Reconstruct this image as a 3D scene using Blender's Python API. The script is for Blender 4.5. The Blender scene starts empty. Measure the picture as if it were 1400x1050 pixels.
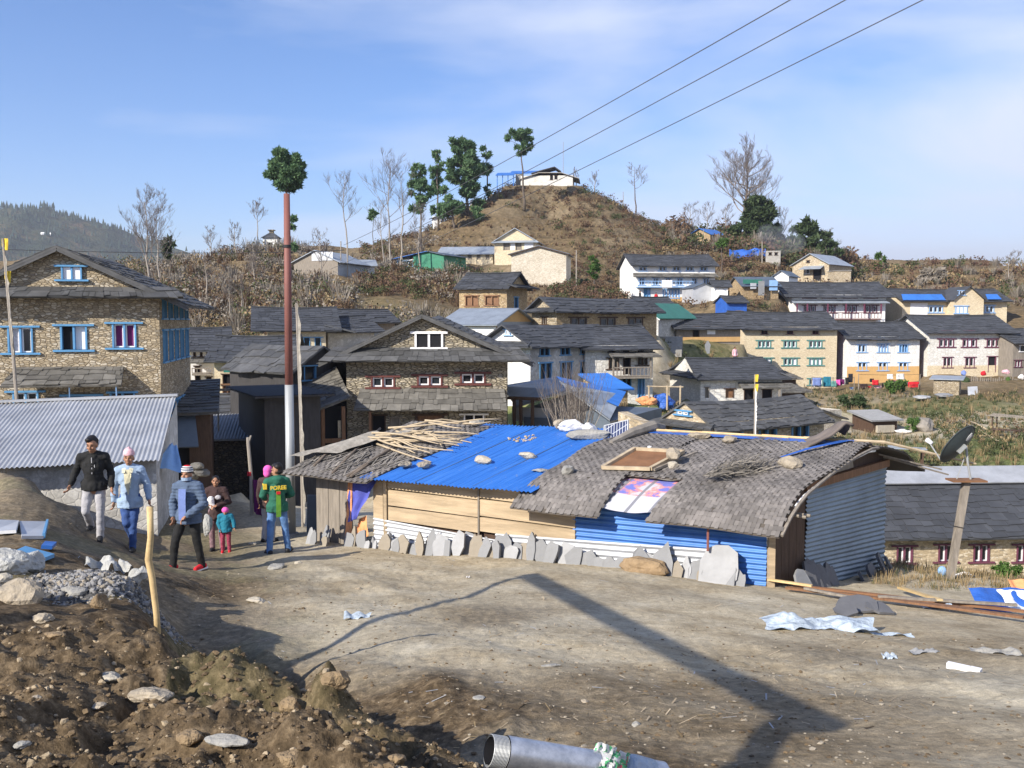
import bpy, math, random
import numpy as np
from mathutils import Vector, Matrix, noise as mnoise
SC = bpy.context.scene
COL = SC.collection
PI = math.pi
R = math.radians
# ------------------------------------------------------------------ camera model
F, CX, CY, HOR = 1300.0, 700.0, 525.0, 438.0
PITCH = math.atan((CY - HOR) / F)
CP, SP = math.cos(PITCH), math.sin(PITCH)
def P(px, py, Y):
    a = (px - CX) / F; b = (CY - py) / F
    dy = CP + b * SP; dz = -SP + b * CP
    return Vector((a / dy * Y, Y, dz / dy * Y))
def proj(v):
    yc = v[1] * CP - v[2] * SP; zc = v[1] * SP + v[2] * CP
    return CX + F * v[0] / yc, CY - F * zc / yc
cam = bpy.data.cameras.new('camera'); co = bpy.data.objects.new('camera', cam); COL.objects.link(co)
cam.sensor_width = 36; cam.lens = 36 * F / 1400; cam.clip_start = .05; cam.clip_end = 20000
co.rotation_euler = (PI / 2 - PITCH, 0, 0)
SC.camera = co
# ------------------------------------------------------------------ objects
def tag(o, label=None, cat=None, group=None, kind=None):
    if label: o['label'] = label
    if cat: o['category'] = cat
    if group: o['group'] = group
    if kind: o['kind'] = kind
    return o
def empty(name, loc, rz=0, label=None, cat=None, group=None):
    o = bpy.data.objects.new(name, None); COL.objects.link(o)
    o.location = loc; o.rotation_euler = (0, 0, rz); o.empty_display_size = .2
    return tag(o, label, cat, group)
def copy_tree(o, parent=None):
    c = o.copy(); COL.objects.link(c)
    if parent: c.parent = parent
    for ch in list(o.children): copy_tree(ch, c)
    return c
class MB:
    def __init__(s): s.v = []; s.f = []; s.m = []
    def add(s, vs, fs, m=0):
        n = len(s.v); s.v.extend([tuple(x) for x in vs])
        for f in fs: s.f.append([i + n for i in f]); s.m.append(m)
        return s
    def hexa(s, p, m=0):            # 8 corners: bottom 4 ccw, top 4 ccw
        return s.add(p, [(3, 2, 1, 0), (4, 5, 6, 7), (0, 1, 5, 4), (1, 2, 6, 5), (2, 3, 7, 6), (3, 0, 4, 7)], m)
    def box(s, x0, x1, y0, y1, z0, z1, m=0):
        return s.hexa([(x0, y0, z0), (x1, y0, z0), (x1, y1, z0), (x0, y1, z0), (x0, y0, z1), (x1, y0, z1), (x1, y1, z1), (x0, y1, z1)], m)
    def slab(s, q, t, m=0):         # quad thickened downwards along its normal
        q = [Vector(a) for a in q]
        n = (q[1] - q[0]).cross(q[3] - q[0]).normalized()
        if n.z < 0: n = -n
        return s.hexa([a - n * t for a in q] + q, m)
    def quad(s, q, m=0): return s.add(q, [(0, 1, 2, 3)], m)
    def tube(s, pts, rad, n=6, m=0, cap=True):
        pts = [Vector(p) for p in pts]
        if not hasattr(rad, '__len__'): rad = [rad] * len(pts)
        up = None; vs = []; fs = []
        for i, p in enumerate(pts):
            d = (pts[min(i + 1, len(pts) - 1)] - pts[max(i - 1, 0)]).normalized()
            a = up if up is not None else (Vector((1, 0, 0)) if abs(d.x) < .8 else Vector((0, 1, 0)))
            a = (a - d * a.dot(d)).normalized(); up = a; b = d.cross(a)
            for k in range(n):
                t = 2 * PI * k / n
                vs.append(p + (a * math.cos(t) + b * math.sin(t)) * rad[i])
        for i in range(len(pts) - 1):
            for k in range(n):
                fs.append((i * n + k, i * n + (k + 1) % n, (i + 1) * n + (k + 1) % n, (i + 1) * n + k))
        if cap:
            fs.append(tuple(range(n))[::-1]); fs.append(tuple(range((len(pts) - 1) * n, len(pts) * n)))
        return s.add(vs, fs, m)
    def bar(s, a, b, w, h, m=0):    # rectangular bar from a to b
        a = Vector(a); b = Vector(b); d = (b - a).normalized()
        up = Vector((0, 0, 1)) if abs(d.z) < .9 else Vector((0, 1, 0))
        x = d.cross(up).normalized(); y = x.cross(d)
        o = [x * -w / 2 + y * -h / 2, x * w / 2 + y * -h / 2, x * w / 2 + y * h / 2, x * -w / 2 + y * h / 2]
        return s.hexa([a + k for k in o] + [b + k for k in o], m)
    def ball(s, c, r, n=10, k=7, m=0):
        c = Vector(c); r = r if hasattr(r, '__len__') else (r, r, r)
        vs = [c + Vector((0, 0, r[2]))]; fs = []
        for i in range(1, k):
            a = PI * i / k
            for j in range(n):
                t = 2 * PI * j / n
                vs.append(c + Vector((r[0] * math.sin(a) * math.cos(t), r[1] * math.sin(a) * math.sin(t), r[2] * math.cos(a))))
        vs.append(c - Vector((0, 0, r[2])))
        for j in range(n): fs.append((0, 1 + j, 1 + (j + 1) % n))
        for i in range(k - 2):
            for j in range(n):
                a = 1 + i * n; fs.append((a + j, a + n + j, a + n + (j + 1) % n, a + (j + 1) % n))
        e = len(vs) - 1; a = 1 + (k - 2) * n
        for j in range(n): fs.append((a + j, e, a + (j + 1) % n))
        return s.add(vs, fs, m)
    def build(s, name, mats, parent=None, smooth=False, loc=None):
        me = bpy.data.meshes.new(name); me.from_pydata(s.v, [], s.f)
        for m in (mats if isinstance(mats, (list, tuple)) else [mats]): me.materials.append(m)
        if any(s.m): me.polygons.foreach_set('material_index', s.m)
        if smooth: me.polygons.foreach_set('use_smooth', [True] * len(s.f))
        me.update()
        o = bpy.data.objects.new(name, me); COL.objects.link(o)
        if parent: o.parent = parent
        if loc is not None:                       # origin at loc, vertices given in world space
            me.transform(Matrix.Translation(-Vector(loc))); o.location = loc
        return o
def dgmesh(o):                                    # bake modifiers
    dg = bpy.context.evaluated_depsgraph_get()
    me = bpy.data.meshes.new_from_object(o.evaluated_get(dg))
    o.modifiers.clear(); old = o.data; o.data = me; bpy.data.meshes.remove(old)
    return o
# ------------------------------------------------------------------ materials
class NT:
    def __init__(s, name):
        s.mat = bpy.data.materials.new(name); s.mat.use_nodes = True
        s.t = s.mat.node_tree; s.t.nodes.clear()
        s.out = s.t.nodes.new('ShaderNodeOutputMaterial')
        s.b = s.t.nodes.new('ShaderNodeBsdfPrincipled')
        s.t.links.new(s.b.outputs[0], s.out.inputs[0])
    def n(s, typ, props=None, **ins):
        nd = s.t.nodes.new(typ)
        for k, v in (props or {}).items(): setattr(nd, k, v)
        for k, v in ins.items(): s.set(nd, k, v)
        return nd
    def set(s, nd, k, v):
        k = k.replace('_', ' ') if k.replace('_', ' ') in nd.inputs else k
        if isinstance(k, str) and k.startswith('i') and k[1:].isdigit(): k = int(k[1:])
        i = nd.inputs[k]
        if isinstance(v, bpy.types.NodeSocket): s.t.links.new(v, i)
        elif isinstance(v, bpy.types.Node): s.t.links.new(v.outputs[0], i)
        else: i.default_value = (*v, 1) if (hasattr(v, '__len__') and len(v) == 3 and i.type == 'RGBA') else v
    def math(s, op, a, b=0.0, c=None, clamp=False):
        nd = s.n('ShaderNodeMath', {'operation': op, 'use_clamp': clamp}, i0=a, i1=b)
        if c is not None: s.set(nd, 'i2', c)
        return nd.outputs[0]
    def mix(s, f, a, b, mode='MIX'):
        nd = s.n('ShaderNodeMix', {'data_type': 'RGBA', 'blend_type': mode})
        s.set(nd, 'i0', f); s.set(nd, 'i6', a); s.set(nd, 'i7', b)
        return nd.outputs[2]
    def ramp(s, f, stops, interp='LINEAR'):
        nd = s.n('ShaderNodeValToRGB', Fac=f); cr = nd.color_ramp; cr.interpolation = interp
        while len(cr.elements) > 1: cr.elements.remove(cr.elements[0])
        for i, (p, c) in enumerate(stops):
            e = cr.elements[0] if i == 0 else cr.elements.new(p)
            e.position = p; e.color = (*c, 1) if len(c) == 3 else c
        return nd.outputs[0]
    def noise(s, vec=None, scale=5, detail=4, rough=.55, out=0):
        nd = s.n('ShaderNodeTexNoise', Scale=scale, Detail=detail, Roughness=rough)
        if vec is not None: s.set(nd, 'Vector', vec)
        return nd.outputs[out]
    def pos(s, kind='Object'): return s.n('ShaderNodeTexCoord').outputs[kind]
    def bump(s, h, strength=.5, dist=.05):
        bp = s.n('ShaderNodeBump', Strength=strength, Distance=dist, Height=h)
        s.set(s.b, 'Normal', bp.outputs[0])
def sc(c, k): return tuple(min(1, x * k) for x in c)
def plain(name, col, rough=.75, var=.25, scale=4., bump=.15, metal=0., island=0., bd=.02, stretch=None, spec=.3):
    n = NT(name); p = n.pos()
    if stretch:
        p = n.n('ShaderNodeMapping', Vector=p, Scale=stretch).outputs[0]
    a = n.noise(p, scale, 5, .6)
    c = n.ramp(a, [(.25, sc(col, 1 - var)), (.5, col), (.75, sc(col, 1 + var))])
    if island:
        ri = n.n('ShaderNodeNewGeometry').outputs['Random Per Island']
        hs = n.n('ShaderNodeHueSaturation', Color=c, Value=n.math('MULTIPLY_ADD', ri, 2 * island, 1 - island))
        c = hs.outputs[0]
    n.set(n.b, 'Base Color', c); n.set(n.b, 'Roughness', rough); n.set(n.b, 'Metallic', metal)
    n.set(n.b, 'Specular IOR Level', spec)
    if bump: n.bump(n.noise(p, scale * 4, 4), bump, bd)
    return n.mat
def masonry(name, stops, mortar, su=3.2, sv=6.5, mw=.06, bs=.6, bd=.05, stain=.25, rand=.85):
    n = NT(name); p = n.pos(); s = n.n('ShaderNodeSeparateXYZ', Vector=p)
    wob = n.noise(p, 1.3, 2)
    u = n.math('MULTIPLY', n.math('ADD', s.outputs[0], s.outputs[1]), su)
    v = n.math('MULTIPLY', n.math('MULTIPLY_ADD', wob, .12, s.outputs[2]), sv)
    vec = n.n('ShaderNodeCombineXYZ', X=u, Y=v).outputs[0]
    vo = n.n('ShaderNodeTexVoronoi', {'voronoi_dimensions': '2D'}, Vector=vec, Scale=1., Randomness=rand)
    ve = n.n('ShaderNodeTexVoronoi', {'voronoi_dimensions': '2D', 'feature': 'DISTANCE_TO_EDGE'}, Vector=vec, Scale=1., Randomness=rand)
    cs = n.n('ShaderNodeSeparateColor', Color=vo.outputs['Color']).outputs[0]
    c = n.ramp(cs, stops, 'CONSTANT')
    fine = n.noise(p, 14, 4)
    c = n.mix(.5, c, n.ramp(fine, [(.3, (.35, .35, .35)), (.7, (.75, .75, .75))]), 'OVERLAY')
    e = n.math('MULTIPLY', n.math('SUBTRACT', ve.outputs[0], mw), 9., clamp=True)
    c = n.mix(e, mortar, c)
    st = n.noise(p, .5, 4, .65)
    c = n.mix(stain, c, n.ramp(st, [(.35, (.3, .28, .25)), (.65, (.8, .8, .8))]), 'OVERLAY')
    c = n.mix(.35, c, n.ramp(n.noise(p, 38, 3, .7), [(.3, (.3, .3, .3)), (.7, (.72, .72, .72))]), 'OVERLAY')
    n.set(n.b, 'Base Color', c); n.set(n.b, 'Roughness', .9); n.set(n.b, 'Specular IOR Level', .2)
    h = n.math('ADD', n.math('MULTIPLY', e, .8), n.math('MULTIPLY', cs, .4))
    n.bump(n.math('MULTIPLY_ADD', fine, .5, h), bs, bd)
    return n.mat
def leafmat(name, cols, trans=.25):
    n = NT(name)
    ri = n.n('ShaderNodeNewGeometry').outputs['Random Per Island']
    k = len(cols)
    c = n.ramp(ri, [(i / max(1, k - 1), x) for i, x in enumerate(cols)])
    n.set(n.b, 'Base Color', c); n.set(n.b, 'Roughness', .75); n.set(n.b, 'Specular IOR Level', .15)
    tr = n.n('ShaderNodeBsdfTranslucent', Color=c)
    ms = n.n('ShaderNodeMixShader', i0=trans, i1=n.b.outputs[0], i2=tr.outputs[0])
    n.t.links.new(ms.outputs[0], n.out.inputs[0])
    return n.mat
M = {}
TAN = [(0, (.32, .26, .175)), (.2, (.41, .345, .245)), (.4, (.265, .22, .155)), (.55, (.46, .405, .315)), (.75, (.35, .29, .20)), (.9, (.215, .185, .14))]
M['stone_tan'] = masonry('tan_stone', TAN, (.20, .155, .10), 6.2, 15., .03, .7, .04, rand=1.)
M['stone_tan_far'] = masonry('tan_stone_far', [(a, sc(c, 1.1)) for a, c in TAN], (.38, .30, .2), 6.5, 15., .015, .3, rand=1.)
M['stone_brown'] = masonry('brown_stone', [(0, (.36, .26, .14)), (.3, (.44, .33, .19)), (.6, (.30, .22, .13)), (.8, (.47, .37, .24))], (.25, .18, .11), 6.2, 14., .03, rand=1.)
M['stone_grey'] = masonry('grey_stone', [(0, (.30, .26, .19)), (.25, (.40, .35, .26)), (.5, (.24, .21, .16)), (.7, (.46, .40, .30)), (.88, (.34, .31, .26))], (.13, .11, .08), 4.2, 17., .04, .9, .06, rand=1.)
M['stone_cream'] = masonry('cream_stone', [(0, (.58, .48, .33)), (.4, (.64, .54, .38)), (.7, (.52, .43, .29))], (.52, .43, .30), 6., 13., .012, .25, stain=.15, rand=1.)
M['stone_white'] = masonry('whitewashed_stone', [(0, (.72, .71, .68)), (.5, (.78, .77, .74)), (.8, (.66, .65, .62))], (.62, .61, .58), 2.6, 4.5, .03, .3, stain=.12)
M['stone_greywhite'] = masonry('faded_whitewash', [(0, (.62, .605, .56)), (.5, (.68, .66, .61)), (.8, (.55, .535, .49))], (.52, .50, .46), 2.6, 4.5, .03, .3, stain=.2)
M['rubble_grey'] = masonry('plastered_rubble', [(0, (.40, .39, .37)), (.4, (.48, .47, .45)), (.7, (.36, .35, .33))], (.41, .40, .38), 6., 7., .0, .3, .04, stain=.45, rand=1.)
M['stone_pale'] = masonry('pale_rubble', [(0, (.56, .50, .40)), (.4, (.64, .58, .48)), (.7, (.46, .40, .31))], (.42, .37, .29), 6.5, 14., .015, .4, rand=1.)
M['white'] = plain('white_plaster', (.78, .77, .75), .85, .08, 1.5, .2)
M['ochre'] = plain('ochre_plaster', (.58, .36, .15), .9, .12, 2)
M['slate'] = plain('slate', (.076, .076, .076), .7, .35, 2.5, .3, island=.26, spec=.4)
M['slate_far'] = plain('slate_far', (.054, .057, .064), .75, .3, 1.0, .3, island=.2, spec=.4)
M['slate_old'] = plain('old_slate', (.135, .127, .112), .8, .35, 2.5, .3, island=.25)
M['slab_grey'] = plain('grey_slab', (.225, .228, .232), .8, .15, 3, .35, island=.35)
M['wood_dark'] = plain('dark_wood', (.075, .045, .03), .7, .35, 3, .3, stretch=(6, 6, 1))
M['wood_maroon'] = plain('maroon_wood', (.11, .035, .03), .6, .25, 3, .2)
M['wood_brown'] = plain('brown_wood', (.20, .105, .055), .7, .35, 3, .3, stretch=(6, 6, 1))
M['wood_grey'] = plain('weathered_wood', (.23, .20, .165), .85, .35, 3, .4, island=.2, stretch=(5, 5, .7))
M['wood_plank'] = plain('sawn_plank', (.41, .315, .205), .85, .35, 1.8, .3, island=.22, stretch=(.6, .6, 5))
M['stick'] = plain('cut_stick', (.40, .32, .215), .8, .3, 6, .3, island=.35)
M['stick_pale'] = plain('pale_stick', (.55, .40, .20), .75, .3, 5, .3)
M['blue_paint'] = plain('blue_paint', (.10, .27, .48), .55, .15, 3, .1)
M['blue_pale'] = plain('pale_blue_paint', (.25, .42, .68), .6, .15, 3, .1)
M['white_paint'] = plain('white_paint', (.80, .79, .80), .5, .06, 3, .05)
M['maroon_paint'] = plain('maroon_paint', (.13, .04, .07), .6, .2, 3, .1)
M['teal_paint'] = plain('teal_paint', (.10, .24, .22), .6, .2, 3, .1)
M['green_wood'] = plain('green_boards', (.045, .20, .12), .7, .2, 2, .2)
M['dark'] = plain('dark_interior', (.012, .012, .015), .9, .1, 2, 0)
M['purple'] = plain('purple_curtain', (.13, .015, .10), .8, .3, 5, .3, stretch=(6, 6, .5))
M['lace'] = plain('lace_curtain', (.5, .48, .5), .8, .4, 12, .2)
n = NT('window_glass'); n.set(n.b, 'Base Color', (.02, .025, .03)); n.set(n.b, 'Roughness', .12); n.set(n.b, 'Specular IOR Level', .6); M['glass'] = n.mat
def tinmat(name, col, metal, rough, rust=0, dirt=.25):
    n = NT(name); p = n.pos()
    a = n.noise(p, 1.2, 6, .65)
    c = n.ramp(a, [(.3, sc(col, 1 - dirt)), (.55, col), (.75, sc(col, 1 + dirt * .6))])
    if rust:
        r = n.noise(p, 2.3, 7, .7)
        c = n.mix(n.math('MULTIPLY', n.math('SUBTRACT', r, 1 - rust), 7, clamp=True), c, (.16, .08, .045))
    n.set(n.b, 'Base Color', c); n.set(n.b, 'Metallic', metal); n.set(n.b, 'Roughness', rough)
    n.bump(n.noise(p, 9, 3), .08, .02)
    return n.mat
M['tin'] = tinmat('galvanised_tin', (.43, .44, .455), .3, .5, .3, .25)
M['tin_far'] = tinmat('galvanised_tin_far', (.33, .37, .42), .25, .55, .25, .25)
M['tin_dark'] = tinmat('dull_tin', (.11, .14, .18), .3, .6, .2, .25)
M['tin_blue'] = tinmat('blue_tin', (.035, .155, .50), .05, .45, .18, .22)
n = NT('blue_tin_sheet'); p = n.pos(); q = n.n('ShaderNodeVectorRotate', {'rotation_type': 'Z_AXIS'}, Vector=p, Angle=-math.atan2(.742, .67)).outputs[0]
q = n.n('ShaderNodeMapping', Vector=q, Scale=(.35, 9., 1.)).outputs[0]; st = n.noise(q, 1.6, 6, .7); sp = n.noise(p, 7, 4, .7)
c = n.ramp(st, [(.3, (.02, .10, .36)), (.5, (.032, .155, .52)), (.7, (.06, .20, .56))]); c = n.mix(n.math('MULTIPLY', n.math('SUBTRACT', sp, .64), 8, clamp=True), c, (.22, .26, .36))
n.set(n.b, 'Base Color', c); n.set(n.b, 'Roughness', .42); n.bump(st, .15, .01); M['tin_blue_shed'] = n.mat
M['tin_bluewall'] = tinmat('blue_tin_wall', (.065, .20, .54), .05, .5, .3, .35)
M['tin_white'] = tinmat('white_tin', (.50, .515, .54), .25, .5, .25, .2)
M['tin_endwall'] = tinmat('bluish_tin', (.21, .265, .32), .3, .5, .3, .3)
M['tin_green'] = tinmat('green_tin', (.03, .16, .115), .05, .5, .15, .2)
M['tarp_blue'] = plain('blue_tarp', (.03, .11, .42), .5, .25, 2, .5, bd=.06)
M['tarp_white'] = plain('white_tarp', (.74, .75, .76), .6, .12, 3, .5, bd=.06)
M['tarp_orange'] = plain('orange_tarp', (.75, .33, .14), .6, .25, 2.5, .5, bd=.06)
M['plastic_blue'] = plain('pale_blue_plastic', (.36, .42, .48), .4, .35, 5, .6, bd=.05, spec=.5)
M['sack'] = plain('woven_sack', (.39, .39, .37), .75, .22, 7, .6, bd=.05)
M['cloth_purple'] = plain('violet_blue_cloth', (.085, .10, .40), .85, .25, 3, .5)
M['cloth_dirty'] = plain('greyed_cloth', (.30, .275, .235), .9, .4, 7, .6)
M['rust_paint'] = plain('red_oxide_paint', (.21, .085, .070), .6, .18, 1.5, .15)
M['galv_paint'] = plain('silver_paint', (.36, .37, .37), .5, .12, 2, .1, metal=.3)
M['rust'] = plain('rusty_steel', (.20, .10, .05), .85, .35, 3, .3)
M['concrete'] = plain('concrete', (.34, .32, .29), .9, .2, 2.5, .3)
M['rock'] = plain('rock', (.34, .29, .22), .9, .3, 4, .7, bd=.05)
M['rock_pale'] = plain('pale_rock', (.40, .36, .29), .9, .22, 4, .6, bd=.05)
M['rock_grey'] = plain('grey_rock', (.29, .28, .255), .9, .22, 4, .6, bd=.05)
M['jute'] = plain('jute', (.27, .19, .11), .9, .3, 8, .6)
M['clod'] = plain('earth_clod', (.25, .18, .105), .95, .3, 6, .8, bd=.05)
M['bark'] = plain('bark', (.13, .105, .085), .95, .3, 4, .5)
M['bark_pale'] = plain('pale_bark', (.30, .265, .225), .95, .2, 4, .4)
M['twig'] = plain('bare_twig', (.215, .18, .155), .95, .25, 4, 0)
M['brush'] = plain('dry_brush', (.21, .19, .165), .95, .3, 4, .3, island=.4)
M['wire_grey'] = plain('wire_grey', (.09, .09, .095), .6, .1, 3, 0)
M['black'] = plain('black_rubber', (.02, .02, .022), .6, .2, 3, .1)
M['pine'] = leafmat('pine_needles', [(.065, .125, .062), (.11, .19, .09), (.17, .26, .12)], .3)
M['leaf_dark'] = leafmat('dark_leaves', [(.035, .055, .025), (.055, .085, .035), (.08, .11, .05)])
M['leaf_green'] = leafmat('green_leaves', [(.05, .10, .025), (.08, .15, .035), (.11, .18, .05)])
# ------------------------------------------------------------------ noise on numpy arrays
def _h(ix, iy, s):
    n = (ix.astype(np.int64) * 374761393 + iy.astype(np.int64) * 668265263 + s * 1442695041) & 0xffffffff
    n = ((n ^ (n >> 13)) * 1274126177) & 0xffffffff
    return ((n ^ (n >> 16)) & 0xffff) / 65535.0
def vnoise(x, y, s=0):
    ix = np.floor(x); iy = np.floor(y); fx = x - ix; fy = y - iy
    fx = fx * fx * (3 - 2 * fx); fy = fy * fy * (3 - 2 * fy)
    a = _h(ix, iy, s); b = _h(ix + 1, iy, s); c = _h(ix, iy + 1, s); d = _h(ix + 1, iy + 1, s)
    return (a + (b - a) * fx) * (1 - fy) + (c + (d - c) * fx) * fy
def fbm(x, y, f, o=4, s=0, g=.5):
    t = 0; a = 1; n = 0
    for i in range(o):
        t = t + a * (vnoise(x * f + 17.3 * i, y * f - 9.1 * i, s + i) - .5); n += a; a *= g; f *= 2.03
    return t / n * 2
def sstep(a, b, x):
    t = np.clip((x - a) / (b - a), 0, 1); return t * t * (3 - 2 * t)
# ------------------------------------------------------------------ terrain control points (photo column, photo row, distance)
CTRL = [
 # earth mound at lower left and its crest
 (0,1050,3.5),(200,1050,3.6),(400,1050,3.7),(600,1050,4.0),(0,950,4.6),(200,960,4.6),(400,985,4.5),
 (0,885,5.5),(215,888,5.4),(330,906,5.2),(450,932,5.0),(560,988,4.6),(650,1042,4.2),
 (250,874,10.2),(360,890,9.2),(460,912,8.3),(560,957,6.9),(660,1012,5.8),
 # road
 (600,930,7.1),(700,985,6.0),(800,1050,4.9),(950,1050,4.9),(1150,1000,5.9),(1400,1050,4.9),(1400,950,7.0),(1000,900,9.0),
 (700,850,10.7),(500,850,10.4),(400,800,12.8),(600,790,14.3),(715,785,14.3),(433,742,18.3),(370,757,17.1),(275,778,14.7),
 (300,753,18),(1053,803,14.3),(850,772,15.7),(1200,850,11.5),(1400,868,10.9),(1300,800,15.5),(1400,800,15.5),(1140,800,15.6),(1228,772,18.6),
 (640,765,16.3),(1300,786,17.4),(1400,790,17.5),
 # left slope
 (0,646,17.1),(50,655,17.0),(100,690,16.7),(215,738,18.2),(185,756,15.4),(130,741,14.7),(0,735,12),(60,735,12),(0,765,9.6),(0,800,8.2),
 (100,835,7.6),(180,800,8.9),(60,790,9.2),(200,846,7.6),(265,800,12.3),(300,850,10.7),(30,840,7.2),(0,700,14.5),(90,760,10.5),(150,780,10.2),
 # lane and valley behind
 (330,690,22),(330,690,27),(330,672,35),(400,690,29),(585,625,42),(700,610,42),(800,600,36),(900,602,41),(1000,600,42),
 (905,552,54),(960,500,70),(950,470,82),(300,585,50),(420,665,38),
 (1300,800,26),(1400,800,26),(1225,800,26),(1300,690,38),(1100,660,38),(1300,640,46),(1400,620,50),(1250,585,62),(1400,570,68),(1120,600,56),
 (1150,560,70),(1250,545,80),(1350,540,84),(1200,527,93),(1320,513,94),(1400,515,94),
 # hillside left
 (280,520,60),(340,545,54),(430,485,65),(300,425,90),(300,385,115),(290,350,140),(372,334,140),(400,373,112),(480,374,116),(500,405,95),
 (550,371,125),(640,357,132),(740,385,122),(705,352,135),(600,405,98),(560,430,84),(450,335,150),(100,430,90),(100,370,130),(0,420,100),(0,360,150),(200,362,150),
 (100,350,160),
 # temple hill
 (690,252,178),(735,250,178),(790,254,178),(640,280,172),(600,306,165),(540,326,160),(480,340,155),(830,272,182),(860,290,182),(920,309,180),(1000,316,178),
 (1060,320,176),(1110,332,172),(1150,352,168),(1162,363,165),(750,300,168),(820,335,150),(820,400,118),(940,337,165),(1060,359,150),(1120,385,142),
 (1000,400,115),(1030,432,98),(920,414,119),(870,462,82),(790,452,72),(660,430,76),(740,522,58),(850,548,57),(1150,442,112),(1300,442,115),
 (1250,366,200),(1300,371,210),(1400,388,200),(1330,402,140),(1200,396,145),(1400,430,120),(700,330,150),(620,330,150)]
XYZ = [tuple(P(*c)) for c in CTRL]
XYZ += [(P(px, py, Y).x + .38, P(px, py, Y).y + .5, -2.62 - .03 * (6 - Y)) for px, py, Y in ((-150, 885, 5.6), (0,885,5.5),(215,888,5.4),(330,906,5.2),(450,932,5.0),(560,988,4.6),(650,1042,4.2)) if px > 150]
XYZ += [(-2.55, 7.6, -3.15), (-2.72, 8.6, -3.35), (-2.9, 9.8, -3.4), (-1.9, 8.4, -3.3), (-2.1, 9.6, -3.38), (-2.2, 6.9, -3.0)]
XYZ += [(0, 0, -1.62), (-2.2, 0, -1.5), (2.5, 0, -1.7), (-8, 0, -1.6), (8, 0, -1.9), (0, -6, -1.9), (-8, -6, -2.2), (0, -40, -4), (-40, 0, -4), (-20, -20, -3.5), (40, 0, -6), (60, 30, -10), (-60, 30, -4), (-30, 15, -2.2), (22, 14, -5), (-16, 9, -1.8)]
_hill = []
for a in range(0, 360, 20):
    for r in (.01, .7, 2.0):
        t = math.radians(a); _hill.append((math.sin(t) * r, math.cos(t) * r, -1.66 - .05 * r * math.cos(t)))
for px in range(-500, 2000, 90):
    a = (px - CX) / F
    for Y, z in ((235, -6), (300, -40), (450, -90), (900, -150), (2500, -260), (7000, -300)):
        _hill.append((a * Y, Y, z))
for a in np.arange(100, 320, 25):
    for r in (90, 400, 2000, 7000):
        t = math.radians(a); _hill.append((math.sin(t) * r, math.cos(t) * r, -9 if r == 90 else -60 - r * .03))
for px, py, Y in [(-150,360,160),(-300,350,150),(-500,360,150),(-150,430,90),(-400,440,60),(1600,400,190),(1900,420,180),(1600,450,110),(1900,470,90),(1600,560,70),(1700,700,40)]:
    _hill.append(tuple(P(px, py, Y)))
PADS = []          # extra control points under the houses, filled before the sheet is made
RB = {}
def _ct(x, y):
    th = np.arctan2(x, y); r = np.sqrt(x * x + y * y) + .8
    return np.stack([th * 2.2, np.log(r)], -1)
def fit_land():
    pts = np.array(XYZ + _hill + PADS, float)
    c = _ct(pts[:, 0], pts[:, 1])
    D = np.sqrt(((c[:, None] - c[None]) ** 2).sum(-1) + 1e-6)
    n = len(pts); A = np.zeros((n + 1, n + 1)); A[:n, :n] = D - np.eye(n) * .004; A[:n, n] = 1; A[n, :n] = 1
    w = np.linalg.solve(A, np.append(pts[:, 2], 0)); RB['c'] = c; RB['w'] = w
def land0(x, y):
    x = np.atleast_1d(np.asarray(x, float)); y = np.atleast_1d(np.asarray(y, float))
    q = _ct(x, y); o = np.empty(len(x)); c, w = RB['c'], RB['w']
    for i in range(0, len(x), 20000):
        D = np.sqrt(((q[i:i + 20000, None] - c[None]) ** 2).sum(-1) + 1e-6)
        o[i:i + 20000] = D @ w[:-1] + w[-1]
    return o
_cr = [(-200,885,5.7),(0,885,5.6),(215,888,5.5),(330,906,5.3),(450,932,5.1),(560,988,4.7),(650,1042,4.3),(760,1120,3.6)]
_crx = np.array([P(*c).x for c in _cr]); _cry = np.array([P(*c).y for c in _cr])
def moundmask(x, y):
    yc = np.interp(x, _crx, _cry)
    m = 1 - sstep(-.1, .9, y - yc)
    return m * (1 - sstep(.3, 1.6, x - .0))
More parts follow.
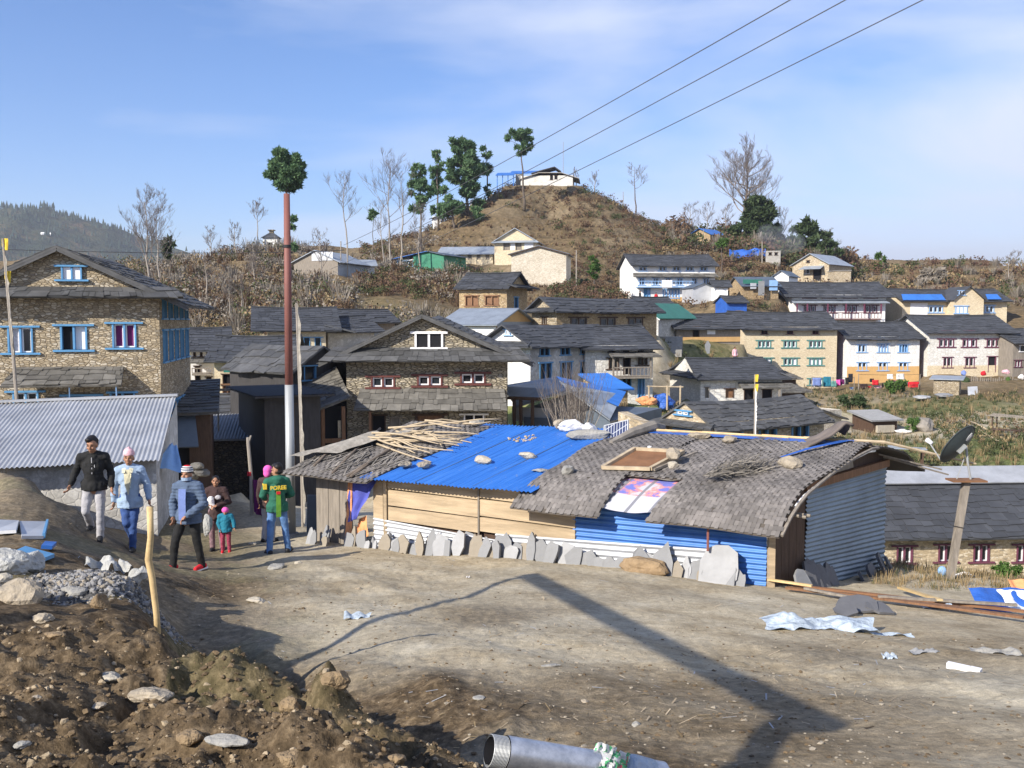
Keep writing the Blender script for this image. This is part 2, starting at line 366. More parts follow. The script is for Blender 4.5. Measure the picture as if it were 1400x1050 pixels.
def land(x, y):
    x = np.atleast_1d(np.asarray(x, float)); y = np.atleast_1d(np.asarray(y, float))
    z = land0(x, y); r = np.sqrt(x * x + y * y)
    m = moundmask(x, y); left = sstep(.5, -2.5, x + .28 * y - 1.0) * (r < 18)
    z = z + m * (.21 * fbm(x, y, 1.2, 4, 3) + .17 * np.abs(fbm(x, y, 3.2, 4, 9)) + .05 * fbm(x, y, 11, 3, 5))
    gp = y - np.interp(x, _crx, _cry) + .25 * fbm(x, y, .9, 3, 15)
    z = z - m * (.26 * np.exp(-((gp + .55) / .22) ** 2) + .20 * np.exp(-((gp + 1.35) / .2) ** 2) * sstep(-.2, .3, fbm(x, y, .8, 2, 16))) * sstep(-2.4, -1.4, x)
    z = z + left * (1 - m) * (.07 * fbm(x, y, 1.1, 4, 21) + .02 * fbm(x, y, 9, 3, 22))
    rough = np.clip(fbm(x, y, .35, 3, 33) + .25, 0, 1)
    near = 1 - sstep(25, 45, r)
    z = z + near * (1 - m) * (.02 * fbm(x, y, .9, 3, 31) + rough * .075 * fbm(x, y, 3.2, 5, 35, .6) + .014 * np.abs(fbm(x, y, 7, 3, 37)))
    gap = y - np.interp(x, _crx, _cry); wet = sstep(.3, 1.2, gap) * (1 - sstep(2.2, 4.6, gap)) * (1 - sstep(.3, 2.2, x)) * (r < 16)
    z = z + wet * (1 - m) * (.05 * fbm(x, y, 1.7, 4, 43) + .05 * np.abs(fbm(x, y, 4.5, 4, 45)) - .02)
    # soft ruts running along the road toward the lane
    z = z + near * (1 - m) * .016 * np.sin((x * .72 + y * .5) * 5 + 2 * fbm(x, y, .4, 2, 40)) * (1 + fbm(x, y, .5, 2, 41))
    far = sstep(45, 95, r)
    z = z + far * (.55 * fbm(x, y, .09, 4, 51) + .22 * fbm(x, y, .5, 3, 55))
    # terraces on the slopes
    st = 1.9; zz = z + .5 * fbm(x, y, .04, 2, 61); k = np.floor(zz / st); fr = zz / st - k
    tz = (k + sstep(.55, 1.0, fr)) * st - (zz - z)
    t = sstep(95, 115, r) * (1 - sstep(215, 240, r)) * sstep(2, 6, z)
    return z + (tz - z) * t * .9
def gz(x, y): return float(land(x, y)[0])
def hit(px, py, y0=3., y1=400., dz=0.):
    Y = y0 * (y1 / y0) ** np.linspace(0, 1, 900)
    d = P(px, py, 1.)
    z = land(d.x * Y, Y) + dz; g = d.z * Y - z
    i = np.argmax(g < 0)
    if g[i] >= 0: return None
    if i == 0: return Vector((d.x * Y[0], Y[0], z[0]))
    t = g[i - 1] / (g[i - 1] - g[i]); y = Y[i - 1] + t * (Y[i] - Y[i - 1])
    return Vector((d.x * y, y, d.z * y - dz))
# ------------------------------------------------------------------ ground material
def groundmat():
    n = NT('ground'); p = n.pos()
    at = n.n('ShaderNodeVertexColor', {'layer_name': 'zone'}).outputs[0]
    s = n.n('ShaderNodeSeparateColor', Color=at)
    big = n.noise(p, .35, 5, .6); mid = n.noise(p, 1.7, 6, .65); fine = n.noise(p, 11, 6, .7); grit = n.noise(p, 60, 3, .7)
    road = n.ramp(mid, [(.3, (.27, .215, .135)), (.5, (.41, .34, .23)), (.7, (.50, .435, .315))])
    road = n.mix(n.ramp(big, [(.4, (0, 0, 0)), (.6, (1, 1, 1))]), road, n.ramp(mid, [(.3, (.365, .315, .225)), (.7, (.51, .455, .345))]))
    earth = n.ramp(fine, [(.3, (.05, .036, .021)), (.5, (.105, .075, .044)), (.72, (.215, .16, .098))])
    grass = n.ramp(mid, [(.3, (.075, .10, .032)), (.5, (.145, .165, .062)), (.7, (.26, .235, .115))])
    scrub = n.ramp(mid, [(.28, (.07, .055, .03)), (.5, (.135, .098, .055)), (.72, (.225, .16, .09))])
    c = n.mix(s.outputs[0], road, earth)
    c = n.mix(s.outputs[1], c, grass)
    c = n.mix(s.outputs[2], c, scrub)
    c = n.mix(.55, c, n.ramp(fine, [(.3, (.28, .28, .28)), (.7, (.72, .72, .72))]), 'OVERLAY')
    c = n.mix(.4, c, n.ramp(grit, [(.3, (.3, .3, .3)), (.7, (.7, .7, .7))]), 'OVERLAY')
    n.set(n.b, 'Base Color', c); n.set(n.b, 'Roughness', .95); n.set(n.b, 'Specular IOR Level', .12)
    h = n.math('ADD', n.math('MULTIPLY', fine, .6), n.math('MULTIPLY', grit, .12))
    n.bump(h, .7, .06)
    return n.mat
def build_ground():
    th = np.concatenate([np.linspace(-180, -50, 40)[:-1], np.linspace(-50, -31, 40)[:-1], np.linspace(-31, 31, 420), np.linspace(31, 50, 40)[1:], np.linspace(50, 180, 40)[1:]])
    th = np.radians(th)
    r = np.concatenate([[.3, .8, 1.5], np.geomspace(2.2, 18, 230), np.geomspace(18, 250, 270)[1:], np.geomspace(250, 9000, 40)[1:]])
    T, Q = np.meshgrid(th, r); x = (Q * np.sin(T)).ravel(); y = (Q * np.cos(T)).ravel()
    z = land(x, y); nt, nr = len(th), len(r)
    i = (np.arange(nr - 1)[:, None] * nt + np.arange(nt - 1)[None]).ravel()
    f = np.stack([i, i + nt, i + nt + 1, i + 1], -1)
    me = bpy.data.meshes.new('ground')
    me.vertices.add(len(x)); me.vertices.foreach_set('co', np.stack([x, y, z], -1).ravel())
    me.loops.add(f.size); me.loops.foreach_set('vertex_index', f.ravel().astype(np.int32))
    me.polygons.add(len(f)); me.polygons.foreach_set('loop_start', np.arange(0, f.size, 4, dtype=np.int32))
    me.polygons.foreach_set('use_smooth', np.ones(len(f), bool))
    me.update(calc_edges=True); me.validate()
    rr = np.sqrt(x * x + y * y)
    mound = moundmask(x, y)
    left = sstep(.4, -1.5, x + .30 * y - 1.2) * (rr < 26)
    patches = np.clip(fbm(x, y, .45, 4, 71) * 1.6 + .12, 0, 1) * (1 - sstep(11, 15, y)) * (rr < 16)
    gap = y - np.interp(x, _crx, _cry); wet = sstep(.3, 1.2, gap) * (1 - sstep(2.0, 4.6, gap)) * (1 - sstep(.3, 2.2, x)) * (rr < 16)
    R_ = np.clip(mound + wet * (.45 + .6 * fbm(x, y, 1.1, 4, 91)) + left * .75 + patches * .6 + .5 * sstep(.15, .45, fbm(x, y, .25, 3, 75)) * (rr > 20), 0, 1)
    rough = fbm(x, y, .12, 4, 77)
    edge = sstep(17.2, 19.5, y) * sstep(6.2, 8.5, x) * (rr < 40)
    G_ = np.clip(sstep(38, 55, rr) * sstep(-.25, .25, rough + .15) * (1 - sstep(95, 125, rr)) + .35 * edge + .18 * left * (fbm(x, y, .8, 3, 79) > .1), 0, 1)
    B_ = np.clip(sstep(70, 100, rr) * (.96 + .3 * rough), 0, 1)
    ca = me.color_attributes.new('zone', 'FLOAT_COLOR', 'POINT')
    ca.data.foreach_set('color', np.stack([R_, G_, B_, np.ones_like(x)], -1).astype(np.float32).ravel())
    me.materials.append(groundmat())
    o = bpy.data.objects.new('ground', me); COL.objects.link(o)
    tag(o, kind='structure'); return o
# ------------------------------------------------------------------ sun and sky
SUN_EL = R(30.5); SUN_DIR = Vector((.71, .70, 0)).normalized()     # way the shadows run
sl = bpy.data.lights.new('sun', 'SUN'); so = bpy.data.objects.new('sun', sl); COL.objects.link(so)
sl.energy = 5.0; sl.angle = R(.3); sl.color = (1, .93, .82)
_d = Vector((SUN_DIR.x * math.cos(SUN_EL), SUN_DIR.y * math.cos(SUN_EL), -math.sin(SUN_EL)))
so.rotation_euler = _d.to_track_quat('-Z', 'Y').to_euler()
w = bpy.data.worlds.new('World'); SC.world = w; w.use_nodes = True
t = w.node_tree; t.nodes.clear()
def wn(typ, **kw):
    nd = t.nodes.new(typ)
    for k, v in kw.items(): setattr(nd, k, v)
    return nd
L = t.links.new
sky = wn('ShaderNodeTexSky', sky_type='NISHITA', sun_disc=False, sun_elevation=SUN_EL, sun_rotation=math.atan2(-SUN_DIR.x, -SUN_DIR.y), altitude=1800, air_density=1.15, dust_density=1.0, ozone_density=3.5)
tc = wn('ShaderNodeTexCoord'); mp = wn('ShaderNodeMapping'); mp.inputs['Scale'].default_value = (1.0, .55, 4.2); mp.inputs['Rotation'].default_value = (.0, R(-16), R(0))
L(tc.outputs['Generated'], mp.inputs[0])
nz = wn('ShaderNodeTexNoise'); nz.inputs['Scale'].default_value = 1.7; nz.inputs['Detail'].default_value = 7; nz.inputs['Roughness'].default_value = .52; nz.inputs['Distortion'].default_value = .5
L(mp.outputs[0], nz.inputs['Vector'])
sx = wn('ShaderNodeSeparateXYZ'); L(tc.outputs['Generated'], sx.inputs[0])
def wm(op, a, b, c=None, clamp=False):
    nd = wn('ShaderNodeMath', operation=op, use_clamp=clamp)
    for i, v in enumerate((a, b, c)):
        if v is None: continue
        if isinstance(v, (int, float)): nd.inputs[i].default_value = v
        else: L(v, nd.inputs[i])
    return nd.outputs[0]
CLOUD = wm('MULTIPLY_ADD', sx.outputs[0], .30, nz.outputs[0])           # thin cirrus, denser toward the east
CLOUD = wm('MULTIPLY_ADD', sx.outputs[2], -.12, CLOUD)
cr = wn('ShaderNodeValToRGB'); cr.color_ramp.elements[0].position = .41; cr.color_ramp.elements[1].position = .74
cr.color_ramp.elements[1].color = (.9, .9, .9, 1); L(CLOUD, cr.inputs[0])
hs = wn('ShaderNodeHueSaturation'); hs.inputs['Saturation'].default_value = 1.17; tn = wn('ShaderNodeMix', data_type='RGBA', blend_type='MULTIPLY'); tn.inputs[0].default_value = 1; tn.inputs[7].default_value = (1.0, .95, 1.05, 1); L(sky.outputs[0], tn.inputs[6]); L(tn.outputs[2], hs.inputs['Color'])
mx = wn('ShaderNodeMix', data_type='RGBA'); L(cr.outputs[0], mx.inputs[0]); L(hs.outputs[0], mx.inputs[6]); mx.inputs[7].default_value = (5.0, 5.4, 6.5, 1)
bg = wn('ShaderNodeBackground'); bg.inputs[1].default_value = .112; L(mx.outputs[2], bg.inputs[0])
ow = wn('ShaderNodeOutputWorld'); L(bg.outputs[0], ow.inputs[0])
SC.view_settings.view_transform = 'Standard'; SC.view_settings.look = 'None'; SC.view_settings.exposure = .7; SC.view_settings.gamma = 1
SC.render.engine = 'CYCLES'
SC.cycles.max_bounces = 5; SC.cycles.diffuse_bounces = 2; SC.cycles.glossy_bounces = 2; SC.cycles.transmission_bounces = 3; SC.cycles.volume_bounces = 0
SC.cycles.use_denoising = True
# ------------------------------------------------------------------ house builder
def lerp(a, b, t): return a + (b - a) * t
def bil(q, s, t): return lerp(lerp(q[0], q[1], s), lerp(q[3], q[2], s), t)
def slates(mb, q, row, wid, rng, th=.035, jit=.35, m=0, sag=0.):
    q = [Vector(a) for a in q]
    def bil(q_, s_, t_): return lerp(lerp(q_[0], q_[1], s_), lerp(q_[3], q_[2], s_), t_) - Vector((0, 0, sag * math.sin(PI * min(1, max(0, s_))) * (.35 + .65 * t_)))
    L = ((q[3] - q[0]).length + (q[2] - q[1]).length) / 2; W = max((q[1] - q[0]).length, (q[2] - q[3]).length)
    nr = max(2, int(round(L / row))); nrm = (q[1] - q[0]).cross(q[3] - q[0]).normalized()
    if nrm.z < 0: nrm = -nrm
    for i in range(nr):
        t0 = i / nr; t1 = min(1, (i + 1.55) / nr); s = -rng.random() * wid / W; jr = rng.uniform(-.12, .12) / nr
        while s < 1:
            ds = wid * rng.choice((.5, .7, .9, 1.1, 1.6, 2.0)) / W; a = max(0, s); b = min(1, s + ds); s += ds
            if b - a < .15 * wid / W: continue
            j = jr + rng.uniform(-jit, jit) * .6 / nr; j2 = j + rng.uniform(-.5, .5) * jit / nr
            lo = nrm * (th * rng.uniform(1.0, 1.9)); hi = nrm * .004
            g = .02 * wid / W
            p = [bil(q, a + g, t0 + j) + lo, bil(q, b - g, t0 + j2) + lo, bil(q, b - g, t1) + hi, bil(q, a + g, t1) + hi]
            d = nrm * -th
            mb.add([p[0] + d, p[1] + d, p[2], p[3], p[0], p[1]], [(4, 5, 2, 3), (0, 1, 5, 4), (1, 2, 5), (3, 0, 4)], m)
def corr(mb, q, pitch, amp, m=0, rows=6, sag=0., rng=None, seg=4):
    """corrugated sheet: q = eaveL, eaveR, topR, topL; the waves run from eave to top"""
    q = [Vector(a) for a in q]; W = (q[1] - q[0]).length; nw = max(2, int(W / pitch)); n = nw * seg
    nrm = (q[1] - q[0]).cross(q[3] - q[0]).normalized(); vs = []; fs = []
    for j in range(rows + 1):
        t = j / rows
        for i in range(n + 1):
            s = i / n; p = bil(q, s, t) + nrm * (amp * math.sin(2 * PI * i / seg))
            if sag: p += nrm * sag * (mnoise.noise(Vector((s * 5 + W, t * 3, 1.7))))
            vs.append(p)
    for j in range(rows):
        for i in range(n):
            a = j * (n + 1) + i; fs.append((a, a + 1, a + n + 2, a + n + 1))
    mb.add(vs, fs, m)
STY = {  # frame, inner frame, panes, lintel overhang
 'blue': ('blue_paint', 'white_paint', ['glass', 'glass'], .22), 'blue_open': ('blue_paint', None, ['dark', 'white_paint'], .22),
 'blue_purple': ('blue_paint', 'white_paint', ['purple', 'purple'], .22), 'blue_lace': ('blue_paint', 'white_paint', ['lace', 'glass'], .22),
 'blue_dark': ('blue_paint', None, ['dark', 'dark'], .1), 'blue_shut': ('blue_paint', None, ['white_paint', 'white_paint'], .2),
 'blue1': ('blue_paint', None, ['glass'], .15), 'blueshade': ('blue_paint', None, ['glass', 'glass'], .1),
 'white2': ('white_paint', None, ['dark', 'dark'], .2), 'maroon': ('wood_maroon', 'white_paint', ['dark', 'glass'], .25),
 'maroon_r': ('wood_maroon', 'white_paint', ['glass', 'dark'], .25),
 'brown_shut': ('wood_brown', None, ['wood_brown', 'wood_brown'], .1), 'brown3': ('wood_dark', 'wood_grey', ['glass', 'glass'], .2),
 'door': ('wood_brown', None, ['wood_dark'], .1), 'doorbrown': ('wood_dark', None, ['wood_brown'], .15), 'darkdoor': ('wood_dark', None, ['dark'], .1),
 'bluedoor': ('blue_paint', None, ['blue_paint', 'blue_pale'], .1), 'teal3': ('teal_paint', 'white_paint', ['glass', 'glass', 'glass'], .25),
 'teal_shut': ('teal_paint', None, ['white_paint', 'white_paint', 'white_paint'], .25), 'teal_open': ('teal_paint', 'white_paint', ['glass', 'dark', 'white_paint'], .25),
 'mar3': ('maroon_paint', 'white_paint', ['glass', 'glass', 'glass'], .25), 'mar2': ('maroon_paint', 'white_paint', ['glass', 'glass'], .2),
 'mar_open': ('maroon_paint', 'white_paint', ['dark', 'white_paint', 'dark'], .2), 'mardoor': ('maroon_paint', None, ['dark'], .2),
 'mar_small': ('maroon_paint', None, ['dark', 'wood_dark'], .15), 'pale2': ('blue_pale', 'white_paint', ['glass', 'glass'], .2), 'pale_shut': ('blue_pale', None, ['white_paint', 'white_paint', 'white_paint'], .2),
 'pale_dark': ('blue_pale', None, ['blue_paint', 'dark', 'blue_paint'], .2), 'pale3': ('blue_pale', 'white_paint', ['glass', 'glass', 'glass'], .2),
 'bw4': ('blue_pale', 'white_paint', ['glass', 'glass', 'glass', 'glass'], .1), 'dark1': ('wood_dark', None, ['dark'], .1), 'white1': ('white_paint', None, ['glass'], .1),
 'greydoor': ('wood_grey', None, ['wood_grey'], .1), 'vent': ('stone_tan', None, ['dark'], 0), 'bluebig': ('blue_pale', 'blue_paint', ['white_paint'] * 5, .05),
}
HLOG = []
class House:
    def __init__(s, name, label, xl, Yl, xr, Yr, yb, yt, dep, wall, group=None, cat='house', seed=1, pad=True, found=3.):
        A = P(xl, yb, Yl); B = P(xr, yb, Yr)
        s.z0 = (A.z + B.z) / 2; s.w = math.hypot(B.x - A.x, B.y - A.y); s.dep = dep
        c = (A + B) / 2; s.rz = math.atan2(B.y - A.y, B.x - A.x)
        s.h = P((xl + xr) / 2, yt, c.y).z - s.z0
        s.root = empty(name, (c.x, c.y, s.z0), s.rz, label, cat, group)
        s.mat = Matrix.Translation((c.x, c.y, s.z0)) @ Matrix.Rotation(s.rz, 4, 'Z'); s.inv = s.mat.inverted()
        s.holes = {'front': [], 'right': [], 'left': []}; s.wall = wall; s.rng = random.Random(seed * 77 + 5); s.found = found
        s.gables = []; s.pxm = F / c.y; HLOG.append((xl, xr, yb, c.y))
        if pad:
            for u in (-.5, 0, .5):
                for v in (-.6, dep + .3):
                    p = s.mat @ Vector((u * s.w, v, 0)); PADS.append((p.x, p.y, s.z0 - .05 + (0 if v < 0 else .15)))
    def fp(s, face, u, v, o=0.):
        return {'front': (u, -o, v), 'right': (s.w / 2 + o, u, v), 'left': (-s.w / 2 - o, s.dep - u, v)}[face]
    def px(s, px, py, face='front', out=0.):
        o = s.inv @ Vector((0, 0, 0)); d = (s.inv @ P(px, py, 1.)) - o
        if face == 'front': t = (-out - o.y) / d.y; p = o + d * t; return p.x, p.z
        X = (s.w / 2 + out) if face == 'right' else -(s.w / 2 + out)
        t = (X - o.x) / d.x; p = o + d * t; return (p.y if face == 'right' else s.dep - p.y), p.z
    def fbox(s, mb, face, u0, u1, v0, v1, o0, o1, m=0):
        p = [s.fp(face, u, v, o) for v in (v0, v1) for u, o in ((u0, o0), (u1, o0), (u1, o1), (u0, o1))]
        mb.hexa(p, m)
    def win(s, x0, y0, x1, y1, style='blue', face='front', over=False, name='window', label=None, out=0.):
        u0, v1 = s.px(x0, y0, face, out); u1, v0 = s.px(x1, y1, face, out)
        return s.winuv(face, min(u0, u1), max(u0, u1), v0, v1, style, over, name, label, out)
    def winuv(s, face, u0, u1, v0, v1, style='blue', over=False, name='window', label=None, out=0.):
        fr, inn, panes, lo = STY[style]; fw = max(.05, min(.09, (u1 - u0) * .07))
        if 'door' in style and name == 'window': name = 'door'
        rec = .13
        if over: f0, f1, pd = out - .02, out + .09, out + .02
        else:
            s.holes[face].append((u0, u1, v0, v1)); f0, f1, pd = out - rec, out + .045, out - rec + .03
        mb = MB()
        lo2 = lo if name != 'door' else lo
        s.fbox(mb, face, u0 - lo2, u1 + lo2, v1 - fw * .8, v1 + fw * .35, f0, f1 + .03)
        if name != 'door': s.fbox(mb, face, u0 - lo2, u1 + lo2, v0 - fw * .35, v0 + fw * .8, f0, f1 + .03)
        s.fbox(mb, face, u0, u0 + fw, v0 + fw * (name != 'door'), v1 - fw, f0, f1); s.fbox(mb, face, u1 - fw, u1, v0 + fw * (name != 'door'), v1 - fw, f0, f1)
        k = len(panes); a = u0 + fw; b = u1 - fw; cw = (b - a) / k; mw = fw * .55
        for i in range(1, k): s.fbox(mb, face, a + cw * i - mw, a + cw * i + mw, v0 + fw, v1 - fw, f0, f1 - .02)
        o = mb.build(name, M[fr], s.root)
        if label: o['label'] = label
        pb = MB(); mats = []
        for i, pm in enumerate(panes):
            if M[pm] not in mats: mats.append(M[pm])
            s_ = MB(); x0 = a + cw * i + (mw if i else 0); x1 = a + cw * (i + 1) - (mw if i < k - 1 else 0)
            s.fbox(pb, face, x0, x1, v0 + (fw if name != 'door' else 0), v1 - fw, pd - .03, pd, mats.index(M[pm]))
        pb.build('pane' if name == 'window' else 'door_leaf', mats, o)
        if inn:
            ib = MB(); q = fw * .75
            for i in range(k):
                x0 = a + cw * i + (mw if i else 0) + .002; x1 = a + cw * (i + 1) - (mw if i < k - 1 else 0) - .002; e0, e1 = pd + .003, pd + .05
                z0, z1 = v0 + fw + .002, v1 - fw - .002
                s.fbox(ib, face, x0, x1, z0, z0 + q, e0, e1); s.fbox(ib, face, x0, x1, z1 - q, z1, e0, e1)
                s.fbox(ib, face, x0, x0 + q, z0 + q, z1 - q, e0, e1); s.fbox(ib, face, x1 - q, x1, z0 + q, z1 - q, e0, e1)
            ib.build('sash', M[inn], o)
        return o
    def face(s, mb, face, m=0):
        W = s.w if face == 'front' else s.dep; u0 = -W / 2 if face == 'front' else 0; u1 = u0 + W
        hs = s.holes[face]; us = sorted({u0, u1, *[x for h in hs for x in h[:2] if u0 < x < u1]}); vs = sorted({-s.found, s.h, *[x for h in hs for x in h[2:] if -s.found < x < s.h]})
        for i in range(len(us) - 1):
            for j in range(len(vs) - 1):
                cu = (us[i] + us[i + 1]) / 2; cv = (vs[j] + vs[j + 1]) / 2
                if any(h[0] < cu < h[1] and h[2] < cv < h[3] for h in hs): continue
                mb.quad([s.fp(face, us[i], vs[j]), s.fp(face, us[i + 1], vs[j]), s.fp(face, us[i + 1], vs[j + 1]), s.fp(face, us[i], vs[j + 1])], m)
        for a, b, c, d in hs:
            k = -.13
            mb.quad([s.fp(face, a, c), s.fp(face, b, c), s.fp(face, b, c, k), s.fp(face, a, c, k)], m); mb.quad([s.fp(face, a, d), s.fp(face, b, d), s.fp(face, b, d, k), s.fp(face, a, d, k)], m)
            mb.quad([s.fp(face, a, c), s.fp(face, a, d), s.fp(face, a, d, k), s.fp(face, a, c, k)], m); mb.quad([s.fp(face, b, c), s.fp(face, b, d), s.fp(face, b, d, k), s.fp(face, b, c, k)], m)
    def roof(s, ridge='x', rise=1., oe=.6, og=.4, mat='slate_far', tile=.5, skirts=(), gable=None, hip=0., fascia=None, bmat='wood_dark', sk=.75, skd=.28, skup=.05, peak=0.):
        w, d, h = s.w, s.dep, s.h; s.gables = []; mb = MB(); base = MB(); tb = .07; slp = []
        if ridge == 'x':
            e = h - rise / (d / 2) * oe; xg = w / 2 + og
            slp = [[(-xg, -oe, e), (xg, -oe, e), (xg - hip, d / 2, h + rise), (-xg + hip, d / 2, h + rise)], [(xg, d + oe, e), (-xg, d + oe, e), (-xg + hip, d / 2, h + rise), (xg - hip, d / 2, h + rise)]]
            for f, sx in (('right', 1), ('left', -1)): s.gables.append([(sx * w / 2, 0, h), (sx * w / 2, d, h), (sx * w / 2, d / 2, h + rise - .03)])
        elif ridge == 'y':
            e = h - rise / (w / 2) * oe
            xr = peak
            slp = [[(-w / 2 - oe, d + og, e), (-w / 2 - oe, -og, e), (xr, -og, h + rise), (xr, d + og, h + rise)], [(w / 2 + oe, -og, e), (w / 2 + oe, d + og, e), (xr, d + og, h + rise), (xr, -og, h + rise)]]
            for yy in (0, d): s.gables.append([(-w / 2, yy, h), (w / 2, yy, h), (xr, yy, h + rise - .03)])
        elif ridge == 'mono':
            e = h - rise / d * oe; xg = w / 2 + og
            slp = [[(-xg, -oe, e), (xg, -oe, e), (xg, d + .2, h + rise * (d + .2) / d), (-xg, d + .2, h + rise * (d + .2) / d)]]
            for sx in (1, -1): s.gables.append([(sx * w / 2, 0, h), (sx * w / 2, d, h), (sx * w / 2, d, h + rise)])
            s.gables.append([(-w / 2, d, h), (w / 2, d, h), (w / 2, d, h + rise), (-w / 2, d, h + rise)])
        elif ridge == 'flat':
            slp = [[(-w / 2 - og, -oe, h + .02), (w / 2 + og, -oe, h + .02), (w / 2 + og, d + oe, h + rise), (-w / 2 - og, d + oe, h + rise)]]
        for f in skirts:
            a, b = -w / 2 - (oe if ridge == 'y' else og) * .9, w / 2 + (oe if ridge == 'y' else og) * .9
            if f == 'front': slp.append([(a, -sk, h - skd), (b, -sk, h - skd), (b - sk * .6, .05, h + skup), (a + sk * .6, .05, h + skup)])
            if f == 'right': slp.append([(w / 2 + sk, -oe, h - skd), (w / 2 + sk, d + oe, h - skd), (w / 2 - .05, d, h + skup + .15), (w / 2 - .05, 0, h + skup + .15)])
            if f == 'left': slp.append([(-w / 2 - sk, d + oe, h - skd), (-w / 2 - sk, -oe, h - skd), (-w / 2 + .05, 0, h + skup + .15), (-w / 2 + .05, d, h + skup + .15)])
        base = MB()
        sagv = s.rng.uniform(.04, .16) * min(1, max(w, d) / 8) if 'slate' in mat else 0
        for qi, q in enumerate(slp):
            sg = sagv if qi < 2 else 0; Q = [Vector(a) for a in q]
            if sg:
                so_ = lambda a, t: Vector((0, 0, -sg * math.sin(PI * a) * (.35 + .65 * t)))
                for k in range(6): a, b = k / 6, (k + 1) / 6; base.slab([bil(Q, a, 0) + so_(a, 0), bil(Q, b, 0) + so_(b, 0), bil(Q, b, 1) + so_(b, 1), bil(Q, a, 1) + so_(a, 1)], tb, 0)
            else: base.slab(Q, tb, 0)
            if 'slate' in mat: slates(base, q, tile, tile * 1.05, s.rng, .03 if tile < .45 else .04, sag=sg)
            elif s.pxm > 18:
                qq = [Vector(a) + Vector((0, 0, .02)) for a in q]; corr(base, qq, .13, .018)
        if ridge == 'x' and 'slate' in mat:
            r0 = Vector((-w / 2 - og + hip, d / 2, h + rise)); r1 = Vector((w / 2 + og - hip, d / 2, h + rise))
            for k in range(6):
                a, b = k / 6, (k + 1) / 6; base.bar(lerp(r0, r1, a) + Vector((0, 0, .04 - sagv * math.sin(PI * a))), lerp(r0, r1, b) + Vector((0, 0, .04 - sagv * math.sin(PI * b))), .3, .07)
        o = base.build('roof', M[mat], s.root)
        if fascia:
            fb = MB()
            for q in slp[:2]:
                if ridge == 'y':
                    a, b = (q[1], q[2]) if q[0][0] < 0 else (q[0], q[3])
                    fb.bar(Vector(a) + Vector((0, .03, -.12)), Vector(b) + Vector((0, .03, -.12)), .05, .10)
            fb.build('bargeboard', M[fascia], s.root)
        return o
    def pent(s, x0, x1, ytop, ybot, out=1., mat='slate_old', face='front', tile=.4, name='pent_roof', sag=0.):
        """lean-to roof on the front wall; photo columns of its outer edge, photo rows of its wall edge and outer edge"""
        a, zt = s.px(x0, ytop, face); b, _ = s.px(x1, ytop, face); _, zb = s.px(x0, ybot, face, out)
        q = [s.fp(face, a, zb, out), s.fp(face, b, zb, out), s.fp(face, b - .15, zt, -.02), s.fp(face, a + .15, zt, -.02)]
        mb = MB(); mb.slab(q, .06)
        if 'slate' in mat: slates(mb, q, tile, tile * 1.1, s.rng, .035)
        return mb.build(name, M[mat], s.root), (a, b, zb, zt)
    def balcony(s, x0, x1, y0, y1, out=.9, mat='wood_grey', name='balcony', step=.28, floor=True):
        a, z1 = s.px(x0, y0, 'front', out); b, z0 = s.px(x1, y1, 'front', out)
        mb = MB()
        if floor: s.fbox(mb, 'front', a, b, z0 - .1, z0, 0, out)
        s.fbox(mb, 'front', a, b, z1 - .07, z1, out - .06, out); s.fbox(mb, 'front', a, b, z0 + .05, z0 + .1, out - .05, out - .01)
        n = max(2, int((b - a) / step))
        for i in range(n + 1):
            u = a + (b - a - .05) * i / n; s.fbox(mb, 'front', u, u + .05, z0 + .1, z1 - .07, out - .05, out - .01)
        return mb.build(name, M[mat], s.root)
    def part(s, name, mat, x0, y0, x1, y1, o0=.0, o1=.06, face='front', label=None):
        u0, v1 = s.px(x0, y0, face, o1); u1, v0 = s.px(x1, y1, face, o1); mb = MB()
        s.fbox(mb, face, min(u0, u1), max(u0, u1), v0, v1, o0, o1)
        o = mb.build(name, M[mat], s.root)
        if label: o['label'] = label
        return o
    def finish(s, base=None, wallname='wall', right=None):
        mb = MB()
        for f in ('front', 'right', 'left'): s.face(mb, f, 1 if (right and f == 'right') else 0)
        mb.quad([(-s.w / 2, s.dep, -s.found), (s.w / 2, s.dep, -s.found), (s.w / 2, s.dep, s.h), (-s.w / 2, s.dep, s.h)])
        mb.quad([(-s.w / 2 + .02, .02, s.h - .02), (s.w / 2 - .02, .02, s.h - .02), (s.w / 2 - .02, s.dep - .02, s.h - .02), (-s.w / 2 + .02, s.dep - .02, s.h - .02)])
        for g in s.gables:
            mb.add(g, [tuple(range(len(g)))])
        o = mb.build(wallname, [M[s.wall]] + ([M[right]] if right else []), s.root)
        if base:                                  # a painted plinth band
            b = MB(); v = s.px(0, base[0])[1]; s.fbox(b, 'front', -s.w / 2 - .01, s.w / 2 + .01, -s.found, v, -.05, .015); s.fbox(b, 'right', 0, s.dep, -s.found, v, -.05, .015)
            b.build('plinth', M[base[1]], s.root)
        return s
# ------------------------------------------------------------------ the village houses
M['shade_board'] = plain('shade_dark_boards', (.045, .042, .042), .8, .3, 2, .3, stretch=(5, 5, 1))  # boards coloured near black to carry the lane's shade
M['stone_shade'] = masonry('shade_dark_stone', [(0, (.12, .10, .075)), (.4, (.16, .13, .10)), (.7, (.09, .08, .065))], (.05, .045, .04), 5., 12., .04, .8, rand=1.)  # the lane's shade is put into this dark stone colour
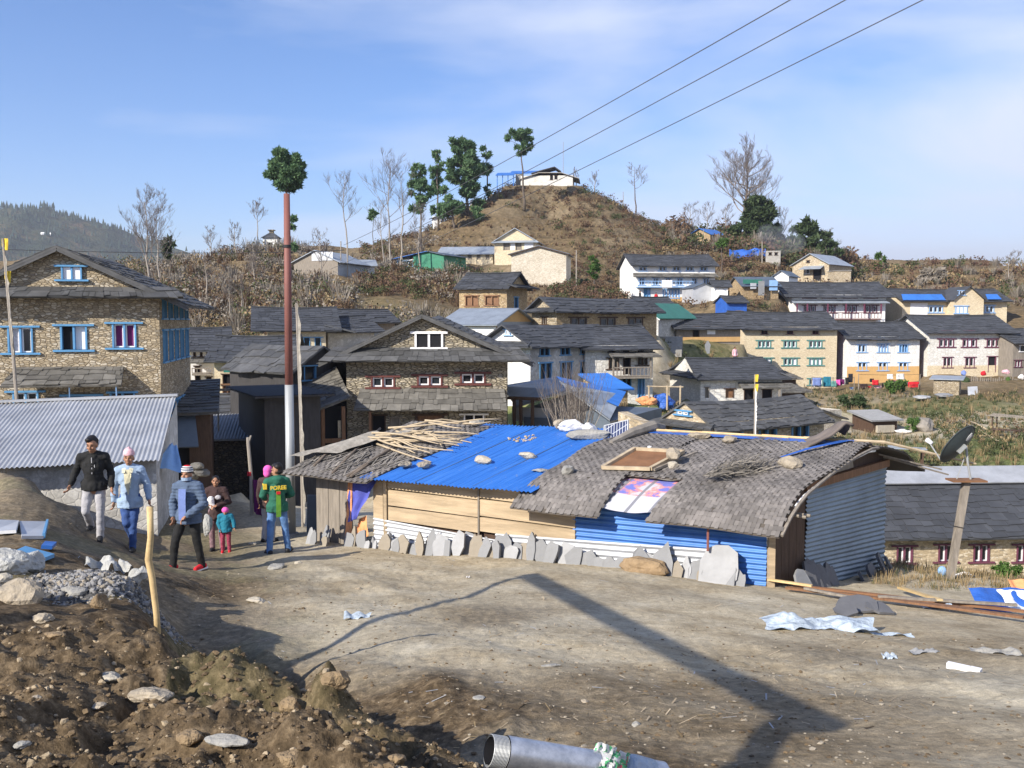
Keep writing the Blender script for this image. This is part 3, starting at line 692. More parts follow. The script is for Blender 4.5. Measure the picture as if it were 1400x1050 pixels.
# big stone house at the left edge
H = House('stone_house', 'three storey tan stone house with blue window frames at the left edge', -44, 29.9, 224, 31, 690, 398, 6.6, 'stone_tan', seed=1)
H.roof('y', rise=1.42, oe=.95, og=.35, mat='slate', tile=.36, skirts=('front',), fascia='slate', sk=.62, skd=.18, skup=.16)
H.win(10, 446, 46, 484, 'blue_lace'); H.win(82, 444, 120, 480, 'blue_open'); H.win(153, 441, 187, 477, 'blue_purple')
H.win(84, 363, 113, 384, 'blue_shut', over=True)
H.win(17, 535, 54, 575, 'blue'); H.win(92, 540, 133, 590, 'blue_open'); H.win(150, 536, 186, 590, 'blueshade'); H.win(60, 545, 84, 600, 'darkdoor')
H.pent(16, 176, 502, 528, 1.15, 'slate_old', tile=.33)
for x in (96, 160): H.part('column', 'blue_pale', x - 2, 528, x + 2, 640, 1.0, 1.1)
for k in range(5):
    u = .55 + k * 1.22
    for v0, v1 in ((.87, .97), (.66, .82), (.30, .46)): H.winuv('right', u, u + .72, H.h * v0, H.h * v1, 'blueshade')
H.finish()
# its lean-to side roofs over the lane
H = House('lane_shed', 'dark open shed with sagging roofs against the side of the tan stone house', 232, 33.2, 290, 33.6, 690, 560, 5., 'wood_dark', cat='shed', seed=2)
H.roof('mono', rise=.75, oe=.5, og=.3, mat='slate', tile=.45); H.pent(226, 272, 560, 612, 1.0, 'tin_dark'); H.win(240, 610, 262, 660, 'darkdoor'); H.finish()
# low shed with tin roof behind the walkers
H = House('tin_roofed_shed', 'low rubble walled shed under a long sloping corrugated tin roof', -60, 17.6, 216, 18.4, 738, 634, 3.6, 'rubble_grey', cat='shed', seed=3, found=1.5)
H.gables = []
w2, hh, dd = H.w / 2, H.h, H.dep
mb = MB(); q = [(-w2 - .2, -.45, hh - .02), (w2 + .12, -.45, hh + .07), (w2 - .02, dd, hh + .98), (-w2 - .2, dd, hh + .9)]
corr(mb, q, .085, .017, rows=10, sag=.02); mb.build('roof', M['tin'], H.root, smooth=True)
mb = MB(); mb.bar((-w2 - .2, dd, hh + .93), (w2 + .02, dd, hh + 1.01), .16, .05); mb.build('ridge_cap', M['tin'], H.root)
for sx in (1, -1): H.gables.append([(sx * w2, 0, hh), (sx * w2, dd, hh), (sx * w2, dd, hh + .85)])
H.finish()
# central house with two stone tile skirts
H = House('stone_house', 'dark rubble stone house with slab roof and white attic window in the centre', 475, 42, 693, 42, 640, 480, 8.5, 'stone_grey', seed=4)
H.roof('y', rise=1.62, oe=1.15, og=.45, mat='slate', tile=.36, skirts=('front',), fascia='slate', sk=.85, skd=.40, skup=.18, peak=-.15)
H.win(567, 454, 606, 477, 'white2', over=True)
H.win(507, 514, 540, 531, 'maroon_r'); H.win(570, 512, 605, 529, 'maroon'); H.win(629, 509, 664, 526, 'maroon')
H.pent(488, 694, 531, 561, 1.05, 'slate_old', tile=.36, name='skirt_roof')
H.win(508, 567, 528, 640, 'darkdoor'); H.win(568, 566, 608, 640, 'doorbrown'); H.win(634, 566, 662, 596, 'white2'); H.win(532, 570, 548, 640, 'greydoor')
H.part('post', 'wood_brown', 504, 562, 508, 640, .85, .97)
H.finish()
H = House('slab_lean_to', 'brown posted lean-to with slab roof beside the dark rubble house', 424, 41, 474, 41.5, 640, 556, 4, 'dark', cat='lean-to', seed=5, pad=False)
mb = MB(); q = [(-H.w / 2 - .25, -.7, H.h - .25), (H.w / 2 + .1, -.7, H.h + .45), (H.w / 2 + .05, 3.6, H.h + 1.7), (-H.w / 2 - .25, 3.6, H.h + 1.0)]
mb.slab(q, .07); slates(mb, q, .36, .42, H.rng); mb.build('roof', M['slate_old'], H.root)
for x in (442, 470): H.part('post', 'wood_brown', x - 3, 556, x + 3, 640, .3, .5)
H.part('rail', 'wood_brown', 444, 600, 468, 605, .35, .45); H.part('board', 'stone_cream', 462, 575, 471, 598, .3, .34)
H.finish()
# grey sheeted block beside the lane
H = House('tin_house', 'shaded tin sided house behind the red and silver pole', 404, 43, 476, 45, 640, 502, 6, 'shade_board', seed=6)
H.roof('y', rise=1.0, oe=.35, og=.3, mat='slate'); H.win(415, 500, 432, 520, 'blue1'); H.finish()  # slate in place of tin, darkening the roof as if shaded
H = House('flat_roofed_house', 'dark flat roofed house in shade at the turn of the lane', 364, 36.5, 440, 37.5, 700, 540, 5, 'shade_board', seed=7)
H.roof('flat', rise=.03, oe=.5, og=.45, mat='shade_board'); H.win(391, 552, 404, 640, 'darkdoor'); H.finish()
# houses down the lane
H = House('lane_house', 'old white walled house with slate gable roof at the far left of the lane', 262, 62, 300, 62.5, 550, 474, 7, 'white', seed=8)
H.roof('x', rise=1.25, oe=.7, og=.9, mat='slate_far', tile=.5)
for k in range(4): H.win(264 + k * 9, 478, 268 + k * 9, 488, 'dark1')
H.pent(258, 296, 489, 496, 1.0, 'slate_old', tile=.5); H.win(266, 500, 275, 548, 'darkdoor'); H.win(282, 515, 290, 548, 'darkdoor'); H.balcony(262, 290, 503, 511, .9); H.finish()
H = House('lane_house', 'cream house with slate roof and green awning over its balcony', 294, 56, 395, 56.5, 555, 488, 6.5, 'stone_cream', seed=9)
H.roof('x', rise=1.25, oe=.6, og=.5, mat='slate_far', tile=.5)
H.win(304, 511, 316, 527, 'dark1'); H.win(330, 512, 345, 528, 'darkdoor'); H.win(352, 512, 366, 524, 'brown_shut'); H.win(304, 525, 318, 545, 'brown_shut'); H.win(336, 530, 350, 555, 'pale2')
H.balcony(318, 362, 514, 527, 1.0, step=.35); H.pent(312, 386, 493, 508, 1.6, 'tin_green', name='awning'); H.finish()
H = House('lane_house', 'white house with bright blue windows and slate roof below the bare slope', 366, 66, 446, 67, 500, 448, 9, 'stone_cream', seed=10)
H.roof('x', rise=1.5, oe=.6, og=1.1, mat='slate_far', tile=.5, skirts=('right',), sk=2.0, skd=.3)
for x in (400, 415, 430): H.win(x, 461, x + 9, 476, 'blue1')
H.finish()
H = House('lane_house', 'grey side wing with slate roof right of the blue windowed white house', 449, 68, 512, 70, 500, 450, 6, 'rubble_grey', seed=11, pad=False)
H.roof('x', rise=1.0, oe=.6, og=.7, mat='slate_far', tile=.5); H.finish()
H = House('lane_hut', 'small brown doored hut with grey slate roof in the lane', 286, 48, 336, 48.5, 592, 563, 4.5, 'wood_brown', cat='hut', seed=12)
H.roof('x', rise=.75, oe=.5, og=.5, mat='slate', tile=.45, skirts=()); H.win(300, 568, 310, 592, 'white1', name='door'); H.win(315, 570, 319, 580, 'white1'); H.finish()
H = House('rubble_roofed_hut', 'low hut whose roof is heaped with grey rubble at the end of the lane', 270, 39, 356, 39.5, 700, 597, 3.5, 'stone_shade', cat='hut', seed=13)
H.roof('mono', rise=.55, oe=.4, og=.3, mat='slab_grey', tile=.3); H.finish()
H = House('slate_roofed_shed', 'small weathered shed roof tucked below the cream lane house', 470, 74, 540, 76, 455, 438, 5, 'wood_grey', cat='shed', seed=14)
H.roof('x', rise=.9, oe=.5, og=.4, mat='slate_far', tile=.5); H.finish()
# centre of the village
H = House('tall_stone_house', 'square brown stone house with slate roof and two shuttered windows', 628, 77, 693, 75.5, 470, 391, 4.6, 'stone_brown', seed=15)
H.roof('x', rise=1.15, oe=.45, og=.35, mat='slate_far', tile=.45, skirts=('right',), sk=1.0, skd=.12)
H.win(636, 404, 654, 419, 'brown_shut'); H.win(663, 404, 682, 418, 'brown_shut'); H.winuv('right', 1.6, 2.5, H.h * .58, H.h * .82, 'blue1'); H.finish()
H = House('tin_roofed_house', 'low house with bluish tin roof below the square brown stone house', 606, 70, 680, 68, 470, 440, 6, 'ochre', seed=16)
H.roof('x', rise=1.0, oe=.7, og=.3, mat='tin_far'); H.win(627, 444, 632, 452, 'dark1'); H.part('pale_panel', 'white', 612, 447, 676, 460, .02, .3); H.finish(right='tin_far')
H = House('brown_stone_house', 'brown stone house with slate roof and a row of dark windows in shade', 727, 73, 761, 70.5, 460, 421, 10.2, 'stone_tan', seed=17)
H.roof('y', rise=.85, oe=.6, og=.5, mat='slate_far', tile=.45, skirts=('front',), sk=.7)
H.win(741, 433, 748, 444, 'brown3')
for k in range(3): H.winuv('right', 1.3 + k * 2.9, 2.9 + k * 2.9, H.h * .3, H.h * .68, 'brown3'); H.winuv('right', 1.6 + k * 2.9, 2.4 + k * 2.9, H.h * .78, H.h * .95, 'dark1')
H.finish(right='stone_brown')
H = House('white_house', 'white house with many blue windows on its shaded long side', 664, 59.5, 725, 56.8, 560, 467, 8.2, 'stone_white', seed=18)
H.roof('y', rise=1.05, oe=.6, og=.5, mat='slate_far', tile=.42, skirts=('front',), sk=.8)
H.win(692, 450, 699, 459, 'pale2', over=True)
for k in range(4): H.winuv('right', .8 + k * 1.9, 1.9 + k * 1.9, H.h * .42, H.h * .70, 'blueshade'); H.winuv('right', .8 + k * 1.9, 1.7 + k * 1.9, H.h * .79, H.h * .95, 'blue_dark')
H.finish(right='rubble_grey')
H = House('balconied_house', 'whitewashed house with slate roof and dark wooden balcony in shade', 800, 60, 892, 61, 560, 472, 7, 'stone_greywhite', seed=19)
H.roof('x', rise=1.3, oe=.6, og=.5, mat='slate_far', tile=.42)
for x in (832, 852, 872): H.win(x, 475, x + 8, 482, 'dark1')
H.win(832, 489, 846, 505, 'brown3'); H.win(872, 488, 885, 500, 'brown3'); H.win(852, 486, 862, 512, 'darkdoor'); H.win(872, 516, 881, 545, 'bluedoor'); H.win(850, 517, 863, 532, 'blue_dark')
H.pent(828, 896, 481, 488, 1.2, 'slate_old', tile=.45); H.balcony(838, 892, 502, 515, 1.0, step=.25)
for x in (839, 890): H.part('post', 'wood_grey', x - 1, 487, x + 1, 515, .92, 1.0)
H.finish()
# tin and blue roofs below the white house
H = House('patched_tin_house', 'low house roofed half in dull tin and half in bright blue sheets', 716, 45.2, 834, 43.2, 605, 573, 7.5, 'tin_dark', seed=20)
L_ = lambda px, py, Y: H.inv @ P(px, py, Y)
rf, rk, eb, ef, lb_, lf = L_(778, 533, 43), L_(760, 516, 52), L_(853, 537, 52), L_(834, 574, 43), L_(686, 528, 51), L_(706, 556, 44.5)
mb = MB()
for q in ([ef, eb, rk, rf], [lb_, lf, rf, rk]): mb.slab(q, .06); corr(mb, [a + Vector((0, 0, .025)) for a in q], .13, .016)
mb.build('roof', M['tin_far'], H.root)
q = [ef, eb, rk, rf]
def sub(q, s0, s1, t0, t1, up): return [bil([Vector(a) for a in q], s, t) + Vector((0, 0, up)) for s, t in ((s0, t0), (s1, t0), (s1, t1), (s0, t1))]
for s0, s1, t0, t1, up in ((.50, 1.0, .55, 1.0, .06), (.42, 1.02, -.03, .53, .07)): mb = MB(); corr(mb, sub(q, s0, s1, t0, t1, up), .13, .016); mb.build('roof_sheet', M['tin_blue'], H.root)
H.gables = [[(lf.x + .3, .3, lf.z - .05), (rf.x, .3, rf.z - .08), (ef.x - .3, .3, ef.z - .05), (ef.x - .3, .3, -2), (lf.x + .3, .3, -2)]]
for x in (702, 711, 727): H.part('post', 'wood_dark', x - 1.5, 545, x + 1.5, 605, .9, 1.05)
H.part('beam', 'wood_dark', 694, 542, 738, 548, .85, 1.1); H.part('pale_panel', 'tin_white', 700, 556, 752, 578, -.25, -.2); H.finish()
H = House('blue_roofed_hut', 'small hut with a bright blue roof beside the balconied house', 826, 54, 858, 54.5, 560, 530, 3, 'stone_brown', cat='hut', seed=22, pad=False)
H.roof('mono', rise=.6, oe=.35, og=.25, mat='tin_blue'); H.finish()
# house just behind the mat roof
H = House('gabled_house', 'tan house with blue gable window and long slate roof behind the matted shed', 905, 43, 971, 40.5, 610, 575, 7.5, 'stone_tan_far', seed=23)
H.roof('y', rise=.85, oe=.55, og=.12, mat='slate', tile=.36, skirts=('front',), sk=.5, skd=.2, skup=.0)
H.win(927, 560, 943, 569, 'blue', over=True); H.win(923, 579, 949, 590, 'bw4')
for k in range(3): H.winuv('right', .8 + k * 2.2, 2.0 + k * 2.2, .05, .85, 'blueshade')
H.finish()
H = House('half_plastered_house', 'half whitewashed stone house with slate roof and brown shuttered window', 957, 66, 1068, 67, 590, 514, 6.5, 'stone_greywhite', seed=24)
H.roof('x', rise=1.15, oe=.6, og=.45, mat='slate_far', tile=.42, skirts=('left', 'right'), hip=.5, sk=.6, skd=.12)
H.win(964, 529, 969, 544, 'greydoor', name='window'); H.win(992, 531, 1003, 544, 'doorbrown', name='window'); H.win(1042, 532, 1055, 546, 'dark1'); H.win(1017, 532, 1030, 560, 'darkdoor')
H.pent(1006, 1072, 523, 531, 1.2, 'slate_old', tile=.4)
for x in (1032, 1066): H.part('post', 'wood_grey', x - 1, 530, x + 1, 560, 1.05, 1.13)
H.part('veranda_floor', 'concrete', 1008, 556, 1070, 560, 0, 1.2); H.finish()
# upper middle: white house with blue balcony
H = House('white_house', 'long white house with slate roof and pale blue balcony below the temple hill', 865, 121, 977, 122, 413, 361, 8, 'white', seed=25)
H.roof('x', rise=1.5, oe=.7, og=.4, mat='slate_far', tile=.55)
for x in (874, 901, 920, 938, 957): H.win(x, 364, x + 10, 371, 'pale2')
H.pent(864, 980, 373, 378, .9, 'slate_old', tile=.5)
for x in (874, 893, 910, 926, 946, 962): H.win(x, 380, x + 7, 390, 'pale2')
H.balcony(872, 905, 384, 392, .9, 'blue_pale', step=.4); H.balcony(919, 948, 384, 392, .9, 'blue_pale', step=.4); H.part('balcony_panel', 'white_paint', 905, 383, 919, 393, .8, .9)
H.win(880, 394, 889, 410, 'bluedoor'); H.win(906, 395, 929, 408, 'bluebig'); H.win(941, 395, 947, 407, 'pale2'); H.finish(base=(404, 'ochre'))
H = House('gabled_tin_shed', 'pale upright tin shed with a gable in front of the long white house', 947, 112, 977, 112.5, 412, 393, 3.5, 'tin_white', cat='shed', seed=26)
H.roof('y', rise=.55, oe=.15, og=.2, mat='tin_dark'); H.finish()
H = House('green_roofed_house', 'small grey block house with green roof and white gable trim', 853, 85, 900, 82.5, 462, 432, 5.5, 'rubble_grey', seed=27)
H.roof('y', rise=1.15, oe=.35, og=.35, mat='tin_green', fascia='white_paint'); H.win(869, 438, 877, 452, 'mar_small', name='window'); H.finish()
H = House('slate_shed', 'long low timber shed with patched slate roof behind the stone steps', 925, 84, 1012, 86, 467, 446, 5, 'wood_grey', cat='shed', seed=28)
H.roof('x', rise=1.2, oe=.5, og=.5, mat='slate_far', tile=.5); H.win(947, 446, 956, 461, 'darkdoor'); H.part('panel', 'white_paint', 967, 448, 978, 457, .0, .05); H.part('plinth', 'ochre', 926, 461, 1012, 467, 0, .08); H.finish()
H = House('slate_hut', 'low slate roofed hut right behind the green roofed house', 880, 96, 921, 97, 440, 420, 4, 'stone_brown', cat='hut', seed=29, pad=False)
H.roof('x', rise=1.1, oe=.4, og=.4, mat='slate_far', tile=.5); H.finish()
# right hand rows
H = House('cream_house', 'tall cream stone house with three rows of teal framed windows', 1016, 94, 1143, 95, 527, 447, 7.5, 'stone_cream', seed=30)
H.roof('x', rise=1.6, oe=.6, og=.5, mat='slate_far', tile=.5)
for x in (1041, 1076, 1111): H.win(x, 449, x + 8, 457, 'mar_small')
for x in (1036, 1071, 1106): H.win(x, 465, x + 18, 476, 'teal3')
H.win(1036, 489, 1055, 500, 'teal_shut'); H.win(1071, 489, 1090, 500, 'teal_open'); H.win(1106, 489, 1124, 500, 'teal_shut')
H.win(1106, 517, 1125, 527, 'teal_open'); H.win(1040, 516, 1056, 527, 'teal3'); H.finish(right='maroon_paint')
H = House('white_house', 'white house with pale blue windows and orange plinth above the washing lines', 1158, 95, 1256, 96, 522, 460, 7, 'stone_white', seed=31)
H.roof('x', rise=1.5, oe=.6, og=.4, mat='slate_far', tile=.5)
for x in (1174, 1202, 1231): H.win(x, 461, x + 9, 466, 'pale2')
H.win(1173, 471, 1184, 482, 'pale2'); H.win(1201, 470, 1214, 482, 'pale_shut'); H.win(1229, 471, 1241, 482, 'pale_dark')
H.win(1173, 495, 1185, 507, 'pale2'); H.win(1201, 495, 1213, 507, 'pale2'); H.win(1229, 495, 1241, 507, 'pale2'); H.finish(base=(509, 'ochre'), right='maroon_paint')
H = House('grey_house', 'grey white house with dark red window frames at the right', 1268, 96, 1382, 97, 512, 452, 7.5, 'stone_greywhite', seed=32)
H.roof('x', rise=1.6, oe=.6, og=.5, mat='slate_far', tile=.5)
for x in (1288, 1319, 1351): H.win(x, 452, x + 12, 456, 'mar_small')
H.win(1284, 463, 1304, 475, 'mar3'); H.win(1316, 463, 1335, 475, 'mar_open'); H.win(1349, 463, 1369, 475, 'mar3')
H.win(1290, 488, 1301, 503, 'mar2'); H.win(1320, 488, 1332, 503, 'mar2'); H.win(1351, 487, 1361, 509, 'mardoor'); H.finish(base=(507, 'stone_cream'))
H = House('timber_annex', 'grey timber annex with dark slate roof at the right edge', 1384, 95, 1425, 96, 512, 466, 6, 'wood_grey', seed=33)
H.roof('x', rise=1.2, oe=.6, og=.3, mat='slate_far', tile=.5); H.win(1388, 492, 1396, 502, 'mar2'); H.win(1394, 472, 1404, 481, 'white1'); H.finish()
H = House('long_white_house', 'long white house with red brown balcony posts above the cream house', 1082, 113, 1210, 114, 442, 403, 8, 'white', seed=34)
H.roof('x', rise=1.7, oe=.7, og=1.0, mat='slate_far', tile=.55)
for x in (1098, 1125, 1154, 1182): H.win(x, 404, x + 17, 408, 'mar_small'); H.win(x + 1, 417, x + 17, 428, 'mar3')
H.pent(1080, 1212, 410, 414, 1.0, 'tin_far')
for x in (1090, 1104, 1132, 1157, 1182, 1205): H.part('post', 'maroon_paint', x - .7, 414, x + .7, 429, .85, .95)
H.balcony(1084, 1205, 427, 436, .95, 'wood_maroon', step=.4); H.finish()
H = House('blue_trimmed_house', 'tan house with central gable and blue strips on its slate roof', 1233, 116, 1376, 117, 442, 409, 7, 'stone_cream', seed=35)
H.roof('x', rise=1.4, oe=.7, og=.4, mat='slate_far', tile=.55)
H.pent(1231, 1289, 402, 410, .75, 'tin_blue', name='roof_strip'); H.pent(1346, 1365, 402, 409, .75, 'tin_blue', name='roof_strip')
w0, z0 = H.px(1295, 407); w1, _ = H.px(1335, 407)
mb = MB(); d = -1.6; zt = H.px(1313, 393)[1]; zb = H.h - .1
mb.add([(w0, d, -2), (w1, d, -2), (w1, d, zb), ((w0 + w1) / 2, d, zt), (w0, d, zb), (w0, 0, -2), (w1, 0, -2), (w1, 0, zb), ((w0 + w1) / 2, 3, zt), (w0, 0, zb)], [(0, 1, 2, 3, 4), (1, 6, 7, 2), (5, 0, 4, 9)])
mb.build('projecting_bay', M['stone_cream'], H.root)
mb = MB()
for a, b in ((w0 - .25, 0), (w1 + .25, 0)):
    mid = (w0 + w1) / 2; mb.slab([(a, d - .3, zb - .05), (mid, d - .3, zt + .1), (mid, 3, zt + .1), (a, 3, zb - .05)], .08)
mb.build('bay_roof', M['slate_far'], H.root)
H.win(1270, 418, 1289, 428, 'pale3'); H.win(1306, 418, 1322, 429, 'pale_shut', over=True, out=1.6); H.win(1311, 397, 1319, 404, 'pale2', over=True, out=1.6); H.win(1341, 417, 1359, 428, 'pale3')
H.part('white_panel', 'white_paint', 1245, 414, 1268, 431, 0, .03); H.finish()
H = House('blue_door_shed', 'small shed with bright blue door posts between two right hand houses', 1248, 104, 1266, 104.5, 470, 441, 3.5, 'stone_brown', cat='shed', seed=36)
H.roof('x', rise=.5, oe=.3, og=.2, mat='slate_far', tile=.5); H.win(1257, 441, 1264, 460, 'bluedoor'); H.finish()
# long house at the lower right
H = House('long_stone_house', 'long low tan stone house with purple brown windows below the dish post', 1180, 35, 1470, 35.5, 800, 722, 6.5, 'stone_tan_far', seed=37)
H.roof('x', rise=1.55, oe=.55, og=.3, mat='slate_far', tile=.38)
mb = MB(); mb.slab([(-H.w / 2 - .3, H.dep / 2 - .85, H.h + 1.3), (H.w / 2, H.dep / 2 - .85, H.h + 1.3), (H.w / 2, H.dep / 2 + .25, H.h + 1.8), (-H.w / 2 - .3, H.dep / 2 + .25, H.h + 1.8)], .05); mb.build('ridge_sheet', M['tin'], H.root)
for x in (1226, 1283, 1331, 1390): H.win(x, 744 if x > 1226 else 746, x + 21, 769 if x > 1226 else 771, 'mar2'); H.win(x, 727, x + 20, 734, 'mar_small')
H.finish()
# hillside buildings
H = House('tin_house', 'grey plank house with gabled tin roof left of the hill', 402, 114, 462, 112, 372, 357, 7, 'wood_grey', seed=38)
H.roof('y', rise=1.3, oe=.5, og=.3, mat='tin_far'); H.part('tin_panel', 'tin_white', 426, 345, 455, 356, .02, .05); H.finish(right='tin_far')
H = House('tin_house', 'pair of pale sheds under tin roofs half hidden by bare trees', 464, 118, 512, 119, 372, 362, 5, 'stone_greywhite', seed=39)
H.roof('x', rise=.8, oe=.4, og=.4, mat='tin_far'); H.part('blue_panel', 'tin_dark', 464, 361, 480, 371, .02, .06); H.finish()
H = House('green_shed', 'green boarded shed with bright blue roof on the hillside', 565, 126, 607, 124, 369, 349, 6, 'green_wood', cat='shed', seed=40)
mb = MB(); w2 = H.w / 2; h = H.h
mb.slab([(-w2 - 3.2, -.4, h - .35), (-w2 - 3.2, 6.4, h - .35), (.0, 6.4, h + .55), (.0, -.4, h + .55)], .06)
mb.build('roof', M['tin_blue'], H.root); mb = MB(); mb.slab([(.0, -.4, h + .55), (.0, 6.4, h + .55), (w2 + .4, 6.4, h - .05), (w2 + .4, -.4, h - .05)], .06); mb.build('dark_roof', M['tin_dark'], H.root)
mb = MB(); mb.box(-w2 - 2.8, -w2, .3, 6, -3, h - .4); mb.build('wing', M['stone_greywhite'], H.root); H.gables = [[(-w2, 0, h), (w2, 0, h), (0, 0, h + .5)]]
for k in range(3): H.winuv('front', -w2 - 2.6 + k * .9, -w2 - 2.0 + k * .9, .5, h - .6, 'blue1', over=True, out=-.28)
H.finish()
H = House('school_block', 'long low pale building with grey tin roof on the hillside', 600, 133, 674, 132, 358, 346, 6, 'stone_cream', cat='school', seed=41)
H.roof('x', rise=1.1, oe=.5, og=.3, mat='tin_far')
for x in (625, 640, 652, 664): H.win(x, 348, x + 5, 355, 'greydoor', name='window')
H.finish()
H = House('gabled_stone_house', 'stepped gable house with white panels at the foot of the temple hill', 676, 131, 733, 130, 358, 329, 6, 'stone_cream', seed=42)
H.roof('y', rise=1.7, oe=.4, og=.4, mat='tin_far', skirts=('front',), sk=.6); H.win(688, 331, 697, 342, 'greydoor', name='window'); H.win(705, 331, 713, 342, 'greydoor', name='window'); H.part('white_panel', 'white_paint', 717, 330, 729, 343, 0, .05); H.part('white_panel', 'white_paint', 698, 331, 704, 342, 0, .04); H.finish()
H = House('pale_stone_barn', 'windowless pale rubble barn with low tin gable on the slope', 699, 121, 774, 120, 386, 346, 7, 'stone_pale', cat='barn', seed=43)
H.roof('y', rise=.95, oe=.4, og=.35, mat='tin_dark', fascia='wood_dark'); H.finish()
H = House('hill_hut', 'square brown hut with blue and white roof above the white house', 943, 167, 971, 164, 334, 320, 4.5, 'stone_brown', cat='hut', seed=44)
H.roof('y', rise=1.0, oe=.5, og=.4, mat='tin_blue'); H.finish()
H = House('block_house', 'roofless grey concrete block house beside the blue tarpaulin', 1047, 150, 1067, 149.5, 357, 343, 4, 'concrete', seed=45)
H.roof('flat', rise=.02, oe=.02, og=.02, mat='concrete'); H.win(1051, 345, 1055, 349, 'dark1'); H.win(1059, 345, 1063, 349, 'dark1'); H.finish()
H = House('tan_tin_house', 'tan gabled house with grey tin roof on the right ridge', 1083, 147, 1133, 143, 385, 361, 8, 'stone_tan_far', seed=46)
H.roof('y', rise=1.6, oe=.3, og=.4, mat='tin_far'); H.win(1103, 356, 1107, 359, 'dark1', over=True); H.pent(1098, 1128, 364, 368, 1.5, 'tin_far', name='porch_roof'); H.win(1102, 367, 1107, 374, 'white1'); H.win(1112, 367, 1123, 384, 'darkdoor'); H.finish()
H = House('tan_cabin', 'small flat topped tan cabin below the tan tin roofed house', 1141, 138, 1163, 138, 386, 370, 3, 'stone_tan_far', cat='hut', seed=47)
H.roof('flat', rise=.05, oe=.1, og=.1, mat='concrete'); H.finish()
H = House('patched_hut', 'hut patched with green and blue sheets under a red brown roof', 1015, 112, 1064, 112.5, 405, 389, 4.5, 'stone_brown', cat='hut', seed=48)
H.roof('x', rise=1.0, oe=.5, og=.3, mat='tin_dark'); H.part('green_sheet', 'tin_green', 1016, 382, 1042, 388, .3, .34); H.part('blue_sheet', 'blue_pale', 1052, 383, 1063, 397, .35, .4); H.part('grey_board', 'slab_grey', 1037, 384, 1045, 404, .8, .85); H.part('white_board', 'tin_white', 1026, 387, 1034, 395, .4, .45); H.finish()
H = House('white_hut', 'white hut with dark roof edge behind the patched hut', 1058, 121, 1078, 120, 395, 376, 4, 'white', cat='hut', seed=49)
H.roof('y', rise=.6, oe=.3, og=.3, mat='tin_dark'); H.finish()
H = House('tarp_hut', 'small slate roofed hut closed with bright blue tarpaulin', 994, 104, 1021, 104.5, 425, 412, 3, 'tarp_blue', cat='hut', seed=50)
H.roof('x', rise=.65, oe=.35, og=.2, mat='slate_far', tile=.5); H.finish()
H = House('small_white_hut', 'tiny white walled hut right of the upright tin shed', 979, 110, 995, 110, 405, 391, 3, 'white', cat='hut', seed=51)
H.roof('x', rise=.7, oe=.3, og=.5, mat='slate_far', tile=.5); H.finish()
# low huts on the right slope
H = House('stone_hut', 'small square stone hut with curved tin roof above the grassy slope', 1276, 85, 1311, 84, 540, 518, 2.6, 'stone_tan', cat='hut', seed=52)
H.roof('mono', rise=.15, oe=.25, og=.35, mat='tin_far'); H.finish()
H = House('slope_hut', 'pale walled hut with a tilted slate roof just past the matted shed', 1121, 55, 1150, 56, 595, 561, 3.5, 'stone_pale', cat='hut', seed=53)
mb = MB(); q = [(-H.w / 2 - .2, -.3, H.h + .1), (H.w / 2 + .3, -.3, H.h - .55), (H.w / 2 + .3, 3.6, H.h - .35), (-H.w / 2 - .2, 3.6, H.h + .3)]; mb.slab(q, .07); slates(mb, q, .4, .45, H.rng); mb.build('roof', M['slate_old'], H.root); H.finish()
H = House('firewood_hut', 'low slate covered firewood hut on the dry slope', 1193, 62, 1226, 62.5, 593, 573, 2.2, 'wood_dark', cat='hut', seed=54)
H.roof('mono', rise=.35, oe=.3, og=.3, mat='slab_grey', tile=.5); H.part('white_stone', 'rock_pale', 1200, 582, 1223, 591, .0, .2); H.finish()
H = House('goat_shed', 'dark open goat shed with slate roof below the cream house', 1068, 80, 1100, 80.5, 560, 534, 3, 'wood_dark', cat='shed', seed=55)
H.roof('mono', rise=.4, oe=.6, og=.4, mat='slate_old', tile=.45); H.finish()
H = House('slate_porch', 'small slate roofed porch against the left foot of the cream house', 1067, 89, 1088, 89.5, 535, 516, 2.5, 'wood_dark', cat='porch', seed=56)
H.roof('mono', rise=.5, oe=.6, og=.4, mat='slate_old', tile=.45); H.finish()
# temple on the summit
H = House('hilltop_temple', 'low whitewashed temple hall with blue porch roof on the hill summit', 712, 178, 783, 177, 253, 240, 7, 'stone_greywhite', cat='temple', seed=57)
mb = MB(); w2 = H.w / 2; h = H.h
mb.slab([(-w2 - .3, -.3, h - .6), (-w2 + 3.4, -.5, h + .55), (-w2 + 3.4, 7, h + .55), (-w2 - .3, 7, h - .6)], .1)
mb.slab([(-w2 + 3.4, -.5, h + .55), (w2 - 2, -.5, h + .45), (w2 - 2, 7, h + .45), (-w2 + 3.4, 7, h + .55)], .1); mb.slab([(w2 - 2, -.5, h + .45), (w2 + 1.2, -.3, h - .6), (w2 + 1.2, 7, h - .6), (w2 - 2, 7, h + .45)], .1); mb.build('roof', M['concrete'], H.root)
mb = MB(); mb.slab([(-w2 + 1.8, 1, h + .7), (-w2 + 6.2, .6, h + 1.75), (-w2 + 6.2, 5, h + 1.75), (-w2 + 1.8, 5, h + .7)], .12); mb.slab([(-w2 + 6.2, .6, h + 1.75), (-w2 + 7.4, .6, h + .9), (-w2 + 7.4, 5, h + .9), (-w2 + 6.2, 5, h + 1.75)], .12); mb.build('lantern_roof', M['slate_far'], H.root)
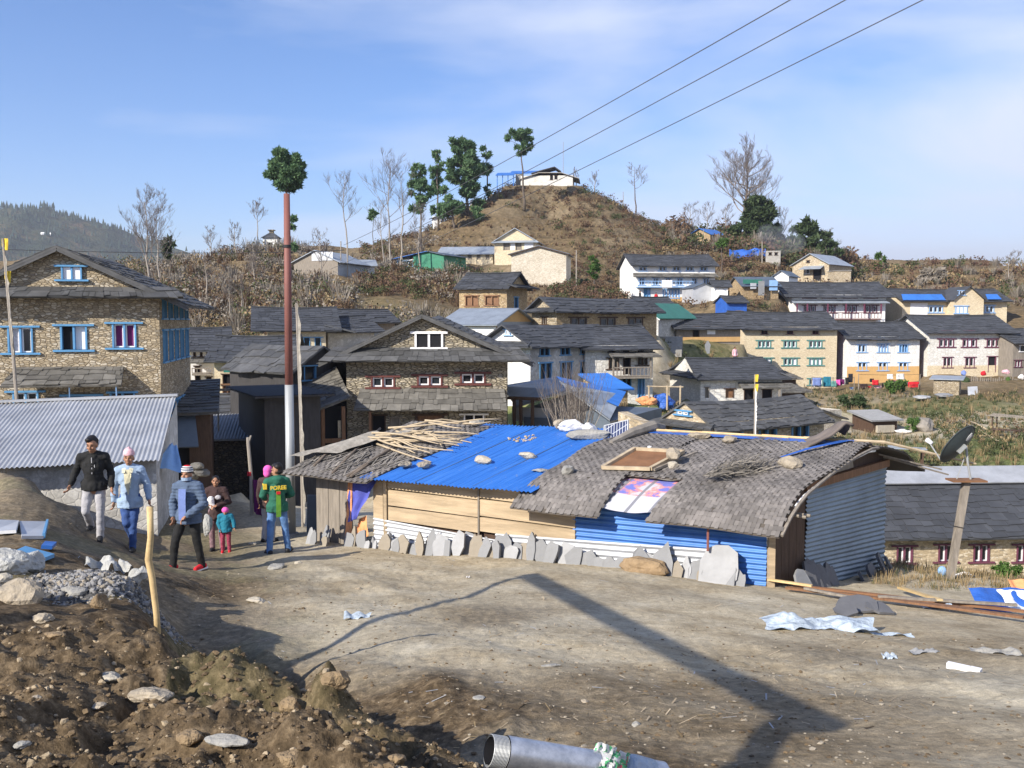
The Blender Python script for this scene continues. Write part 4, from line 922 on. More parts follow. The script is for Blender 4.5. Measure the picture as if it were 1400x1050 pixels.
mb = MB(); mb.slab([(-w2 - 4.6, -.9, h + .1), (-w2 - 1.2, -.9, h + .1), (-w2 - 1.2, 2.4, h + 1.0), (-w2 - 4.6, 2.4, h + 1.0)], .12); mb.slab([(-w2 - 2.2, 1.5, h + .75), (-w2 + 3.6, 1.5, h + .75), (-w2 + 3.6, 5, h + 1.7), (-w2 - 2.2, 5, h + 1.7)], .12); mb.build('porch_roof', M['tin_blue'], H.root)
for k in range(4): MB().box(-w2 - 4.4 + k * 1.0, -w2 - 4.26 + k * 1.0, -.5, -.36, -2.5, h + .1).build('porch_post', M['tin_blue'], H.root)
MB().box(-w2 - 1.1, -w2 - .02, 1.6, 4.8, -2.5, h + .7).build('side_room', M['slab_grey'], H.root)
H.win(752, 239, 756, 246, 'dark1'); H.win(758, 240, 762, 245, 'dark1'); H.finish()
fit_land()
GROUND = build_ground()
# ------------------------------------------------------------------ the matted shed in the middle
SA = P(433, 740, 18.5); SB = P(1053, 802, 14.35)
E1 = Vector((SB.x - SA.x, SB.y - SA.y, 0)); SL = E1.length; E1.normalize(); E2 = Vector((.67, .742, 0)).normalized()
def S(u, v, z): p = Vector((SA.x, SA.y, 0)) + E1 * u + E2 * v; return Vector((p.x, p.y, z))
def uv_of(x, y):
    d = Vector((x - SA.x, y - SA.y)); det = E1.x * E2.y - E1.y * E2.x
    return (d.x * E2.y - d.y * E2.x) / det, (E1.x * d.y - E1.y * d.x) / det
PRM = [(-.5, -3.22), (-.3, -3.03), (0, -2.83), (.4, -2.66), (1.2, -2.47), (2.2, -2.29), (3.0, -2.21), (3.8, -2.3), (4.6, -2.5), (5.3, -2.78), (5.9, -3.0)]
PRL = [(-.5, -2.98), (0, -2.83), (1.0, -2.62), (2.0, -2.42), (3.0, -2.24), (4.5, -2.5), (5.5, -2.9)]
PRB = [(-.4, -2.93), (3.0, -2.2), (5.6, -2.8)]
def prof(tab, v): return float(np.interp(v, [a for a, _ in tab], [b for _, b in tab]))
def roofz(u, v):
    if u < 1.55: return prof(PRL, v)
    if u < 4.95: return prof(PRB, v)
    return prof(PRM, v) + .02
def roof_hit(px, py):
    d = P(px, py, 1.)
    for k in range(1200):
        Y = 12 + k * .01; p = d * Y; u, v = uv_of(p.x, p.y)
        if -.6 < u < SL + .6 and -.6 < v < 5.8 and p.z < roofz(u, v): return Vector((p.x, p.y, roofz(u, v)))
    return None
SHED = empty('matted_shed', (SA.x, SA.y, SA.z), 0, 'low shed roofed with woven bamboo mats and a blue tin sheet beside the road', 'shed')
def sb(mb, name, mat, parent=SHED, smooth=False, label=None):
    mb.v = [tuple(Vector(p) - SA) for p in mb.v]
    o = mb.build(name, mat, parent, smooth)
    if label: o['label'] = label
    return o
srng = random.Random(5)
def woven(mb, f, L, W, cell, rng, thick=.018):
    """woven strips over f(s, t) with s along the length L and t down the width W"""
    ni, nj = int(L / cell), int(W / (cell * 1.15))
    def nrm(s, t):
        a = f(s + .01, t) - f(s - .01, t); b = f(s, t + .01) - f(s, t - .01); n = a.cross(b).normalized()
        return n if n.z > 0 else -n
    for i in range(ni):
        for j in range(nj):
            s0, s1, t0, t1 = i / ni, (i + 1) / ni, j / nj, (j + 1) / nj; N = nrm((s0 + s1) / 2, (t0 + t1) / 2)
            if rng.random() < .015: continue
            h = thick * rng.uniform(.7, 1.5)
            gs, gt = (s1 - s0) * .06, (t1 - t0) * .06
            if (i + j) % 2 == 0:
                e = (t1 - t0) * .38; tt = (t0 - e, t0 + gt, t1 - gt, t1 + e); hh = (0, h, h, 0)
                v = [f(s, t) + N * k for t, k in zip(tt, hh) for s in (s0 + gs, s1 - gs)]
            else:
                e = (s1 - s0) * .38; ss = (s0 - e, s0 + gs, s1 - gs, s1 + e); hh = (0, h * .8, h * .8, 0)
                v = [f(s, t) + N * k for s, k in zip(ss, hh) for t in (t0 + gt, t1 - gt)]
            mb.add(v, [(0, 1, 3, 2), (2, 3, 5, 4), (4, 5, 7, 6)])
M['mat'] = plain('bamboo_mat', (.165, .15, .138), .85, .45, 1.3, .25, island=.24)
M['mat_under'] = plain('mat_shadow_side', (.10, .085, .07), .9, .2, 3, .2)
def matroof(name, u0, u1, v0, v1, tab, up, seed, wav=.035, label=None):
    rng = random.Random(seed)
    def f(s, t):
        u = lerp(u0, u1, s) + .05 * math.sin(t * 9 + seed) * (1 if s > .5 else -1) * 2 * abs(s - .5); v = lerp(v1, v0, t)
        return S(u, v, prof(tab, v) + up + wav * mnoise.noise(Vector((u * 1.1 + seed, v * .9, .3))))
    mb = MB(); ns, nt = 24, 30; vs = [f(i / ns, j / nt) - Vector((0, 0, .004)) for j in range(nt + 1) for i in range(ns + 1)]
    lo = [p - Vector((0, 0, .022)) for p in vs]; k = len(vs)
    fs = []
    for j in range(nt):
        for i in range(ns):
            a = j * (ns + 1) + i; fs.append((a, a + 1, a + ns + 2, a + ns + 1)); fs.append((k + a + ns + 1, k + a + ns + 2, k + a + 1, k + a))
    for j in range(nt):
        for i in (0, ns):
            a = j * (ns + 1) + i; fs.append((a, a + ns + 1, k + a + ns + 1, k + a))
    for i in range(ns):
        for j in (0, nt):
            a = j * (ns + 1) + i; fs.append((a, a + 1, k + a + 1, k + a))
    base = MB(); base.add(vs + lo, fs); o = sb(base, name, M['mat_under'])
    if label: o['label'] = label
    w = MB(); L = abs(u1 - u0); W = sum((f(.5, (q + 1) / 20) - f(.5, q / 20)).length for q in range(20))
    woven(w, f, L, W, .062, rng, .014); sb(w, 'weave', M['mat'], o)
    return o
matroof('roof_mat', -.42, 1.75, -.5, 3.4, PRL, .01, 3, .05)
matroof('roof_mat', 4.75, 6.25, -.5, 3.1, PRM, .05, 11)
matroof('roof_mat', 5.9, 7.5, .5, 3.1, PRM, .02, 17)
matroof('roof_mat', 7.15, SL + .32, -.5, 3.15, PRM, .055, 23)
matroof('roof_mat', 4.7, SL + .30, 3.0, 5.9, PRM, .03, 29)
matroof('roof_mat', -.4, 1.75, 3.2, 5.5, PRL, .0, 31)
# loose frayed strips along the mat edge on the left hut
mb = MB()
for k in range(90):
    u = srng.uniform(-.4, 1.6); v = srng.uniform(-.55, .5); l = srng.uniform(.3, 1.0); an = srng.uniform(-.6, .5)
    a = S(u, v, prof(PRL, v) + .035); b = S(u + math.sin(an) * l, v + l * .8, prof(PRL, v + l * .8) + .04 + srng.uniform(0, .04)); mb.bar(a, b, srng.uniform(.012, .04), .006)
sb(mb, 'frayed_strips', M['brush'])['kind'] = 'stuff'
# blue tin sheets
for u0, u1, k in ((1.42, 2.75, 0), (2.7, 3.95, 1), (3.9, 5.02, 2)):
    mb = MB(); corr(mb, [S(u0, -.38 - .03 * k, -2.93 + .02 * k), S(u1, -.38 - .05 * (k == 1), -2.93 + .02 * k), S(u1, 3.05, -2.19 + .02 * k), S(u0, 3.05, -2.19 + .02 * k)], .076, .014, rows=12, sag=.012)
    sb(mb, 'roof_sheet', M['tin_blue_shed'], smooth=True)
    if k: sb(MB().bar(S(u0, -.40, -2.925 + .02 * k), S(u0, 3.05, -2.185 + .02 * k), .012, .03), 'overlap_shade', M['tin_dark'])  # dark bar stands in for the shadow line where sheets overlap
mb = MB(); corr(mb, [S(5.0, 5.6, -2.8), S(1.45, 5.6, -2.8), S(1.45, 3.0, -2.2), S(5.0, 3.0, -2.2)], .076, .014, rows=6); sb(mb, 'roof_sheet', M['tin_dark'], smooth=True)
# blue plastic edge peeping out along the ridge and a blue sheet under the mats
mb = MB(); mb.slab([S(4.9, 2.85, -2.15), S(SL + .1, 2.85, -2.15), S(SL - .1, 3.3, -2.13), S(5.2, 3.3, -2.13)], .01); sb(mb, 'plastic_liner', M['tarp_blue'])
mb = MB(); mb.add([S(SL - .62 + .5 * t_ + d_, 1.6 + 1.5 * t_, prof(PRM, 1.6 + 1.5 * t_) + .115) for t_ in np.linspace(0, 1, 9) for d_ in (0, .05 + .12 * t_)], [(2 * i, 2 * i + 1, 2 * i + 3, 2 * i + 2) for i in range(8)]); sb(mb, 'plastic_strip', M['tarp_blue'])
# front wall
zb = lambda u: lerp(SA.z, SB.z, u / SL) - .15
us = [0, .3, .58, .86]
for a, b in zip(us, us[1:]): sb(MB().hexa([S(a + .006, 0, zb(a)), S(b - .006, 0, zb(b)), S(b - .006, .04, zb(b)), S(a + .006, .04, zb(a)), S(a + .006, 0, -2.86), S(b - .006, 0, -2.86), S(b - .006, .04, -2.86), S(a + .006, .04, -2.86)]), 'wall_board', M['wood_grey'])
def cloth(mb, q, nu, nv, amp, seed, fr=5.):
    q = [Vector(a) for a in q]; n = (q[1] - q[0]).cross(q[3] - q[0]).normalized(); vs = []; fs = []
    for j in range(nv + 1):
        for i in range(nu + 1):
            s, t = i / nu, j / nv; vs.append(bil(q, s, t) + n * amp * (math.sin(s * fr * 2.1 + seed + t * 2) * .6 + mnoise.noise(Vector((s * fr, t * fr * .6, seed)))))
    for j in range(nv):
        for i in range(nu): a = j * (nu + 1) + i; fs.append((a, a + 1, a + nu + 2, a + nu + 1))
    mb.add(vs, fs)
mb = MB(); cloth(mb, [S(.92, -.12, -3.85), S(1.15, -.18, -3.75), S(1.62, -.1, -2.95), S(.88, -.06, -2.9)], 14, 14, .06, 2); sb(mb, 'door_cloth', M['cloth_purple'], smooth=True)
mb = MB(); cloth(mb, [S(.80, -.12, -4.22), S(.98, -.12, -4.2), S(.95, -.07, -2.95), S(.86, -.05, -2.95)], 6, 10, .03, 5); cloth(mb, [S(1.0, -.06, -4.2), S(1.3, -.05, -4.1), S(1.25, -.02, -3.7), S(1.05, -.02, -3.8)], 6, 6, .03, 8); sb(mb, 'door_lining', M['tarp_orange'], smooth=True)
for a, b, z in ((1.4, 1.62, -2.9), (1.64, 1.74, -2.87)): sb(MB().hexa([S(a, -.02, zb(a)), S(b, -.02, zb(b)), S(b, .04, zb(b)), S(a, .04, zb(a)), S(a, -.02, z), S(b, -.02, z), S(b, .04, z), S(a, .04, z)]), 'wall_board', M['wood_plank'])
rows = [(-3.78, -3.52), (-3.5, -3.2), (-3.18, -2.92)]
for a, b in ((1.75, 3.72), (3.75, 5.6)):
    for z0, z1 in rows:
        d = .02 * (a > 3); dz = .06 * (b - a) / 2
        sb(MB().hexa([S(a, -.03 - d, z0 + .04), S(b, -.03 - d, z0 - .0), S(b, .0, z0), S(a, .0, z0 + .04), S(a, -.03 - d, z1 + .03), S(b, -.03 - d, z1 - .01), S(b, 0, z1), S(a, 0, z1 + .03)]), 'wall_plank', M['wood_plank'])
sb(MB().bar(S(1.7, -.05, -4.3), S(1.7, -.05, -2.9), .06, .06), 'post', M['wood_plank']); sb(MB().bar(S(3.73, -.06, -3.9), S(3.73, -.06, -2.9), .03, .03), 'post', M['wood_grey'])
mb = MB(); mb.hexa([S(1.4, .05, -4.4), S(5.6, .05, -4.3), S(5.6, .12, -4.3), S(1.4, .12, -4.4), S(1.4, .05, -2.85), S(5.6, .05, -2.85), S(5.6, .12, -2.85), S(1.4, .12, -2.85)]); sb(mb, 'back_board', M['wood_dark'])
def hcorr(u0, u1, v, z0a, z0b, z1a, z1b, mat, pitch=.085, amp=.016):
    mb = MB(); corr(mb, [S(u0, v, z0a), S(u0, v, z1a), S(u1, v, z1b), S(u1, v, z0b)], pitch, amp, rows=4, seg=8, sag=.02); return sb(mb, 'tin_sheet', mat, smooth=True)
hcorr(1.45, 4.2, -.07, -4.35, -4.3, -3.72, -3.86, M['tin_white']); hcorr(4.1, 7.9, -.09, -4.3, -4.2, -3.74, -3.58, M['tin_white'])
hcorr(5.55, SL - .05, -.03, -4.3, -4.2, -2.97, -2.95, M['tin_bluewall'], .085, .016)
# patterned cloth hung over the gap in the mats
n = NT('patterned_cloth'); p = n.pos('UV'); s = n.n('ShaderNodeSeparateXYZ', Vector=p)
bands = n.math('LESS_THAN', n.math('ABSOLUTE', n.math('SUBTRACT', n.math('FRACT', n.math('MULTIPLY', s.outputs[0], 3.3)), .62)), .07)
blot = n.noise(p, 5, 4); c = n.ramp(blot, [(.42, (.46, .45, .49)), (.5, (.62, .24, .20)), (.58, (.14, .16, .46))])
low = n.math('LESS_THAN', s.outputs[1], .42); c = n.mix(low, c, (.48, .48, .51)); c = n.mix(n.math('MULTIPLY', bands, .85), c, (.16, .16, .18))
n.set(n.b, 'Base Color', c); n.set(n.b, 'Roughness', .85); M['pattern'] = n.mat
def uvgrid(o, nu, nv):
    uv = o.data.uv_layers.new(name='UVMap')
    for lp in o.data.loops: k = lp.vertex_index; uv.data[lp.index].uv = ((k % (nu + 1)) / nu, (k // (nu + 1)) / nv)
mb = MB(); vs = []; fs = []; nu, nv = 26, 14
for j in range(nv + 1):
    for i in range(nu + 1):
        s_, t_ = i / nu, j / nv; u = 6.0 + s_ * 1.35; v = -.32 + .95 * t_; sagc = .10 * math.sin(PI * s_) * (1 - t_)
        vs.append(S(u, v, prof(PRB, v) + .05 - sagc + .02 * mnoise.noise(Vector((u * 3, v * 3, 0))) - .12 * (1 - t_) ** 2))
for j in range(nv):
    for i in range(nu): a = j * (nu + 1) + i; fs.append((a, a + 1, a + nu + 2, a + nu + 1))
mb.add(vs, fs); uvgrid(sb(mb, 'hanging_cloth', M['pattern'], smooth=True), nu, nv)
# corner post, gable end
sb(MB().bar(S(SL + .02, -.03, -4.25), S(SL + .02, -.03, -3.0), .1, .1), 'post', M['wood_plank']); sb(MB().tube([S(SL - .8, -.35, -3.55), S(SL - .8, -.35, -3.15)], .02), 'hook', M['rust_paint'])
vs_ = [0.02, .25, .5, .75, 1.05]
for a, b in zip(vs_, vs_[1:]):
    z1a, z1b = prof(PRM, a) - .05, prof(PRM, b) - .05
    sb(MB().hexa([S(SL + .0, a, -4.5), S(SL + .05, a + .01, -4.5), S(SL + .05, b, -4.6), S(SL, b, -4.6), S(SL, a, z1a), S(SL + .05, a + .01, z1a), S(SL + .05, b, z1b), S(SL, b, z1b)]), 'end_board', M['wood_dark'])
mb = MB(); corr(mb, [S(SL + .06, 1.08, -4.35), S(SL + .06, 1.08, -2.70), S(SL + .06, 4.45, -2.72), S(SL + .06, 4.45, -4.75)], .07, .013, rows=6, seg=8, sag=.03); sb(mb, 'end_sheet', M['tin_endwall'], smooth=True, label='bluish corrugated tin sheet closing the gable end')
arch = [S(SL - .02, v, prof(PRM, v) - .04) for v in (1.0, 1.6, 2.2, 3.0, 3.8, 4.5)]; n_ = len(arch)
mb = MB(); mb.add([S(SL - .02, 1.0, -4.6), S(SL - .02, 4.5, -4.8)] + arch[::-1], [tuple(range(n_ + 2))]); sb(mb, 'gable_board', M['wood_dark'])
sb(MB().bar(S(SL + .06, 1.0, -2.66), S(SL + .06, 4.5, -2.66), .08, .13), 'end_beam', M['wood_brown']); sb(MB().hexa([S(SL + .04, 1.1, -2.58), S(SL + .07, 1.1, -2.58), S(SL + .07, 2.9, -2.56), S(SL + .04, 2.9, -2.56), S(SL + .04, 1.3, -2.42), S(SL + .07, 1.3, -2.42), S(SL + .07, 2.8, -2.30), S(SL + .04, 2.8, -2.30)]), 'gable_plank', M['wood_grey'])
mb = MB(); vv = np.linspace(-.45, 3.2, 14); mb.tube([S(SL + .36, v, prof(PRM, v) - .0) for v in vv], .028, 6); sb(mb, 'rim_pole', M['wood_grey'])
mb = MB(); mb.tube([S(SL + .30, v, prof(PRM, v) - .05) for v in vv[2:]], .025, 5); sb(mb, 'rim_lining', M['tarp_white'])
for v, l in ((4.9, .9), (5.3, .8)): sb(MB().bar(S(SL - .2, v - .8, prof(PRM, v - .8) - .04), S(SL + .75, v + .35, prof(PRM, v + .35) - .06), .05, .03), 'rafter_end', M['wood_grey'])
for v in (.2, .35): sb(MB().tube([S(SL - .1, v, -2.95), S(SL + .45, v - .05, -2.98)], .025), 'rafter_end', M['wood_grey'])
mb = MB(); mb.tube([S(SL - .9, 3.15, -2.12), S(SL + .4, 3.35, -2.14), S(SL + 1.6, 4.3, -2.55)], [.03, .03, .02], 6); sb(mb, 'ridge_pole', M['stick'])
for k in range(3): sb(MB().tube([S(5.0 + k * 1.1, 3.05 + .05 * k, -2.12), S(6.6 + k * 1.1, 3.12, -2.13)], .028, 6), 'ridge_pole', M['stick_pale'])
# ragged rolled mat along the joint of tin and mats
mb = MB(); mb.tube([S(5.0, 1.9, prof(PRM, 1.9) + .07), S(5.05, 2.5, -2.13), S(5.12, 3.1, -2.05), S(5.15, 3.4, -2.1)], [.05, .09, .11, .07], 8); sb(mb, 'rolled_mat', M['brush'])
# ------------------------------------------------------------------ people
def fabric(name, col, var=.15, scale=8, bump=.4): M[name] = plain(name, col, .9, var, scale, bump, bd=.015)
M['skin'] = plain('skin', (.36, .185, .11), .55, .12, 9, .1); M['hair'] = plain('hair', (.012, .010, .009), .5, .3, 30, .3)
fabric('black_cloth', (.018, .018, .018)); fabric('grey_cloth', (.38, .37, .38)); fabric('denim_dark', (.045, .09, .25)); fabric('denim', (.10, .20, .40), .35, 5)
fabric('pale_blue_cloth', (.29, .385, .52)); fabric('cream_cloth', (.66, .62, .44), .2, 20); fabric('puffer', (.085, .12, .185), .2); fabric('blue_shirt', (.16, .22, .46)); fabric('green_cloth', (.022, .115, .075)); fabric('lime_cloth', (.12, .28, .035))
fabric('brown_cloth', (.055, .032, .030)); fabric('pink_cloth', (.75, .12, .42)); fabric('pink_pale', (.68, .42, .46), .35, 22); fabric('teal_cloth', (.02, .17, .25)); fabric('red_cloth', (.55, .02, .03)); fabric('mauve', (.24, .15, .17), .4, 20); fabric('red_pattern', (.30, .05, .09), .7, 26); fabric('white_cloth', (.7, .68, .66)); fabric('yellow_cloth', (.70, .50, .05)); fabric('navy_cloth', (.02, .022, .03))
def remesh(mb, name, mat, parent, vox, sm=6, wob=0., seed=0):
    o = mb.build(name, mat, None)
    m = o.modifiers.new('r', 'REMESH'); m.mode = 'VOXEL'; m.voxel_size = vox
    m = o.modifiers.new('s', 'SMOOTH'); m.factor = .5; m.iterations = sm
    dgmesh(o); me = o.data
    if not me.materials: me.materials.append(mat)
    if wob:
        n = len(me.vertices); c = np.empty(n * 3); me.vertices.foreach_get('co', c); nr = np.empty(n * 3); me.vertices.foreach_get('normal', nr)
        c = c.reshape(-1, 3); nr = nr.reshape(-1, 3)
        d = [mnoise.noise(Vector((p[0] * 9 + seed, p[1] * 9, p[2] * 13))) + .6 * mnoise.noise(Vector((p[0] * 20, p[1] * 20 + seed, p[2] * 30))) for p in c]
        c += nr * (np.array(d) * wob)[:, None]; me.vertices.foreach_set('co', c.ravel())
    me.polygons.foreach_set('use_smooth', [True] * len(me.polygons)); me.update()
    o.parent = parent; return o
def limb(mb, pts, rad, n=10):
    mb.tube(pts, rad, n)
    for p, r in zip(pts, rad): mb.ball(p, r * .99, 10, 6)
DEF = dict(pel=(0, 0, .90), che=(0, .01, 1.20), neck=(0, 0, 1.42), head=(0, -.015, 1.565), shL=(-.165, .01, 1.36), elL=(-.225, .03, 1.10), wrL=(-.24, -.03, .86), shR=(.165, .01, 1.36), elR=(.225, .03, 1.10), wrR=(.24, -.03, .86),
           hipL=(-.085, 0, .88), knL=(-.10, -.02, .48), anL=(-.11, .03, .085), hipR=(.085, 0, .88), knR=(.10, -.02, .48), anR=(.11, .03, .085), toeL=(-.02, -1), toeR=(.02, -1))
def person(label, loc, height, rz, pose=None, turn=0., tilt=0., top='black_cloth', legs='grey_cloth', shoe='black', hair='short', bulk=1., group=None, skirt=False, sleeve=1.0, topz=None, puff=0.):
    J = dict(DEF); J.update(pose or {}); J = {k: Vector(v) for k, v in J.items()}
    root = empty('person', loc, rz, label, 'person', group); root.scale = (height / 1.68,) * 3
    hd = J['head']; HR = Matrix.Rotation(turn, 3, 'Z') @ Matrix.Rotation(tilt, 3, 'X')
    def hp(x, y, z): return hd + HR @ Vector((x, y, z))
    b = MB()
    # trunk
    limb(b, [J['pel'] + Vector((0, 0, -.03)), J['pel'] + Vector((0, 0, .12)), J['che'], J['che'] + Vector((0, 0, .12))], [.115, .10, .115, .10], 12)
    for s in (-1, 1): b.ball(J['che'] + Vector((s * .06, -.005, .03)), (.10, .095, .16)); b.ball(J['pel'] + Vector((s * .05, .01, -.03)), (.10, .105, .11))
    limb(b, [J['shL'], J['che'] + Vector((0, .01, .18)), J['shR']], [.06, .075, .06]); limb(b, [J['neck'] - Vector((0, 0, .04)), J['neck'] + (hd - J['neck']) * .6], [.058, .05])
    # head
    b.ball(hp(0, .012, .03), (.076, .094, .092), 16, 10); b.ball(hp(0, -.02, -.04), (.06, .068, .075), 14, 8); b.ball(hp(0, -.052, -.088), (.03, .027, .022))
    b.ball(hp(0, -.098, -.018), (.013, .02, .018)); b.tube([hp(0, -.08, .025), hp(0, -.102, -.015)], [.008, .011], 6)
    for s in (-1, 1):
        b.ball(hp(s * .078, .01, -.01), (.012, .022, .034)); b.ball(hp(s * .04, -.062, -.025), (.025, .024, .022)); b.ball(hp(s * .032, -.075, .036), (.026, .014, .01))
    b.ball(hp(0, -.085, -.056), (.024, .013, .006)); b.ball(hp(0, -.083, -.068), (.02, .013, .006))
    for s in 'LR':
        sg = -1 if s == 'L' else 1
        limb(b, [J['sh' + s], lerp(J['sh' + s], J['el' + s], .5), J['el' + s], lerp(J['el' + s], J['wr' + s], .35), J['wr' + s]], [.055, .046, .04, .039, .026])
        limb(b, [J['hip' + s], lerp(J['hip' + s], J['kn' + s], .5), J['kn' + s], lerp(J['kn' + s], J['an' + s], .35), J['an' + s]], [.088, .074, .054, .054, .036])
        t = Vector((*J['toe' + s], 0)).normalized(); a = J['an' + s]; limb(b, [a + t * -.05 + Vector((0, 0, -.05)), a + t * .06 + Vector((0, 0, -.04)), a + t * .15 + Vector((0, 0, -.06))], [.032, .036, .024])
        # hand: palm, four curled fingers, thumb
        d = (J['wr' + s] - J['el' + s]).normalized(); side = Vector((0, -1, 0)); side = (side - d * side.dot(d)).normalized(); pn = d.cross(side) * -sg
        w = J['wr' + s]; 
        for k in range(3): b.ball(w + d * (.03 + .02 * k), (.026, .03, .028), 8, 6)
        for k, ln in enumerate((.07, .08, .075, .058)):
            o = side * (.033 - .022 * k); p0 = w + d * .075 + o; p1 = p0 + d * ln * .45 + pn * .006; p2 = p1 + d * ln * .35 + pn * .022; p3 = p2 + d * ln * .18 + pn * .028
            limb(b, [p0 - d * .03, p0, p1, p2, p3], [.011, .011, .0105, .0095, .008], 6)
        limb(b, [w + d * .025 + side * .025, w + d * .055 + side * .052 + pn * .01, w + d * .085 + side * .058 + pn * .02], [.014, .0115, .009], 6)
    remesh(b, 'body', M['skin'], root, .0095, 4)
    # face details
    e = MB()
    for s in (-1, 1): e.ball(hp(s * .032, -.081, .016), (.014, .006, .006), 8, 5); e.ball(hp(s * .033, -.083, .043), (.021, .006, .005), 8, 5)
    e.build('eyes_and_brows', M['hair'], root)
    # upper garment
    if top:
        g = MB(); k = .022 * bulk; tz = topz if topz is not None else .80
        limb(g, [Vector((J['pel'].x, J['pel'].y, tz)), J['pel'] + Vector((0, 0, .12)), J['che'], J['che'] + Vector((0, .0, .12))], [.14 + k, .12 + k, .125 + k, .11 + k], 14)
        for s in (-1, 1): g.ball(J['che'] + Vector((s * .055, -.005, .03)), (.10 + k, .10 + k, .17 + k)); g.ball(Vector((J['pel'].x + s * .075, J['pel'].y + .005, tz + .07)), (.108 + k, .118 + k, .13)); g.ball(Vector((J['pel'].x + s * .085, J['pel'].y + .005, tz)), (.098 + k, .112 + k, .05))
        limb(g, [J['shL'], J['che'] + Vector((0, .01, .185)), J['shR']], [.062 + k, .08 + k, .062 + k]); limb(g, [J['neck'] - Vector((0, 0, .06)), J['neck'] + Vector((0, .0, .0))], [.075, .068])
        for s in 'LR':
            we = lerp(J['el' + s], J['wr' + s], .93 * sleeve); limb(g, [J['sh' + s], lerp(J['sh' + s], J['el' + s], .5), J['el' + s], lerp(J['el' + s], J['wr' + s], .4 * sleeve), we], [.056 + k, .047 + k * .9, .044 + k * .9, .042 + k * .8, .034 + k * .7])
        jk = remesh(g, 'jacket', M[top], root, .014, 4, .011, 1.3)
        hem = tz - .015
        for v in jk.data.vertices:
            if v.co.z < hem and abs(v.co.x) < .24 + .1 * bulk * 0: v.co.z = hem + (v.co.z - hem) * .08
        if puff:
            for v in jk.data.vertices: v.co += v.normal * puff * (abs(math.sin(v.co.z * PI / .055)) - .5)
    if legs:
        g = MB()
        for s in 'LR':
            sg = -1 if s == 'L' else 1
            limb(g, [J['hip' + s] + Vector((0, 0, .04)), lerp(J['hip' + s], J['kn' + s], .5), J['kn' + s], lerp(J['kn' + s], J['an' + s], .4), J['an' + s] + Vector((0, 0, -.02))], [.092, .084, .070, .065, .06])
            g.ball(J['pel'] + Vector((sg * .05, .01, .0)), (.098, .11, .15))
        remesh(g, 'trousers', M[legs], root, .016, 4, .008, 4.1)
    if skirt:
        g = MB(); limb(g, [J['pel'] + Vector((0, 0, .08)), J['pel'] + Vector((0, 0, -.2)), Vector((0, .0, .32)), Vector((0, .0, .14))], [.14, .17, .18, .18], 14); remesh(g, 'skirt', M[skirt], root, .018, 3, .012, 2.2)
    for s in 'LR':
        t = Vector((*J['toe' + s], 0)).normalized(); a = J['an' + s]; g = MB(); z0 = a.z - .085
        limb(g, [Vector((a.x, a.y, z0 + .05)) + t * -.055, Vector((a.x, a.y, z0 + .052)) + t * .05, Vector((a.x, a.y, z0 + .04)) + t * .165], [.046, .05, .038]); remesh(g, 'shoe', M[shoe], root, .012, 3)
        g = MB(); q = Vector((-t.y, t.x, 0)); c = Vector((a.x, a.y, z0)); g.hexa([c + t * u + q * v + Vector((0, 0, z)) for z in (0, .022) for u, v in ((-.1, -.04), (.2, -.04), (.2, .04), (-.1, .04))]); g.build('sole', M['white_paint' if shoe == 'red_cloth' else 'black'], root)
    if hair == 'short':
        g = MB(); g.ball(hp(0, .034, .058), (.088, .092, .088), 16, 10); g.ball(hp(0, .055, .0), (.08, .065, .08)); g.ball(hp(-.02, -.035, .098), (.062, .055, .036)); remesh(g, 'hair', M['hair'], root, .012, 1, .014, 7)
    elif hair == 'long':
        g = MB(); g.ball(hp(0, .025, .045), (.085, .098, .085), 16, 10); g.ball(hp(0, .07, -.02), (.07, .06, .09)); remesh(g, 'hair', M['hair'], root, .012, 2, .004, 7)
    return root, J, hp
def foot(px, py, Y): p = P(px, py, Y); return Vector((p.x, p.y, gz(p.x, p.y) - .01))
# man in black
r, J, hp = person('man in black pullover and grey trousers walking down the slope', foot(131, 741, 14.8), 1.66, R(14), dict(pel=(0, 0, .89), che=(.0, -.03, 1.19), neck=(.01, -.05, 1.41), head=(.0, -.09, 1.55), shL=(-.17, -.03, 1.35), elL=(-.27, .03, 1.12), wrL=(-.33, -.10, .93), shR=(.17, -.02, 1.35), elR=(.25, .04, 1.10), wrR=(.27, -.06, .87),
    knL=(-.12, -.10, .50), anL=(-.11, .26, .22), knR=(.09, -.05, .47), anR=(.07, -.02, .085), toeL=(-.1, -1), toeR=(.1, -1)), turn=R(-14), tilt=R(16), top='black_cloth', legs='grey_cloth', bulk=.95, topz=.84)
MB().bar(hp(-.05, .02, -.135), hp(.05, .02, -.135), .12, .05).build('collar', M['black_cloth'], r); MB().box(.03, .042, -.158, -.15, 1.17, 1.25).build('pen', M['white_paint'], r); MB().box(-.006, .006, -.165, -.15, 1.1, 1.36).build('zip', M['grey_cloth'], r)
